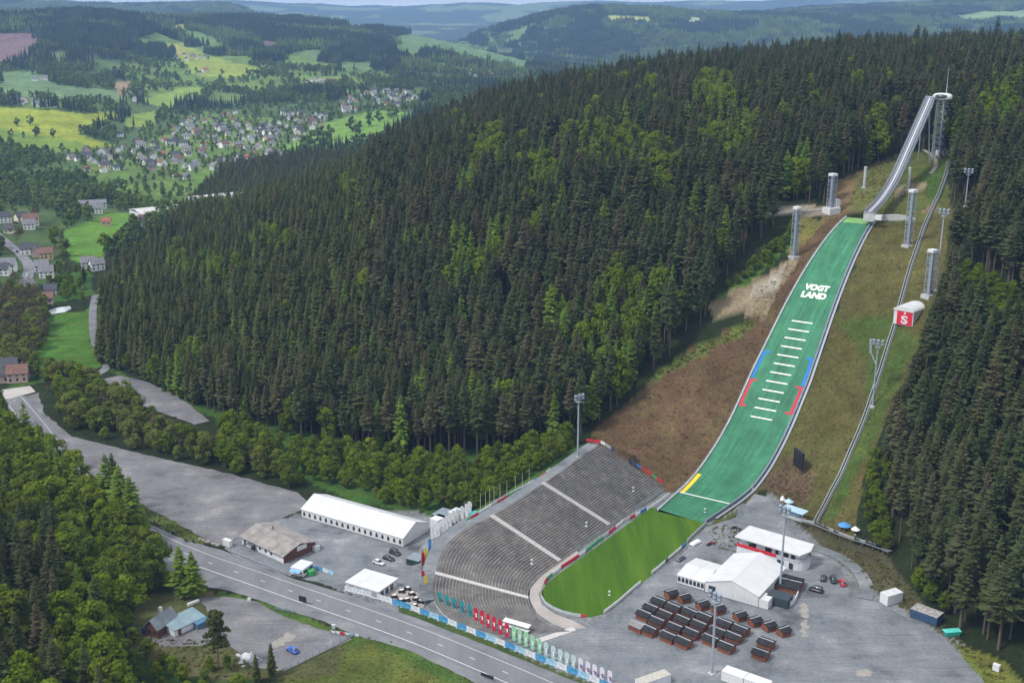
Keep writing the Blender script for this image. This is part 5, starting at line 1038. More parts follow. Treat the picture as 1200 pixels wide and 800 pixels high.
p = G(1115, 744); t = thing('skip', 'teal rounded waste skip at the forest edge', 'skip', p, .15); MB().hexa([(-2, -.9, .15), (2, -.9, .15), (2, .9, .15), (-2, .9, .15)], [(-2.6, -1.2, 1.7), (2.6, -1.2, 1.7), (2.6, 1.2, 1.7), (-2.6, 1.2, 1.7)]).build('tub', tealp, t); MB().hexa([(-2.6, -1.2, 1.701), (2.6, -1.2, 1.701), (2.6, 1.2, 1.701), (-2.6, 1.2, 1.701)], [(-2.2, -.3, 2.1), (2.2, -.3, 2.1), (2.2, .3, 2.1), (-2.2, .3, 2.1)]).build('lid', mat('pale_teal', (.1, .5, .44), .5, .15, 1.), t); MB().box(-2.2, 2.2, -.7, .7, 0, .149).build('skid', dsteel, t)
p = G(558, 606, 3); t = thing('parasol', 'turquoise parasol behind the grandstand boards', 'parasol', p); MB().tube((0, 0, -2.5), (0, 0, 2.6), .06, 6).build('pole', steel, t); MB().cone((0, 0, 1.5), 2.6, 1.3, 10).build('canopy', tealp, t); MB().cone((0, 0, -2.9), .6, .4, 8).build('base', conc, t)
# white low curved wall by the container, planter clutter
m = MB(); pts = [G(*q) for q in [(924, 711), (930, 707), (934, 700), (935.5, 693), (935, 687)]]; pts = resample(smooth(pts, 5), 1.); c0 = pts[0]; m.sweep(frames([p - c0 for p in pts]), [(-.12, 0), (.12, 0), (.12, 1.5), (-.12, 1.5)], True); t = thing('screen_wall', 'low white curved screen wall beside the slate container', 'wall', c0); m.build('panel', white, t); MB().sweep(frames([p - c0 + Vector((0, 0, 1.502)) for p in pts]), [(-.16, 0), (.16, 0), (.16, .08), (-.16, .08)], True).build('coping', offw, t)
for px, py, lb in ((897, 686, 'white parasol closest to the large tent porch'), (893, 693, 'white parasol between porch and slate container')):
    t = thing('parasol', lb, 'parasol', G(px, py)); MB().tube((0, 0, 0), (0, 0, 2.8), .05, 6).build('pole', steel, t); MB().cone((0, 0, 2.1), 1.7, .75, 8).build('canopy', wcl, t); MB().cone((0, 0, 0), .4, .2, 8).build('base', conc, t)
# ------------------------------------------------------------------ the brown market huts
rim = mat('ridge_flashing', (.3, .31, .34), .5, .1, 1.)
def make_hut(L, W_, roofm, nm='market_hut'):
    o = thing(nm, '', 'hut'); MB().box(-L / 2, L / 2, -W_ / 2, W_ / 2, .12, 1.9).build('wall', wood, o); m = MB(); e, r_ = 1.75, 2.5; y = W_ / 2 + .3
    m.extx([(-y, e), (0, r_), (y, e), (y, e + .14), (0, r_ + .16), (-y, e + .14)], -L / 2 - .25, L / 2 + .25); rf = m.build('roof', roofm, o); MB().extx([(-.22, r_ + .06), (0, r_ + .17), (.22, r_ + .06), (.22, r_ + .14), (0, r_ + .24), (-.22, r_ + .14)], -L / 2 - .28, L / 2 + .28).build('ridge_cap', rim, rf)
    for x in (-L / 2, L / 2): mm = MB(); mm.poly([(x, -W_ / 2, 1.903), (x, W_ / 2, 1.903), (x, 0, 2.45)] if x > 0 else [(x, W_ / 2, 1.903), (x, -W_ / 2, 1.903), (x, 0, 2.45)]); mm.build('gable', wood, o)
    MB().box(-L / 2 + .4, L / 2 - .4, -W_ / 2 - .05, -W_ / 2 - .004, .85, 1.75).build('shutter', mat('shutter_boards', (.12, .055, .035), .75, .2, 3.), o); MB().box(-L / 2 + .1, L / 2 - .1, -W_ / 2 + .1, W_ / 2 - .1, 0, .119).build('base', dsteel, o); return o
hr = heading((740, 735), (790, 757)); hp = make_hut(4.3, 3.5, rdark)
GRIDS = [('first file from the lawn', [(290, 424), (253, 455), (221, 485), ]), ('second file from the lawn', [(357, 453), (320, 485), (282, 517), (245, 557)]), ('third file from the lawn', [(438, 477), (402, 511), (366, 546), (335, 587)]), ('fourth file from the lawn', [(503, 498), (478, 534), (443, 571), (405, 612)]), ('fifth file, behind the mast', [(597, 528), (567, 565), (533, 602)]), ('sixth file, nearest the lone pair', [(672, 556), (640, 590), (605, 635)])]
first = True
for fn, pts in GRIDS:
    for k, (a, b) in enumerate(pts):
        place(hp, first, G(700 + a / 4, 600 + (b + 13) / 4), hr + random.uniform(-.03, .03), 'dark roofed hut in the %s, %s from the tent' % (fn, ORD[k]), 'market huts in the packed block'); first = False
hp2 = make_hut(4.4, 3.4, mat('light_roofing', (.2, .19, .19), .7, .2, 2.)); place(hp2, True, G(747, 737.5), hr, 'brown market hut with pale ribbed roof at the lawn side corner of the block', 'market huts in the packed block')
hr2 = heading((794, 697), (802, 689)) ; hp3 = make_hut(3.4, 3.0, rdark); first = True
for (a, b), lb in (((345, 384), 'brown market hut in front of the annexe windows, left of a pair'), ((405, 404), 'brown market hut in front of the annexe windows, right of a pair'), ((492, 436), 'brown market hut before the large tent, left of the mast'), ((567, 457), 'brown market hut before the large tent, right of the mast'),
                 ((667, 488), 'brown market hut, first from the left in the row of four'), ((737, 513), 'brown market hut, second from the left in the row of four'), ((803, 535), 'brown market hut, third from the left in the row of four'), ((872, 560), 'brown market hut at the right end of the row of four'), ):
    place(hp3, first, G(700 + a / 4, 600 + (b + 14) / 4), hr + 1.25, lb, 'market huts around the block'); first = False
for (a, b), lb in (((790, 619), 'brown market hut of the lone pair, the farther one'), ((765, 668), 'brown market hut of the lone pair, the nearer one')): place(hp, False, G(700 + a / 4, 600 + (b + 12) / 4), hr + .08, lb, 'market huts around the block')
a, rz, L, W_ = frame((905, 690), (934, 697), (941, 684)); hb3 = make_hut(L, W_, rdark, 'large_hut'); place(hb3, True, a + Vector((math.cos(rz) * L / 2 - math.sin(rz) * W_ / 2, math.sin(rz) * L / 2 + math.cos(rz) * W_ / 2, 0)), rz, 'larger dark roofed brown hut between large tent and two-storey building')
# ------------------------------------------------------------------ cars
rub = mat('rubber', (.02, .02, .02), .85, .1, 3.)
def make_car(col, L=4.4, van=False):
    o = thing('parked_car', '', 'car'); w2 = .88; H = 1.5 if not van else 1.95; s = L / 4.4
    def loft(secs):
        m = MB(); n = len(secs[0]); i0 = 0
        for sc in secs: m.v += sc
        for j in range(len(secs) - 1):
            for k in range(n): m.f.append((j * n + k, j * n + (k + 1) % n, (j + 1) * n + (k + 1) % n, (j + 1) * n + k)); m.mi.append(0)
        m.f += [tuple(range(n))[::-1], tuple(range((len(secs) - 1) * n, len(secs) * n))]; m.mi += [0, 0]; return m
    def ring(x, w, z0, z1): return [(x * s, -w, z0), (x * s, w, z0), (x * s, w, z0 + (z1 - z0) * .55), (x * s, w * .88, z1), (x * s, -w * .88, z1), (x * s, -w, z0 + (z1 - z0) * .55)]
    body = [ring(-2.2, .72, .35, .8), ring(-2.1, .85, .25, .95), ring(-1.2, w2, .2, 1.0), ring(.9, w2, .2, .98), ring(1.9, .84, .25, .82), ring(2.2, .7, .35, .66)]
    loft(body).build('body', col, o, True)
    cab = [ring(-2.0 if van else -1.95, .66, .9, 1.0), ring(-1.75 if van else -1.35, .74, .9, H - .03), ring(.1 if not van else .6, .74, .9, H), ring(1.05 if not van else 1.5, .7, .88, .98)]
    g = loft(cab).build('cabin_glass', glass, o, True); m = MB(); m.hexa([((-1.35 - .25 * van) * s, -.66, H - .02), ((.12 + .4 * van) * s, -.66, H), ((.12 + .4 * van) * s, .66, H), ((-1.35 - .25 * van) * s, .66, H - .02)], [((-1.3 - .25 * van) * s, -.6, H + .05), ((.05 + .4 * van) * s, -.6, H + .06), ((.05 + .4 * van) * s, .6, H + .06), ((-1.3 - .25 * van) * s, .6, H + .05)]); m.build('roof', col, o)
    for x in (-1.35, 1.35):
        for y in (-1, 1): MB().tube((x * s, y * .72, .33), (x * s, y * .9, .33), .33, 10).build('wheel', rub, o)
    for y in (-.55, .55): MB().box(2.12 * s, 2.2 * s, y - .18, y + .18, .55, .7).build('headlight', offw, o)
    return o
cp = lambda nm, c: mat(nm, c, .3, .05, 1., spec=.6)
kb, kw, kr, kbl, kg = cp('car_black', (.02, .022, .026)), cp('car_white', (.55, .58, .62)), cp('car_red', (.45, .02, .03)), cp('car_blue', (.03, .13, .5)), cp('car_grey', (.13, .15, .17))
place(make_car(kw), True, G(444, 660.5), heading((437, 658), (452, 663)), 'white car parked nearest the pavilion beside two black ones'); place(make_car(kb), True, G(455.5, 655.5), heading((448, 653), (463, 658)), 'black car in the middle of the three by the pavilion'); place(make_car(kb, 4.6, True), True, G(463, 649), heading((455, 646), (470, 652)), 'black estate car farthest of the three by the pavilion')
place(make_car(kb), True, G(965, 678.5), heading((964, 682), (966, 672)), 'black car at the left of the three by the grass bank'); place(make_car(kb, 4.7, True), True, G(976, 680.5), heading((978, 685), (974, 673)), 'black van in the middle of the three by the grass bank'); place(make_car(kr), True, G(987, 684), heading((990, 689), (985, 679)), 'red car at the right of the three by the grass bank')
place(make_car(kb, 4.8, True), True, G(956, 692.5), heading((963, 694), (949, 690)), 'black estate car parked across, apart from the row of three'); place(make_car(kg), True, G(797.5, 655.5), heading((793, 659), (803, 652)), 'dark grey car beside the right lawn boards'); place(make_car(kbl), True, G(343, 763), heading((349, 766), (337, 759)), 'bright blue car in the lower house yard')
pc = P(32, 324); place(make_car(kw), True, pc + Vector((0, 0, .6)), heading((34, 312), (31, 334)), 'white car driving on the village road at the left edge'); pc = P(20, 296); place(make_car(kb), True, pc + Vector((0, 0, .6)), heading((34, 312), (18, 292)), 'dark car farther up the village road')
# food van
a, rz, L, W_ = frame((341, 674), (355, 677.5), (364, 667)); W_ = max(2.2, min(W_, 6)); t = thing('food_van', 'white food van with serving hatch beside the club house', 'van', a, rz); print('van', L, W_)
MB().box(0, L, 0, W_, .5, 3.0).build('body', white, t); MB().box(-.05, L + .05, -.05, W_ + .05, 3.002, 3.15).build('roof', mat('van_roof', (.55, .6, .68), .5, .1, 1.), t); MB().box(.5, L - .5, -.06, -.004, 1.5, 2.5).build('serving_hatch', glass, t); MB().box(L + .004, L + .05, .4, W_ * .45, 1.4, 2.5).build('window', glass, t); MB().box(L + .004, L + .05, W_ * .55, W_ - .3, 1.4, 2.5).build('window', glass, t)
for x in (.6, L - .6): MB().tube((x, -.02, .4), (x, .25, .4), .4, 10).build('wheel', rub, t)
MB().hexa([(.4, -1.5, 2.3), (L - .4, -1.5, 2.3), (L - .4, -.07, 2.6), (.4, -.07, 2.6)], [(.4, -1.5, 2.36), (L - .4, -1.5, 2.36), (L - .4, -.07, 2.68), (.4, -.07, 2.68)]).build('awning', mat('awning_blue', (.2, .4, .65), .6, .2, 1.), t)
fp = resample([G(*q) for q in [(366, 665), (374, 668), (383, 671), (391, 673.5)]], 2.6)
for k, (a, b) in enumerate(zip(fp, fp[1:])):
    d = b - a; t = thing('fence_banner', '%s blue banner panel from the food van on the short fence' % ORD[k], 'fence banner', a, math.atan2(d.y, d.x), 'banners on the short fence'); MB().box(.05, d.length - .05, -.03, .03, .1, 1.5).build('banner', hb_[(2, 0, 1)[k % 3]], t); m = MB(); m.tube((0, 0, 0), (0, 0, 1.6), .05, 4); m.tube((d.length - .05, .05, 0), (d.length - .05, .05, 1.6), .05, 4); m.build('frame', steel, t)
# ------------------------------------------------------------------ the old house and its yard
t, L, W_ = house('old_house', 'old house with dark grey roof and brown walls at the wood edge', (171, 744), (185, 748), (203, 731), 3.2, 5.6, wbrown, rgrey, None, 'y', [(1, 2, 1, 2.2, 'window', glass), (3, 4, 1, 2.2, 'window', glass)])
MB().box(.8, 1.7, W_ * .6, W_ * .6 + .9, 4.2, 6.9).build('chimney', white, t); MB().box(-1.6, -.05, .2, 2.6, 0, 1.9).build('porch', mat('blue_cover', (.03, .06, .2), .6, .2, 1.), t)
a, rz, L, W_ = frame((205, 746), (239, 730), (226, 723)); t = thing('annexe_shed', 'low shed with blue grey sloping roof beside the old house', 'shed', a, rz); print('shed', L, W_)
MB().box(0, L, 0, W_, -.3, 2.4).build('wall', wwhite, t); MB().extx([(-.5, 2.2), (W_ + .5, 3.1), (W_ + .5, 3.3), (-.5, 2.4)], -.5, L + .5).build('roof', rblue, t); MB().box(1.2, 2.4, -.05, -.004, 0, 2).build('door', wood, t)
a, rz, L, W_ = frame((232, 738), (245, 731.5), (239, 728)); t = thing('lean_to', 'small blue roofed lean-to at the end of the shed', 'shed', a, rz); MB().box(0, L, .1, W_, -.3, 1.9).build('wall', mat('blue_boards', (.08, .14, .24), .7, .2, 2.), t); MB().extx([(-.4, 1.92), (W_ + .3, 2.3), (W_ + .3, 2.45), (-.4, 2.07)], -.3, L + .3).build('roof', mat('blue_sheet', (.07, .17, .27), .5, .2, 1.), t)
a, rz, L, W_ = frame((221, 711), (234, 705.5), (233, 704.5)); t = thing('pipe_stack', 'white long boxed stack lying at the top of the house yard', 'stack', a, rz); MB().box(0, L, 0, .9, .2, 1.0).build('load', white, t)
for x in (.8, L - 1.2): MB().box(x, x + .3, -.1, 1.0, 0, .199).build('bearer', wood, t)
r = random.Random(4); t = thing('rubble_pile', 'pale heap of rubble and sheeting in the lower house yard', 'pile', G(290, 771)); m = MB()
for k in range(40): x, y = r.gauss(0, 1.6), r.gauss(0, 1.6); h = max(.15, 1.3 - .35 * math.hypot(x, y)) * r.uniform(.4, 1); s = r.uniform(.3, .7); m.hexa([(x - s, y - s * r.uniform(.4, 1), 0), (x + s, y - s, 0), (x + s, y + s * r.uniform(.4, 1), 0), (x - s, y + s, 0)], [(x - s * .5, y - s * .3, h), (x + s * .5, y - s * .6, h * .8), (x + s * .3, y + s * .5, h), (x - s * .6, y + s * .4, h * .7)])
m.build('rubble', mat('pale_rubble', (.45, .46, .47), .9, .3, 2.), t); MB().hexa([(-1.6, -1.2, .5), (1.0, -1.6, .4), (1.2, .9, .6), (-1.2, 1.2, .5)], [(-1.4, -1, 1.0), (.8, -1.3, .8), (1., .7, 1.2), (-1, 1., 1.4)]).build('sheeting', wcl, t)
fpts = resample([G(*q) for q in [(415, 745), (400, 752), (380, 763), (355, 776), (332, 787)]], 2.5); t = thing('yard_fence', 'dark mesh fence between house yard and mown field', 'fence', fpts[0]); m = MB(); c0 = fpts[0]
for p in fpts: m.tube(p - c0, p - c0 + Vector((0, 0, 1.6)), .06, 4)
m.build('posts', dsteel, t); m = MB()
for z in np.arange(.2, 1.6, .2): m.sweep(frames([p - c0 + Vector((0, 0, z)) for p in fpts]), [(-.03, 0), (.03, 0), (.03, .06), (-.03, .06)], True)
m.build('wire_mesh', steel, t)
def barrier(px, py, rz, lb, cols):
    t = thing('site_barrier', lb, 'barrier', G(px, py), rz)
    for k, c in enumerate(cols): MB().box(k * 1.5, k * 1.5 + 1.4, -.05, .05, .3, 1.1).build('panel', c, t)
    m = MB()
    for k in range(len(cols) + 1): m.box(k * 1.5 - .1, k * 1.5 - .01, -.3, .3, 0, 1.15)
    m.build('frame', steel, t)
barrier(388, 742, -.25, 'white and red barrier panels across the yard entrance', [white, white, red, white, hb_[2], white]); barrier(324, 714, -.35, 'grey tube barrier on the verge beside the black sign board', [greyt, steel, greyt, steel])
def board(px, py, rz, w_, h, lb):
    t = thing('sign_board', lb, 'sign', G(px, py), rz); MB().box(-w_ / 2, w_ / 2, -.06, .06, 1.0, 1.0 + h).build('panel', black, t)
    for x in (-w_ * .35, w_ * .35): MB().tube((x, .12, 0), (x, .12, 1.0 + h * .8), .05, 5).build('post', steel, t)
board(355, 708, -.45, 2.8, 1.9, 'black sign board on the road verge opposite the pavilion'); board(571, 797, -.55, 4.2, 1.0, 'dark low sign board at the near road edge')
t = thing('marker_stone', 'small white marker on the verge grass', 'marker', G(292, 703.5)); MB().box(-.5, .5, -.4, .4, 0, .8).build('stone', white, t); MB().box(-.3, .3, -.3, .3, .801, 1.).build('cap', offw, t)
t = thing('verge_cabinet', 'small pale cabinet at the verge near the yard entrance', 'cabinet', G(391, 736)); MB().box(-.5, .5, -.3, .3, 0, 1.2).build('body', mat('pale_green_box', (.4, .5, .45), .6, .1, 1.), t); MB().box(-.55, .55, -.35, .35, 1.202, 1.3).build('lid', offw, t)
r = random.Random(9); bpt = [(234, 632.5), (238, 633.5), (241, 635), (244, 635.6), (248, 637), (251, 638), (255, 639.5)]
for k, q in enumerate(bpt):
    m = MB(); s = r.uniform(.5, .9); superell(m, Vector((0, 0, s * .4)), Vector((1, 0, 0)), Vector((0, 1, 0)), Vector((0, 0, 1)), s, s * .8, s * .6, 8, 5); o = m.build('boulder', mat('boulder_stone', (.3, .28, .25), .9, .25, 1.5)); o.location = G(*q); tag(o, '%s pale boulder from the left in the row beside the road' % ORD[k], 'boulder', 'boulders beside the road')
# low guard fence in front of the club house
gp = resample(smooth([G(*q) for q in [(270, 647), (285, 653), (305, 661), (325, 669), (336, 673)]], 4), 2.2); t = thing('guard_rail', 'grey low guard rail between road and club house', 'guard rail', gp[0]); c0 = gp[0]; MB().sweep(frames([p - c0 for p in gp]), [(-.06, .45), (.06, .45), (.06, .85), (-.06, .85)], True).build('rail', steel, t); m = MB()
for p in gp: m.box(p.x - c0.x - .07, p.x - c0.x + .07, p.y - c0.y + .1, p.y - c0.y + .24, 0, .8)
m.build('posts', steel, t)
t = thing('white_counter', 'long white covered counter beside the last red flag', 'counter', G(588, 735), heading((588, 735), (612, 742))); MB().box(0, 9, 0, 1.4, .9, 1.05).build('counter_top', white, t); MB().hexa([(0, .2, 2.1), (9, .2, 2.1), (9, 2.2, 2.4), (0, 2.2, 2.4)], [(0, .2, 2.16), (9, .2, 2.16), (9, 2.2, 2.46), (0, 2.2, 2.46)]).build('cover', tarp, t)
for x in (.1, 3, 6, 8.9): MB().tube((x, 1.3, 0), (x, 1.3, 2.3), .05, 5).build('leg', steel, t)
t = thing('waste_bin', 'dark waste bin at the end of the white counter', 'bin', G(612, 735)); MB().tube((0, 0, 0), (0, 0, 1.2), .5, 10, .6).build('body', black, t); MB().tube((0, 0, 1.201), (0, 0, 1.4), .62, 10, .5).build('lid', red, t)
# bottom slope machines by the coaster
t = thing('coaster_station', 'pale blue coaster boarding station with thin roof beside the slope foot', 'station', G(917, 604, 0), heading((917, 604), (940, 612))); MB().box(0, 8, 0, 3, 0, .6).build('platform', conc, t); MB().hexa([(-.5, -.5, 3.1), (8.5, -.5, 3.1), (8.5, 3.5, 3.4), (-.5, 3.5, 3.4)], [(-.5, -.5, 3.25), (8.5, -.5, 3.25), (8.5, 3.5, 3.55), (-.5, 3.5, 3.55)]).build('roof', mat('pale_blue_sheet', (.35, .5, .62), .5, .15, 1.), t)
for x in (0, 2.7, 5.3, 8): MB().tube((x, .1, .6), (x, .1, 3.15), .08, 5).build('post', steel, t)
MB().box(2, 6, 1.6, 2.8, .601, 2.6).build('booth', mat('blue_booth', (.25, .42, .58), .5, .15, 1.), t)
for px, py, lb, c_, r_ in ((924, 593, 'pale blue cone tent topping the coaster station', mat('pale_blue_cloth', (.4, .58, .7), .6, .15, 1.), 1.8), (989, 621, 'blue parasol on the grass above the storage track', bcl, 2.4), (1002, 626, 'white parasol on the path above the storage track', wcl, 1.6)):
    p = P(px, py); t = thing('parasol', lb, 'parasol', p); MB().tube((0, 0, 0), (0, 0, 3.0), .06, 6).build('pole', steel, t); MB().cone((0, 0, 2.0), r_, 1.2, 8).build('canopy', c_, t); MB().cone((0, 0, 0), .5, .3, 8).build('base', conc, t)
for px, py, s, lb in ((917, 585, 1.2, 'white round cover on the slope above the coaster station'), (881, 573, 1.0, 'white round cover at the right edge of the outrun')):
    p = P(px, py); t = thing('snow_lance_cover', lb, 'cover', p); MB().cone((0, 0, 0), s, 1.8, 8).build('cover', wcl, t); MB().tube((0, 0, 1.4), (0, 0, 2.6), .1, 5).build('lance', steel, t)
t = thing('covered_boat', 'white flat covered trailer at the end of the right lawn boards', 'trailer', G(815, 637), heading((810, 640), (821, 634))); MB().hexa([(-2.4, -1, .4), (2.4, -1, .4), (2.4, 1, .4), (-2.4, 1, .4)], [(-2.2, -.7, 1.0), (2.0, -.7, 1.0), (2.0, .7, 1.0), (-2.2, .7, 1.0)]).build('cover', wcl, t)
for y in (-.9, .9): MB().tube((0, y, .3), (0, y + .15, .3), .3, 8).build('wheel', rub, t)
def quad(px, py, c_, lb, rz):
    t = thing('quad_bike', lb, 'quad bike', G(px, py), rz); MB().hexa([(-.9, -.35, .4), (.9, -.35, .4), (.9, .35, .4), (-.9, .35, .4)], [(-.7, -.3, .8), (.6, -.25, .75), (.6, .25, .75), (-.7, .3, .8)]).build('body', c_, t); MB().box(-.5, .2, -.2, .2, .801, .95).build('seat', black, t)
    for x in (-.75, .75):
        for y in (-.5, .35): MB().tube((x, y, .32), (x, y + .2, .32), .32, 8).build('wheel', rub, t)
    MB().tube((.5, -.4, 1.05), (.5, .4, 1.05), .04, 4).build('handlebar', steel, t)
quad(834, 637, red, 'red quad bike beside the grass bank', .4); quad(831, 638.5, kb, 'black quad bike left of the red one', .8); quad(861, 619, kb, 'dark quad bike on the gravel behind the two-storey building', .2); quad(866, 621, kg, 'grey quad bike on the gravel behind the two-storey building', .9)
# ------------------------------------------------------------------ riders at the road bend
def body_mesh(joints, edges, rad):
    me = bpy.data.meshes.new('p'); me.from_pydata(joints, edges, []); o = bpy.data.objects.new('p', me); COL.objects.link(o); sm = o.modifiers.new('s', 'SKIN'); sm.use_smooth_shade = True
    for i, r_ in enumerate(rad): me.skin_vertices[0].data[i].radius = (r_, r_)
    me.skin_vertices[0].data[0].use_root = True; o.modifiers.new('d', 'SUBSURF').levels = 1; dg = bpy.context.evaluated_depsgraph_get(); dg.update(); r_ = bpy.data.meshes.new_from_object(o.evaluated_get(dg)); bpy.data.objects.remove(o); bpy.data.meshes.remove(me); return r_
def rider(seat):
    J = [(0, 0, 0), (.05, 0, .25), (.14, 0, .48), (.17, 0, .6), (.2, 0, .72), (.2, 0, .82)]; E_ = [(0, 1), (1, 2), (2, 3), (3, 4), (4, 5)]; Rr = [.15, .15, .17, .07, .1, .09]
    for s in (-1, 1):
        k = len(J); J += [(.16, s * .2, .46), (.3, s * .27, .25), (.55, s * .25, .2), (.05, s * .12, -.05), (.42, s * .17, -.08), (.3, s * .17, -.45), (.45, s * .17, -.5)]; E_ += [(2, k), (k, k + 1), (k + 1, k + 2), (0, k + 3), (k + 3, k + 4), (k + 4, k + 5), (k + 5, k + 6)]; Rr += [.08, .06, .045, .1, .075, .055, .05]
    return body_mesh([(x, y, z + seat) for x, y, z in J], E_, Rr)
RB = rider(.85); cloth_d = mat('dark_clothing', (.03, .032, .04), .8, .2, 3.); cloth_b = mat('blue_clothing', (.05, .08, .16), .8, .2, 3.); cloth_r = mat('reddish_clothing', (.2, .05, .05), .8, .2, 3.); skin = mat('skin', (.45, .28, .2), .6, .05, 3.)
def make_moto(c_):
    o = thing('motorcycle', '', 'motorcycle')
    for x in (-.72, .75):
        m = MB(); n = 14
        for k in range(n): a, b = 6.283 * k / n, 6.283 * (k + 1) / n; m.tube((x + .3 * math.cos(a), 0, .32 + .3 * math.sin(a)), (x + .3 * math.cos(b), 0, .32 + .3 * math.sin(b)), .06, 5)
        m.build('wheel', rub, o)
    MB().hexa([(-.5, -.14, .4), (.45, -.16, .35), (.45, .16, .35), (-.5, .14, .4)], [(-.8, -.1, .78), (.5, -.14, .95), (.5, .14, .95), (-.8, .1, .78)]).build('frame', c_, o); MB().box(-.7, .05, -.13, .13, .8, .88).build('seat', black, o); m = MB(); m.tube((.72, 0, .35), (.5, 0, 1.0), .05, 5); m.tube((.48, -.35, 1.05), (.48, .35, 1.05), .03, 4); m.build('fork', steel, o); MB().box(.58, .7, -.1, .1, .82, .98).build('headlight', offw, o); return o
mc = make_moto(kb); SPOTS = [(174, 612.5, cloth_d, 'leftmost of the cluster'), (178, 614.5, cloth_b, 'second of the cluster'), (181.5, 614, cloth_d, 'third of the cluster'), (185, 616.5, cloth_r, 'right end of the cluster'), (204, 626, cloth_d, 'riding alone past the cluster'), (218, 634.5, cloth_b, 'left one of the last two'), (227, 636, cloth_d, 'right one of the last two')]
for k, (px, py, cl, lb) in enumerate(SPOTS):
    rz = heading((175, 612), (228, 637)) + math.pi + random.uniform(-.15, .15); p = G(px, py); place(mc, k == 0, p, rz, 'dark motorcycle at the road bend, ' + lb, 'motorcycles at the road bend')
    o = link_mesh('person', RB.copy()); o.data.materials.clear(); o.data.materials.append(cl); o.location = p; o.rotation_euler = (0, 0, rz); tag(o, 'person in %s clothing astride a motorcycle, %s' % ({cloth_d: 'dark', cloth_b: 'blue', cloth_r: 'reddish'}[cl], lb), 'person', 'riders at the road bend')
    m = MB(); superell(m, Vector((.2, 0, 1.66)), Vector((1, 0, 0)), Vector((0, 1, 0)), Vector((0, 0, 1)), .15, .14, .16, 10, 8); m.build('helmet', (black, white, kr)[k % 3], o, True)
    m = MB(); m.hexa([(.28, -.09, 1.58), (.36, -.07, 1.58), (.36, .07, 1.58), (.28, .09, 1.58)], [(.28, -.09, 1.68), (.355, -.07, 1.68), (.355, .07, 1.68), (.28, .09, 1.68)]); m.build('visor', glass, o)
# ------------------------------------------------------------------ far and near village
WALLS = [('white', (.78, .78, .77)), ('cream', (.7, .64, .52)), ('pale grey', (.55, .56, .58)), ('ochre', (.5, .38, .22)), ('pinkish', (.5, .36, .33))]; ROOFS = [('dark slate', (.06, .065, .08)), ('grey', (.16, .165, .18)), ('brown tiled', (.16, .09, .07)), ('red tiled', (.27, .1, .07))]
WM = [mat('render_' + n.replace(' ', '_'), c, .85, .12, .4) for n, c in WALLS]; RM = [mat('roof_' + n.replace(' ', '_'), c, .7, .25, .6) for n, c in ROOFS]
HP = {}
def village_house(x, y, z, rz, wi, ri, size, where, group):
    key = (wi, ri, size); L, W_, e, r_ = ((7.5, 6.5, 3.8, 6.8), (9.5, 7.5, 4.8, 8.2), (13, 9, 5.6, 9.4), (28, 14, 5, 7.2))[size]; lab = '%s %s house with %s roof %s' % (('small', 'middle sized', 'large', 'long')[size], WALLS[wi][0], ROOFS[ri][0], where)
    if key not in HP:
        o = thing('village_house', lab, 'house'); HP[key] = o; wl = MB().box(-L / 2, L / 2, -W_ / 2, W_ / 2, -2, e).build('wall', WM[wi], o); m = MB(); y_ = W_ / 2 + .5; s = (r_ - e) / (W_ / 2); m.extx([(-y_, e - .5 * s), (0, r_), (y_, e - .5 * s), (y_, e - .5 * s + .3), (0, r_ + .32), (-y_, e - .5 * s + .3)], -L / 2 - .5, L / 2 + .5); rf = m.build('roof', RM[ri], o)
        for xx in (-L / 2, L / 2): mm = MB(); mm.poly([(xx, -W_ / 2, e + .004), (xx, W_ / 2, e + .004), (xx, 0, r_ - .05)] if xx > 0 else [(xx, W_ / 2, e + .004), (xx, -W_ / 2, e + .004), (xx, 0, r_ - .05)]); mm.build('gable', WM[wi], o)
        MB().box(L * .2, L * .2 + .8, .4, 1.2, r_ - 1.2, r_ + 1).build('chimney', mat('chimney_brick', (.22, .12, .09), .9, .2, 2.), rf)
        n = max(2, int(L / 3)); zs = (1.2,) if e < 4.5 else (.9, 3.3)
        for sy in (-1, 1):
            for k in range(n):
                for zz in zs: x0 = -L / 2 + (k + .5) * L / n - .55; MB().box(x0, x0 + 1.1, sy * W_ / 2 + (.004 if sy > 0 else -.06), sy * W_ / 2 + (.06 if sy > 0 else -.004), zz, zz + 1.35).build('window', glass, o)
        place(o, True, (x, y, z), rz, lab, group)
    else: place(HP[key], False, (x, y, z), rz, lab, group)
def vil(poly, step, prob, where, group, big=.2):
    w = np.array([tuple(P(*p))[:2] for p in poly]); x, y, z, px, py = grid_pts(w[:, 0].min(), w[:, 0].max(), w[:, 1].min(), w[:, 1].max(), step, .3); k = inpoly(px, py, poly) & (y > 500) & (y < 4500); n = 0
    for i in np.where(k)[0]:
        if random.random() > prob: continue
        r_ = random.random(); village_house(x[i], y[i], z[i] + .2, random.choice((.3, 1.87, .7, 2.2)) + random.uniform(-.2, .2), random.choices(range(5), (6, 3, 2, 1, 1))[0], random.choices(range(4), (7, 5, 2, 1))[0], 0 if r_ < .5 else 1 if r_ < 1 - big else 2, where, group); n += 1
    print(where, n)
def hs(px, py, rz, wi, ri, size, where, group): p = P(px, py); village_house(p.x, p.y, p.z + .2, rz, wi, ri, size, where, group)
vil([(72, 190), (100, 178), (150, 172), (195, 160), (222, 138), (270, 130), (300, 145), (325, 150), (332, 168), (325, 190), (322, 205), (290, 212), (255, 205), (230, 208), (215, 215), (190, 210), (160, 200), (120, 205), (85, 198)], 25, .55, 'in the valley village centre', 'houses of the valley village', .3)
vil([(292, 165), (330, 135), (375, 132), (392, 140), (360, 160), (335, 172), (300, 178)], 24, .75, 'beside the village meadow', 'houses beside the village meadow', .2)
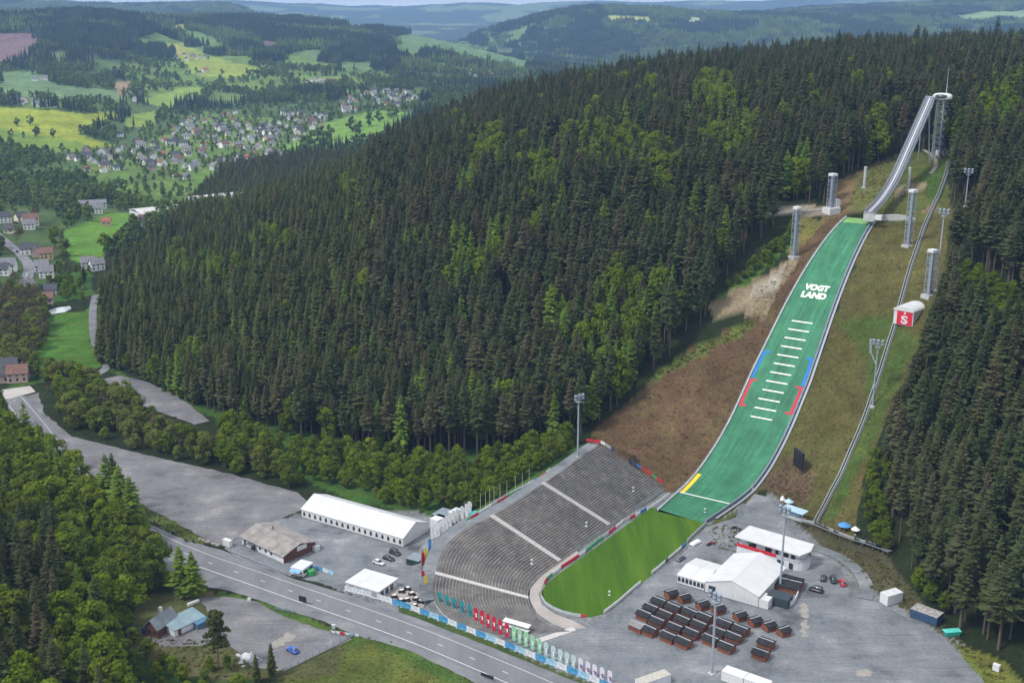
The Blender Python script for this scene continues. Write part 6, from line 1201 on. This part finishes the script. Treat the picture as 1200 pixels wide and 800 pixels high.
vil([(392, 118), (420, 105), (468, 106), (490, 116), (475, 126), (440, 126), (400, 136)], 25, .6, 'in the upper part of the valley village', 'houses in the upper valley village', .25)
vil([(352, 94), (396, 95), (398, 102), (356, 102)], 26, .75, 'on the sunlit slope above the village', 'houses on the slope above the village')
vil([(500, 78), (570, 84), (618, 86), (615, 92), (560, 92), (505, 86)], 30, .55, 'at the far end of the valley', 'houses at the far valley end')
vil([(0, 113), (60, 120), (70, 127), (40, 126), (0, 122)], 22, .8, 'behind the yellow meadow at the left', 'houses behind the yellow meadow', .4)
vil([(222, 84), (250, 84), (246, 92), (226, 90)], 26, .5, 'between the upper meadows', 'houses between the upper meadows')
vil([(188, 67), (212, 64), (244, 68), (240, 72), (200, 71)], 26, .6, 'along the yellow hill field', 'houses along the hill field')
vil([(150, 112), (165, 110), (168, 121), (152, 120)], 24, .6, 'below the upper green meadow', 'houses below the green meadow')
vil([(128, 160), (168, 158), (168, 172), (130, 172)], 24, .5, 'among trees beside the yellow meadow', 'houses among trees by the meadow')
vil([(0, 258), (40, 258), (52, 272), (0, 278)], 22, .6, 'by the village road at the left edge', 'houses by the village road')
for a in [(32, 298, .4, 0, 0, 1), (45, 300, 1.9, 4, 0, 1), (55, 303, .3, 3, 2, 1), (50, 318, .2, 2, 1, 1), (55, 325, .3, 0, 1, 1), (8, 318, .2, 0, 1, 2), (3, 322, .2, 0, 0, 1), (32, 343, .9, 2, 1, 1), (60, 345, .3, 2, 0, 0), (56, 355, .2, 4, 2, 0), (104, 314, .3, 2, 1, 1), (114, 316, .6, 0, 1, 1), (162, 266, .9, 0, 0, 1), (170, 262, .5, 1, 2, 1), (158, 280, .3, 0, 1, 0), (108, 243, .3, 2, 1, 3), (112, 250, .3, 0, 1, 2), (125, 264, .2, 3, 3, 0)]: hs(*a, 'near the village road and valley meadow', 'houses near the valley meadow')
for a in [(10, 438, .3, 3, 0, 1), (22, 446, .25, 4, 2, 1), (3, 447, .3, 4, 0, 0), (41, 95, .3, 0, 1, 1), (52, 94, .4, 0, 1, 2), (104, 63, .3, 4, 2, 2), (112, 66, .4, 0, 1, 1)]: hs(*a, 'alone by the woods at left', 'single houses at the left')
for (px, py), lb, sc in (((222, 240), 'large pale hall roof behind the wooded spur, the longer one', (2.4, 1.7, 1)), ((262, 228), 'large pale hall roof behind the wooded spur, the shorter one', (1.3, 1.7, 1.1))):
    a, b, c = ray(px, py); Y = 1120; X = a / b * Y; z = CAM_H + c / b * Y - 9; t = thing('factory_hall', lb, 'hall', (X, Y, z), .62); L, W_ = 22 * sc[0], 11 * sc[1]
    MB().box(-L, L, -W_, W_, -14, 7).build('wall', WM[2], t); MB().extx([(-W_ - .6, 6.9), (0, 9.4), (W_ + .6, 6.9), (W_ + .6, 7.3), (0, 9.9), (-W_ - .6, 7.3)], -L - .6, L + .6).build('roof', mat('pale_hall_roof', (.5, .49, .48), .6, .12, .1), t); m = MB()
    for x in np.arange(-L + 4, L - 3, 7): m.box(x, x + 1.6, -W_ * .6, -W_ * .2, 8.6, 9.4)
    m.build('skylights', offw, t)
    for x in np.arange(-L + 3, L - 6, 8): MB().box(x, x + 4, -W_ - .06, -W_ - .004, 2, 5).build('window', glass, t)
# skyline scan: nothing is planted where a nearer ridge and its trees hide it
_el = (GZ + np.where(GY > 900, 14, 8) - CAM_H) / GY; _mx = np.maximum.accumulate(_el, 0)
def shown(x, y, z, tall):
    ui = np.clip(np.interp(x / y, U, np.arange(NU)).astype(int), 0, NU - 1); wi = np.clip(np.interp(np.log(y), RW, np.arange(NR)).astype(int) - 6, 0, NR - 1)
    return (z + tall - CAM_H) / y > _mx[wi, ui] - .004
F_MAIN = [(122, 352), (117, 432), (150, 440), (200, 462), (262, 492), (320, 510), (400, 527), (470, 536), (560, 538), (640, 524), (684, 512), (712, 487), (744, 463), (752, 446), (800, 413), (806, 398), (830, 372), (833, 345), (852, 327), (872, 300), (905, 268), (912, 256),
          (868, 252), (866, 244), (940, 242), (966, 240), (975, 215), (1000, 206), (1032, 190), (1062, 176), (1112, 178), (1118, 200), (1114, 236), (1116, 250), (1112, 330), (1104, 380), (1085, 432), (1062, 470), (1050, 515), (1037, 550), (1036, 592), (1044, 628), (1056, 650), (1068, 672), (1088, 704), (1116, 732), (1138, 752), (1190, 775), (1300, 850), (1420, 700), (1420, -60), (1000, -60), (480, 60), (262, 205), (205, 268), (165, 305)]
F_NOT = [[(1118, 240), (1146, 240), (1146, 282), (1116, 282)], [(868, 243), (940, 241), (975, 241), (975, 256), (868, 254)], [(1112, 330), (1130, 320), (1200, 360), (1215, 420), (1150, 420), (1120, 372)]]
x, y, z, px, py = grid_pts(-460, 620, 270, 1560, 5.7)
ok = inpoly(px, py, F_MAIN) & (px > -60) & (px < 1290)
for q in F_NOT: ok &= ~inpoly(px, py, q)
X, Lt = hill_xl(x, y)
ok &= ~((np.abs(Lt) < 19) & (X > -60) & (X < 200)); ok &= shown(x, y, z, 32)
ins = inpoly(x, y, FLAT); ok &= ~(ins & (px < 1000) & (px > 260))
light = [(575, 178, 22), (690, 92, 16), (765, 112, 12), (835, 120, 26), (862, 130, 16), (880, 148, 16), (915, 135, 14), (945, 122, 14), (1000, 96, 9), (1075, 66, 10), (1183, 58, 12), (700, 160, 30), (735, 170, 20), (665, 170, 14), (545, 310, 30), (590, 375, 7), (625, 270, 9),
         (690, 400, 36), (720, 420, 36), (742, 372, 34), (705, 350, 26), (690, 455, 22), (560, 480, 16), (770, 330, 26), (660, 380, 20), (755, 330, 22), (640, 210, 26), (770, 200, 30), (850, 160, 30), (1170, 130, 40), (930, 200, 20), (1110, 150, 20), (210, 300, 18), (250, 300, 22), (320, 270, 26), (230, 410, 10), (185, 425, 10), (205, 430, 10), (150, 405, 8), (375, 450, 10), (360, 440, 8), (395, 455, 10), (405, 215, 14), (550, 215, 14), (340, 300, 10), (1010, 250, 1)]
dens = fbm(x, y, 55)
for i in np.where(ok)[0]:
    qx, qy = px[i], py[i] - (34 if y[i] < 800 else 20)
    if dens[i] < .27 and random.random() < .6: continue
    li = max((1 - math.hypot((qx - a) / (1.2 * r), (qy - b) / r) for a, b, r in light)); li = max(li, 0)
    nz = vnoise(np.array([x[i]]), np.array([y[i]]), 38.)[0]
    h = random.gauss(1, .15) * (.86 if nz > .72 else 1)
    right = px[i] > 1000 and y[i] < 620
    if random.random() < .085 + (.95 if li > .05 else 0) * (.3 + .7 * li) + (.05 if nz > .68 else 0) and not right:
        if px[i] < 430: (LAR.add(x[i], y[i], .74 * h, 'hill', z[i]) if random.random() < .7 else BRO.add(x[i], y[i], 1.2 * h, 'hill', z[i], .9))
        elif random.random() < (.6 if y[i] > 620 else .35): BRO.add(x[i], y[i], 1.55 * h, 'hill', z[i], .9)
        else: LAR.add(x[i], y[i], .98 * h, 'hill', z[i])
    elif px[i] < 430 and y[i] > 510:
        YSP.add(x[i], y[i], (1.0 if px[i] < 300 else 1.16) * h, 'spur', z[i], random.uniform(.85, 1.3))
    else: SPR.add(x[i], y[i], h, 'right' if px[i] > 985 and y[i] < 640 else 'hill', z[i], random.uniform(.84, 1.3))
print('forest', len(SPR.items), len(YSP.items), len(LAR.items), len(BRO.items))
def fill(poly, step, fn, yr=(150, 1000), avoid=()):
    w = np.array([tuple(P(*p))[:2] for p in poly]); x, y, z, px, py = grid_pts(w[:, 0].min() - 5, w[:, 0].max() + 5, w[:, 1].min() - 5, w[:, 1].max() + 5, step)
    k = inpoly(px, py, poly) & (y > yr[0]) & (y < yr[1])
    for a in avoid: k &= ~inpoly(px, py, a)
    for i in np.where(k)[0]: fn(x[i], y[i], z[i], px[i], py[i])
def band(x, y, z, px, py):
    s = random.uniform(.42, .86)
    if random.random() < .12: WIL.add(x, y, s * .95, 'band', z)
    else: BRO.add(x, y, s, 'band', z, random.uniform(.85, 1.35))
fill([(252, 500), (300, 514), (380, 532), (470, 543), (560, 546), (640, 530), (676, 522), (655, 540), (622, 560), (585, 582), (545, 604), (515, 601), (482, 596), (430, 585), (372, 566), (300, 543), (268, 531)], 5.2, band)
fill([(838, 350), (872, 318), (905, 290), (928, 264), (934, 268), (918, 296), (885, 322), (845, 352)], 3.6, lambda x, y, z, px, py: BRO.add(x, y, random.uniform(.3, .48), 'shrub', z, 1.25))
fill([(1112, 330), (1130, 320), (1200, 360), (1215, 420), (1150, 420), (1120, 372)], 4.6, lambda x, y, z, px, py: BRO.add(x, y, random.uniform(.5, .8), 'rightgreen', z, 1.2))
fill([(1026, 535), (1014, 590), (1018, 640), (1046, 652), (1042, 610), (1036, 592), (1040, 548)], 3.8, lambda x, y, z, px, py: BRO.add(x, y, random.uniform(.28, .55), 'shrub', z, 1.25))
fill([(1060, 676), (1084, 706), (1108, 728), (1124, 728), (1100, 700), (1075, 672)], 5., lambda x, y, z, px, py: BRO.add(x, y, random.uniform(.35, .7), 'shrub', z, 1.2))
fill([(1178, 778), (1196, 788), (1200, 800), (1185, 800)], 4., lambda x, y, z, px, py: BRO.add(x, y, random.uniform(.35, .5), 'shrub', z, 1.2))
def hedge(x, y, z, px, py):
    r = random.random()
    if r < .55: WIL.add(x, y, random.uniform(.55, 1.1), 'hedge', z, random.uniform(.8, 1.25))
    elif r < .9: BRO.add(x, y, random.uniform(.45, .95), 'hedge', z, 1.1)
    else: BAR.add(x, y, random.uniform(.5, .8), 'hedge', z)
fill([(52, 446), (72, 440), (105, 448), (150, 470), (172, 492), (215, 512), (262, 532), (330, 553), (352, 568), (345, 574), (300, 562), (240, 547), (170, 530), (130, 518), (95, 508), (64, 482)], 6.2, hedge)
fill([(0, 345), (22, 340), (45, 350), (58, 385), (42, 428), (18, 432), (0, 430)], 8., lambda x, y, z, px, py: (BAR if random.random() < .45 else WIL).add(x, y, random.uniform(.7, 1.1), 'river', z))
fill([(36, 370), (52, 365), (46, 392), (34, 425), (48, 440), (40, 445), (26, 430)], 6., hedge)
FL_AVOID = [[(160, 700), (176, 745), (262, 770), (300, 790), (420, 760), (420, 690), (250, 690)]]
def fore(x, y, z, px, py):
    r = random.random(); con = px < 72 and py > 650
    if py > 742 and px > 150: BRO.add(x, y, random.uniform(.22, .45), 'yard', z, 1.3)
    elif con and r < .72 : SPR.add(x, y, random.uniform(.72, .95), 'fore', z)
    elif r < .09: LAR.add(x, y, random.uniform(.75, .95), 'fore', z)
    elif r < .13 and px < 150: YSP.add(x, y, random.uniform(.9, 1.2), 'fore', z)
    else: BRO.add(x, y, random.uniform(.65, 1.45), 'fore', z, random.uniform(.8, 1.25))
fill([(-90, 500), (0, 492), (40, 530), (85, 575), (118, 606), (150, 636), (178, 660), (205, 683), (232, 700), (225, 706), (165, 704), (150, 745), (168, 760), (215, 775), (262, 790), (300, 815), (250, 850), (0, 900), (-90, 900)], 6.4, fore, (150, 700), FL_AVOID)
def single(kind, px, py, sc, key, sxy=1.): p = P(px, py); kind.add(p.x, p.y, sc, key, p.z, sxy)
for a in [(SPR, 1087, 424, .98, 'right', 1.1), (SPR, 1080, 436, .8, 'right', 1.1), (SPR, 1096, 414, .9, 'right'), (LAR, 214, 700, .74, 'pair', 1.35), (LAR, 228, 702, .68, 'pair', 1.4), (BRO, 192, 668, .62, 'verge', 1.1), (BRO, 198, 690, .5, 'verge', 1.1), (YSP, 319, 792, .62, 'yard'), (YSP, 301, 800, .5, 'yard'), (BRO, 267, 785, .35, 'yard'), (LAR, 146, 628, 1.1, 'road', 1.35), (LAR, 158, 634, 1.0, 'road', 1.4), (LAR, 130, 610, 1.05, 'road', 1.4), (SPR, 137, 600, .95, 'road'),
          (BRO, 265, 545, .5, 'lot'), (BRO, 300, 553, .42, 'lot'), (BRO, 322, 560, .5, 'lot'), (BRO, 352, 568, .45, 'lot'), (BRO, 245, 532, .45, 'lot'), (BRO, 222, 526, .42, 'lot'),
          (BRO, 185, 447, .95, 'edge', .75), (BRO, 208, 455, .9, 'edge', .75), (LAR, 232, 467, .7, 'edge'), (SPR, 76, 300, .6, 'valley'), (SPR, 100, 340, .62, 'valley'), (BRO, 124, 300, 1.2, 'valley'), (BRO, 140, 290, 1., 'valley'), (BAR, 20, 285, 1.3, 'valley'), (BAR, 42, 262, 1.3, 'valley'), (BRO, 65, 290, 1.2, 'valley'), (BRO, 60, 340, .8, 'valley'), (BRO, 78, 338, .8, 'valley')]: single(*a)
fill([(60, 318), (78, 310), (108, 322), (112, 345), (95, 356), (62, 350)], 11., lambda x, y, z, px, py: BRO.add(x, y, random.uniform(.35, .7), 'valley', z), (400, 1300))

LAB = {  # kind, stand -> label of each tree of it, its group, label of the mass of the rest
 ('spruce_tree', 'hill'): ('tall dark spruce on the wooded hill left of the green landing slope', 'dark spruces on the wooded hill'),
 ('spruce_tree', 'right'): ('tall dark spruce in the steep forest right of the coaster track', 'dark spruces right of the ski jump'),
 ('spruce_tree', 'fore'): ('brownish dark spruce in the near wood at the lower left', 'spruces in the near wood'),
 ('spruce_tree', 'road'): ('dark spruce standing among the larches where the road leaves the wood', 'conifers at the road bend'),
 ('spruce_tree', 'valley'): ('lone dark spruce in the valley gardens', 'lone conifers in the valley'),
 ('young_spruce_tree', 'spur'): ('short olive green spruce in the dense plantation above the forest lane', 'young spruces of the plantation'),
 ('young_spruce_tree', 'fore'): ('slim green spruce among leafy trees in the near wood', 'young spruces in the near wood'),
 ('young_spruce_tree', 'yard'): ('small young spruce beside the lower house yard', 'small spruces by the yard'),
 ('larch_tree', 'hill'): ('bright green larch among dark spruces on the wooded hill', 'larches on the wooded hill'),
 ('larch_tree', 'fore'): ('light green larch in the near wood at the lower left', 'larches in the near wood'),
 ('larch_tree', 'pair'): ('slim light green larch of the pair between road and house yard', 'pair of larches by the road'),
 ('larch_tree', 'road'): ('tall feathery larch overhanging the road bend', 'conifers at the road bend'),
 ('larch_tree', 'edge'): ('bright green larch at the forest edge above the gravel track', 'bright trees at the forest edge'),
 ('broadleaf_tree', 'hill'): ('light green leafy tree among dark spruces on the wooded hill', 'leafy trees on the wooded hill'),
 ('broadleaf_tree', 'band'): ('bushy leafy tree in the belt behind the grandstand and long tent', 'leafy trees of the belt behind the stand'),
 ('broadleaf_tree', 'shrub'): ('bright green bush on the slope beside the ski jump', 'bushes beside the ski jump'),
 ('broadleaf_tree', 'rightgreen'): ('bright green young tree in the forest clearing at the right', 'young trees in the right clearing'),
 ('broadleaf_tree', 'hedge'): ('leafy tree in the row between big gravel lot and meadow', 'trees in the row by the lot'),
 ('broadleaf_tree', 'fore'): ('full green leafy tree in the near wood at the lower left', 'leafy trees in the near wood'),
 ('broadleaf_tree', 'verge'): ('round leafy bush on the verge beside the larch pair', 'round bushes on the verge'),
 ('broadleaf_tree', 'yard'): ('low green bush below the house yard near the lone pine', 'low bushes below the house yard'),
 ('broadleaf_tree', 'lot'): ('round green bush along the upper edge of the big gravel lot', 'bushes along the gravel lot'),
 ('broadleaf_tree', 'edge'): ('bright leafy tree standing against the dark forest edge above the track', 'bright trees at the forest edge'),
 ('broadleaf_tree', 'valley'): ('leafy garden tree near the valley houses', 'garden trees in the valley'),
 ('willow_tree', 'band'): ('pale green willow in the belt behind the grandstand', 'willows of the belt behind the stand'),
 ('willow_tree', 'hedge'): ('pale grey green willow in the row above the big gravel lot', 'willows by the lot'),
 ('willow_tree', 'river'): ('olive willow along the stream at the left edge', 'streamside trees'),
 ('budding_tree', 'hedge'): ('brownish half bare tree in the row above the big gravel lot', 'half bare trees by the lot'),
 ('budding_tree', 'river'): ('brownish half bare tree along the stream at the left edge', 'streamside half bare trees'),
 ('budding_tree', 'valley'): ('large brownish half bare tree beside the village road', 'half bare trees by the village road'),
}
STUFF = {'spruce_tree': 'dark spruce forest covering the hill behind the nearer trees', 'young_spruce_tree': 'dense young spruce plantation on the spur', 'larch_tree': 'light green larches scattered through the dark hill forest',
         'broadleaf_tree': 'light green leafy trees scattered through the hill forest and belts', 'willow_tree': 'pale willows further back', 'budding_tree': 'half bare trees further back'}
MASS = {'spruce_tree': 'spruce_forest', 'young_spruce_tree': 'spruce_plantation', 'larch_tree': 'larch_wood', 'broadleaf_tree': 'leafy_wood', 'willow_tree': 'willow_wood', 'budding_tree': 'budding_wood'}
for kd in (SPR, YSP, LAR, BRO, WIL, BAR):
    it = []
    for i in kd.items:
        a, b = proj(i[0], i[1], i[2] + 8); inn = -10 < a < 1210 and b < 830
        it.append((math.sqrt(i[0] ** 2 + i[1] ** 2 + (i[2] - CAM_H) ** 2) / i[4] + (0 if inn else 1e5) - (1e5 if i[5] in ('pair', 'road', 'yard', 'verge', 'lot', 'edge', 'valley') else 0), i))
    it.sort(key=lambda q: q[0]); CAP = 290
    for n, (d, (x, y, z, rz, sc, key, sxy)) in enumerate(it[:CAP]):
        lab, grp = LAB[(kd.name, key)]; k = random.randrange(kd.n); cm, tr = kd.parts[k]
        small = key in ('shrub', 'verge', 'lot', 'yard') and kd is BRO
        t = thing('bush' if small else kd.name, lab, 'bush' if small else 'tree', (x, y, z), rz, grp); t.scale = (sc * sxy, sc * sxy, sc)
        link_mesh('crown', cm, t); link_mesh('trunk', tr, t)
    scatter(kd, [q[1] for q in it[CAP:]], MASS[kd.name], STUFF[kd.name], 'forest')
# grass tufts, scrub and clearing debris on the slopes
mat_t = leaf_mat('tuft_blades', [(.13, .15, .04), (.2, .18, .065), (.11, .16, .035), (.25, .22, .09), (.16, .15, .05)], .5, .8); leaf_mat('debris_twigs', [(.17, .115, .06), (.24, .175, .10), (.14, .095, .05), (.3, .24, .15), (.16, .15, .07)], .3, .8)
TUF = Kind('grass_tuft', 'tuft_blades', [blob_geo(400 + i, .5, .7, 0, 5, 7, .2) for i in range(4)], [trunk_geo(.2, .03, i, 0, 3) for i in range(4)], bark)
DEB = Kind('brush_debris', 'debris_twigs', [blob_geo(420 + i, .4, .9, 0, 4, 6, .24) for i in range(4)], [trunk_geo(.2, .03, i, 0, 3) for i in range(4)], bark)
def litter(poly, step, kd, lo, hi, p_):
    def f(x, y, z, px, py):
        X, Lt = hill_xl(x, y)
        if abs(Lt) < halfw(X) + 2.2 and -20 < X < 203 or random.random() > p_ * (.35 + 1.3 * fbm(np.array([x]), np.array([y]), 16)[0]): return
        kd.add(x, y, random.uniform(lo, hi) ** 1.5, 'l', z - .05)
    fill(poly, step, f, (150, 800))
litter([(1022, 256), (1062, 178), (1112, 182), (1112, 300), (1080, 420), (1048, 470), (1010, 570), (985, 640), (940, 605), (895, 572), (850, 600), (905, 530), (945, 460), (975, 380), (1000, 310)], 1.9, TUF, .45, 1.0, .45)
litter([(320, 800), (420, 742), (470, 755), (560, 806), (600, 830), (300, 830)], 1.6, TUF, .4, .8, .6); litter([(165, 592), (205, 612), (242, 634), (230, 638), (185, 616)], 1.3, TUF, .5, 1., .8); litter([(160, 745), (240, 752), (300, 785), (280, 800), (180, 770)], 1.5, TUF, .5, 1.2, .7)
litter([(962, 636), (1010, 646), (1045, 665), (1080, 710), (1120, 745), (1190, 800), (1165, 800), (1110, 745), (1062, 715), (1022, 690), (1005, 662)], 1.6, TUF, .6, 1.4, .8); litter([(830, 620), (866, 600), (866, 648), (838, 642)], 1.4, TUF, .5, 1.1, .8)
litter([(958, 262), (990, 250), (930, 325), (908, 372), (884, 430), (852, 490), (820, 545), (795, 575), (772, 572), (702, 518), (692, 508), (745, 463), (800, 413), (880, 372), (885, 345), (925, 310), (945, 270)], 1.9, DEB, .45, 1.1, .55); litter([(895, 566), (925, 535), (958, 556), (948, 592), (920, 592)], 1.6, DEB, .5, 1.2, .7)
litter([(745, 450), (800, 416), (885, 374), (880, 386), (820, 415), (770, 445)], 1.5, TUF, .6, 1.5, .9); litter([(994, 236), (1015, 200), (1062, 180), (1040, 215), (1020, 244)], 1.7, TUF, .5, 1.2, .7)
print('litter', len(TUF.items), len(DEB.items)); scatter(TUF, TUF.items, 'grass_tufts', 'rough grass tufts on the slopes and verges', 'grass'); scatter(DEB, DEB.items, 'brush_litter', 'brown brushwood litter on the bare cleared slope', 'brushwood')
# the lone pine in the yard
def pine():
    p = P(257, 784); r = random.Random(5); V = []; Fq = []
    for k in range(64):
        t = r.uniform(0, 1); zc = 6.6 + 10.5 * t; a = r.uniform(0, 6.28); q = (4.0 * (1 - t) ** .6 + .4) * r.uniform(.1, 1.); v, f = blob_geo(300 + k, 2.2, 1.7, 0, 4, 34, .3)
        i = len(V); V += [(x + math.cos(a) * q, y + math.sin(a) * q, z * .8 + zc) for x, y, z in v]; Fq += [tuple(j + i for j in g) for g in f]
    t = thing('pine_tree', 'lone dark pine with bare lower trunk beside the house yard', 'tree', p, 0)
    link_mesh('crown', np_mesh('crown', V, Fq, [MATS['young_spruce_needles']]), t); trunk_geo(17, .3, 3, .25, 7, 5, 2.6).build('trunk', mat('pine_bark', (.16, .1, .07), .9, .3, 3.), t)
pine()
# ------------------------------------------------------------------ distant woods
cgx, cgy = U, RW
OPENG = OPEN.reshape(NR, NU)
def is_open(x, y):
    ui = np.clip(np.rint(np.interp(x / y, U, np.arange(NU))).astype(int), 0, NU - 1); wi = np.clip(np.rint(np.interp(np.log(y), RW, np.arange(NR))).astype(int), 0, NR - 1); return OPENG[wi, ui]
VILLAGE = [[(60, 185), (130, 168), (150, 150), (200, 140), (240, 130), (300, 150), (330, 160), (330, 180), (330, 212), (250, 225), (190, 235), (120, 215), (55, 200)], [(0, 240), (70, 245), (75, 300), (60, 345), (0, 340)], [(290, 125), (395, 120), (440, 105), (480, 108), (500, 128), (440, 128), (380, 142), (330, 172), (290, 160)]]
x, y, z, px, py = grid_pts(-1700, 1600, 860, 3000, 10.5)
ok = (px > -200) & (px < 1400) & shown(x, y, z, 22) & ~is_open(x, y) & ~(inpoly(px, py, F_MAIN) & (y < 1560))
vil = np.zeros(len(x), bool); lgt = np.zeros(len(x), bool)
for q in LIGHTG: lgt |= inpoly(px, py, q)
for q in VILLAGE: vil |= inpoly(px, py, q)
nz = fbm(x, y, 130); gap = fbm(x + 300, y + 50, 60)
for i in np.where(ok)[0]:
    if vil[i] and random.random() < .6 or lgt[i] and not vil[i] and (gap[i] < .5 or random.random() < .45): continue
    if gap[i] < (.47 if px[i] > 110 and py[i] > 60 else .36) and not vil[i]: continue
    con = nz[i] > .56 and not vil[i] and not lgt[i] and not (px[i] < 175 and py[i] > 168)
    if con: FCO.add(x[i], y[i], random.uniform(.75, 1.1), 'f', z[i])
    else: FBR.add(x[i], y[i], random.uniform(.6, 1.2) * (.62 if vil[i] else 1), 'f', z[i])
for a, b, s in [(20, 148, 1.1), (35, 146, 1.2), (42, 161, 1.2), (13, 160, .9), (62, 161, 1.1), (28, 162, .7), (44, 158, 1.), (4, 172, .8), (230, 86, 1.), (260, 88, 1.2), (244, 70, .8), (413, 155, 2.), (420, 158, 1.6), (432, 148, 1.8), (444, 143, 1.6), (458, 138, 1.8), (462, 137, 1.5), (366, 172, 2), (376, 168, 2.), (386, 165, 2), (356, 176, 1.6), (380, 172, 1.5), (530, 62, 1.5), (545, 66, 1.5), (572, 72, 2.), (500, 58, 1.5), (515, 60, 1.8), (570, 75, 1.4)]: single(FBR, a, b, s, 'f')
print('mid trees', len(FCO.items), len(FBR.items))
scatter(FCO, FCO.items, 'distant_conifer_forest', 'bluish conifer woods on the hills beyond the village', 'forest')
scatter(FBR, FBR.items, 'distant_leafy_woods', 'leafy groves and garden trees around the far village', 'woods')
for y0, y1, st in ((3000, 4700, 30.), (4700, 8200, 42.)):
    x, y, z, px, py = grid_pts(-.6 * y1, .6 * y1, y0, y1, st)
    ok = (px > -180) & (px < 1380) & shown(x, y, z, 24) & ~is_open(x, y); nz = fbm(x, y, 300)
    for q in LIGHTG: ok &= ~(inpoly(px, py, q) & (vnoise(x, y, 110.) < .62))
    for i in np.where(ok)[0]:
        if nz[i] < .3 and y0 < 4000: continue
        (CCO if nz[i] > .5 else CBR).add(x[i], y[i], random.uniform(.8, 1.15), 'f', z[i] - 2)
print('clumps', len(CCO.items), len(CBR.items))
scatter(CCO, CCO.items, 'far_conifer_forest', 'hazy blue conifer forest on the far ridges', 'forest')
scatter(CBR, CBR.items, 'far_mixed_forest', 'hazy mixed forest on the far ridges', 'forest')

# ------------------------------------------------------------------ light, air, sky
w = bpy.data.worlds.new('World'); S.world = w; w.use_nodes = True; nt = w.node_tree; bg = nt.nodes['Background']
sky = nt.nodes.new('ShaderNodeTexSky'); sky.sky_type = 'NISHITA'; sky.sun_disc = False
SUN_EL, SUN_ROT = R(52), R(-118)            # sun over the left shoulder of the camera, behind thin cloud
sky.sun_elevation = SUN_EL; sky.sun_rotation = SUN_ROT; sky.altitude = 700; sky.air_density = 1.; sky.dust_density = 2.5; sky.ozone_density = 1.
tcw = nt.nodes.new('ShaderNodeTexCoord'); mpw = nt.nodes.new('ShaderNodeMapping'); mpw.inputs['Scale'].default_value = (1, 1, 3.5); cn = nt.nodes.new('ShaderNodeTexNoise'); cn.inputs['Scale'].default_value = 2.2; cn.inputs['Detail'].default_value = 8
cr = nt.nodes.new('ShaderNodeValToRGB'); cr.color_ramp.elements[0].position = .36; cr.color_ramp.elements[0].color = (.72, .72, .72, 1); cr.color_ramp.elements[1].position = .6; cr.color_ramp.elements[1].color = (.95, .95, .95, 1); mw = nt.nodes.new('ShaderNodeMix'); mw.data_type = 'RGBA'; mw.inputs[7].default_value = (5.0, 5.1, 5.3, 1)
nt.links.new(tcw.outputs['Generated'], mpw.inputs['Vector']); nt.links.new(mpw.outputs[0], cn.inputs['Vector']); nt.links.new(cn.outputs['Fac'], cr.inputs['Fac']); nt.links.new(cr.outputs['Color'], mw.inputs[0]); nt.links.new(sky.outputs[0], mw.inputs[6]); nt.links.new(mw.outputs[2], bg.inputs['Color']); bg.inputs['Strength'].default_value = .127
ld = bpy.data.lights.new('sun', 'SUN'); lo = bpy.data.objects.new('sun', ld); COL.objects.link(lo); ld.energy = 1.75; ld.angle = R(10); ld.color = (1, .96, .9)
sd = Vector((math.sin(SUN_ROT) * math.cos(SUN_EL), math.cos(SUN_ROT) * math.cos(SUN_EL), math.sin(SUN_EL)))
lo.rotation_euler = sd.to_track_quat('Z', 'Y').to_euler(); lo.location = (0, 0, 900)
hb = MB().box(-21000, 21000, -300, 17800, float(GZ.min()) - 30, max(float(GZ.max()) + 40, 240))
hm = bpy.data.materials.new('haze'); hm.use_nodes = True; nt = hm.node_tree; nt.nodes.remove(nt.nodes['Principled BSDF'])
pv = nt.nodes.new('ShaderNodeVolumePrincipled'); pv.inputs['Color'].default_value = (.36, .58, 1., 1); pv.inputs['Density'].default_value = HAZE = 7e-5; pv.inputs['Anisotropy'].default_value = .2
nt.links.new(pv.outputs[0], nt.nodes['Material Output'].inputs['Volume'])
tag(hb.build('haze', hm), 'thin blue haze filling the valley air', 'haze', kind='stuff')
S.view_settings.view_transform = 'Standard'; S.view_settings.look = 'None'; S.view_settings.gamma = 1; S.view_settings.use_curve_mapping = False
S.view_settings.exposure = .84
S.render.engine = 'CYCLES'; cy_ = S.cycles; cy_.use_denoising = True; cy_.max_bounces = 6; cy_.diffuse_bounces = 3; cy_.glossy_bounces = 2; cy_.transmission_bounces = 2; cy_.transparent_max_bounces = 4; cy_.volume_bounces = 1
try: cy_.denoiser = 'OPENIMAGEDENOISE'; cy_.denoising_input_passes = 'RGB_ALBEDO_NORMAL'
except Exception: pass
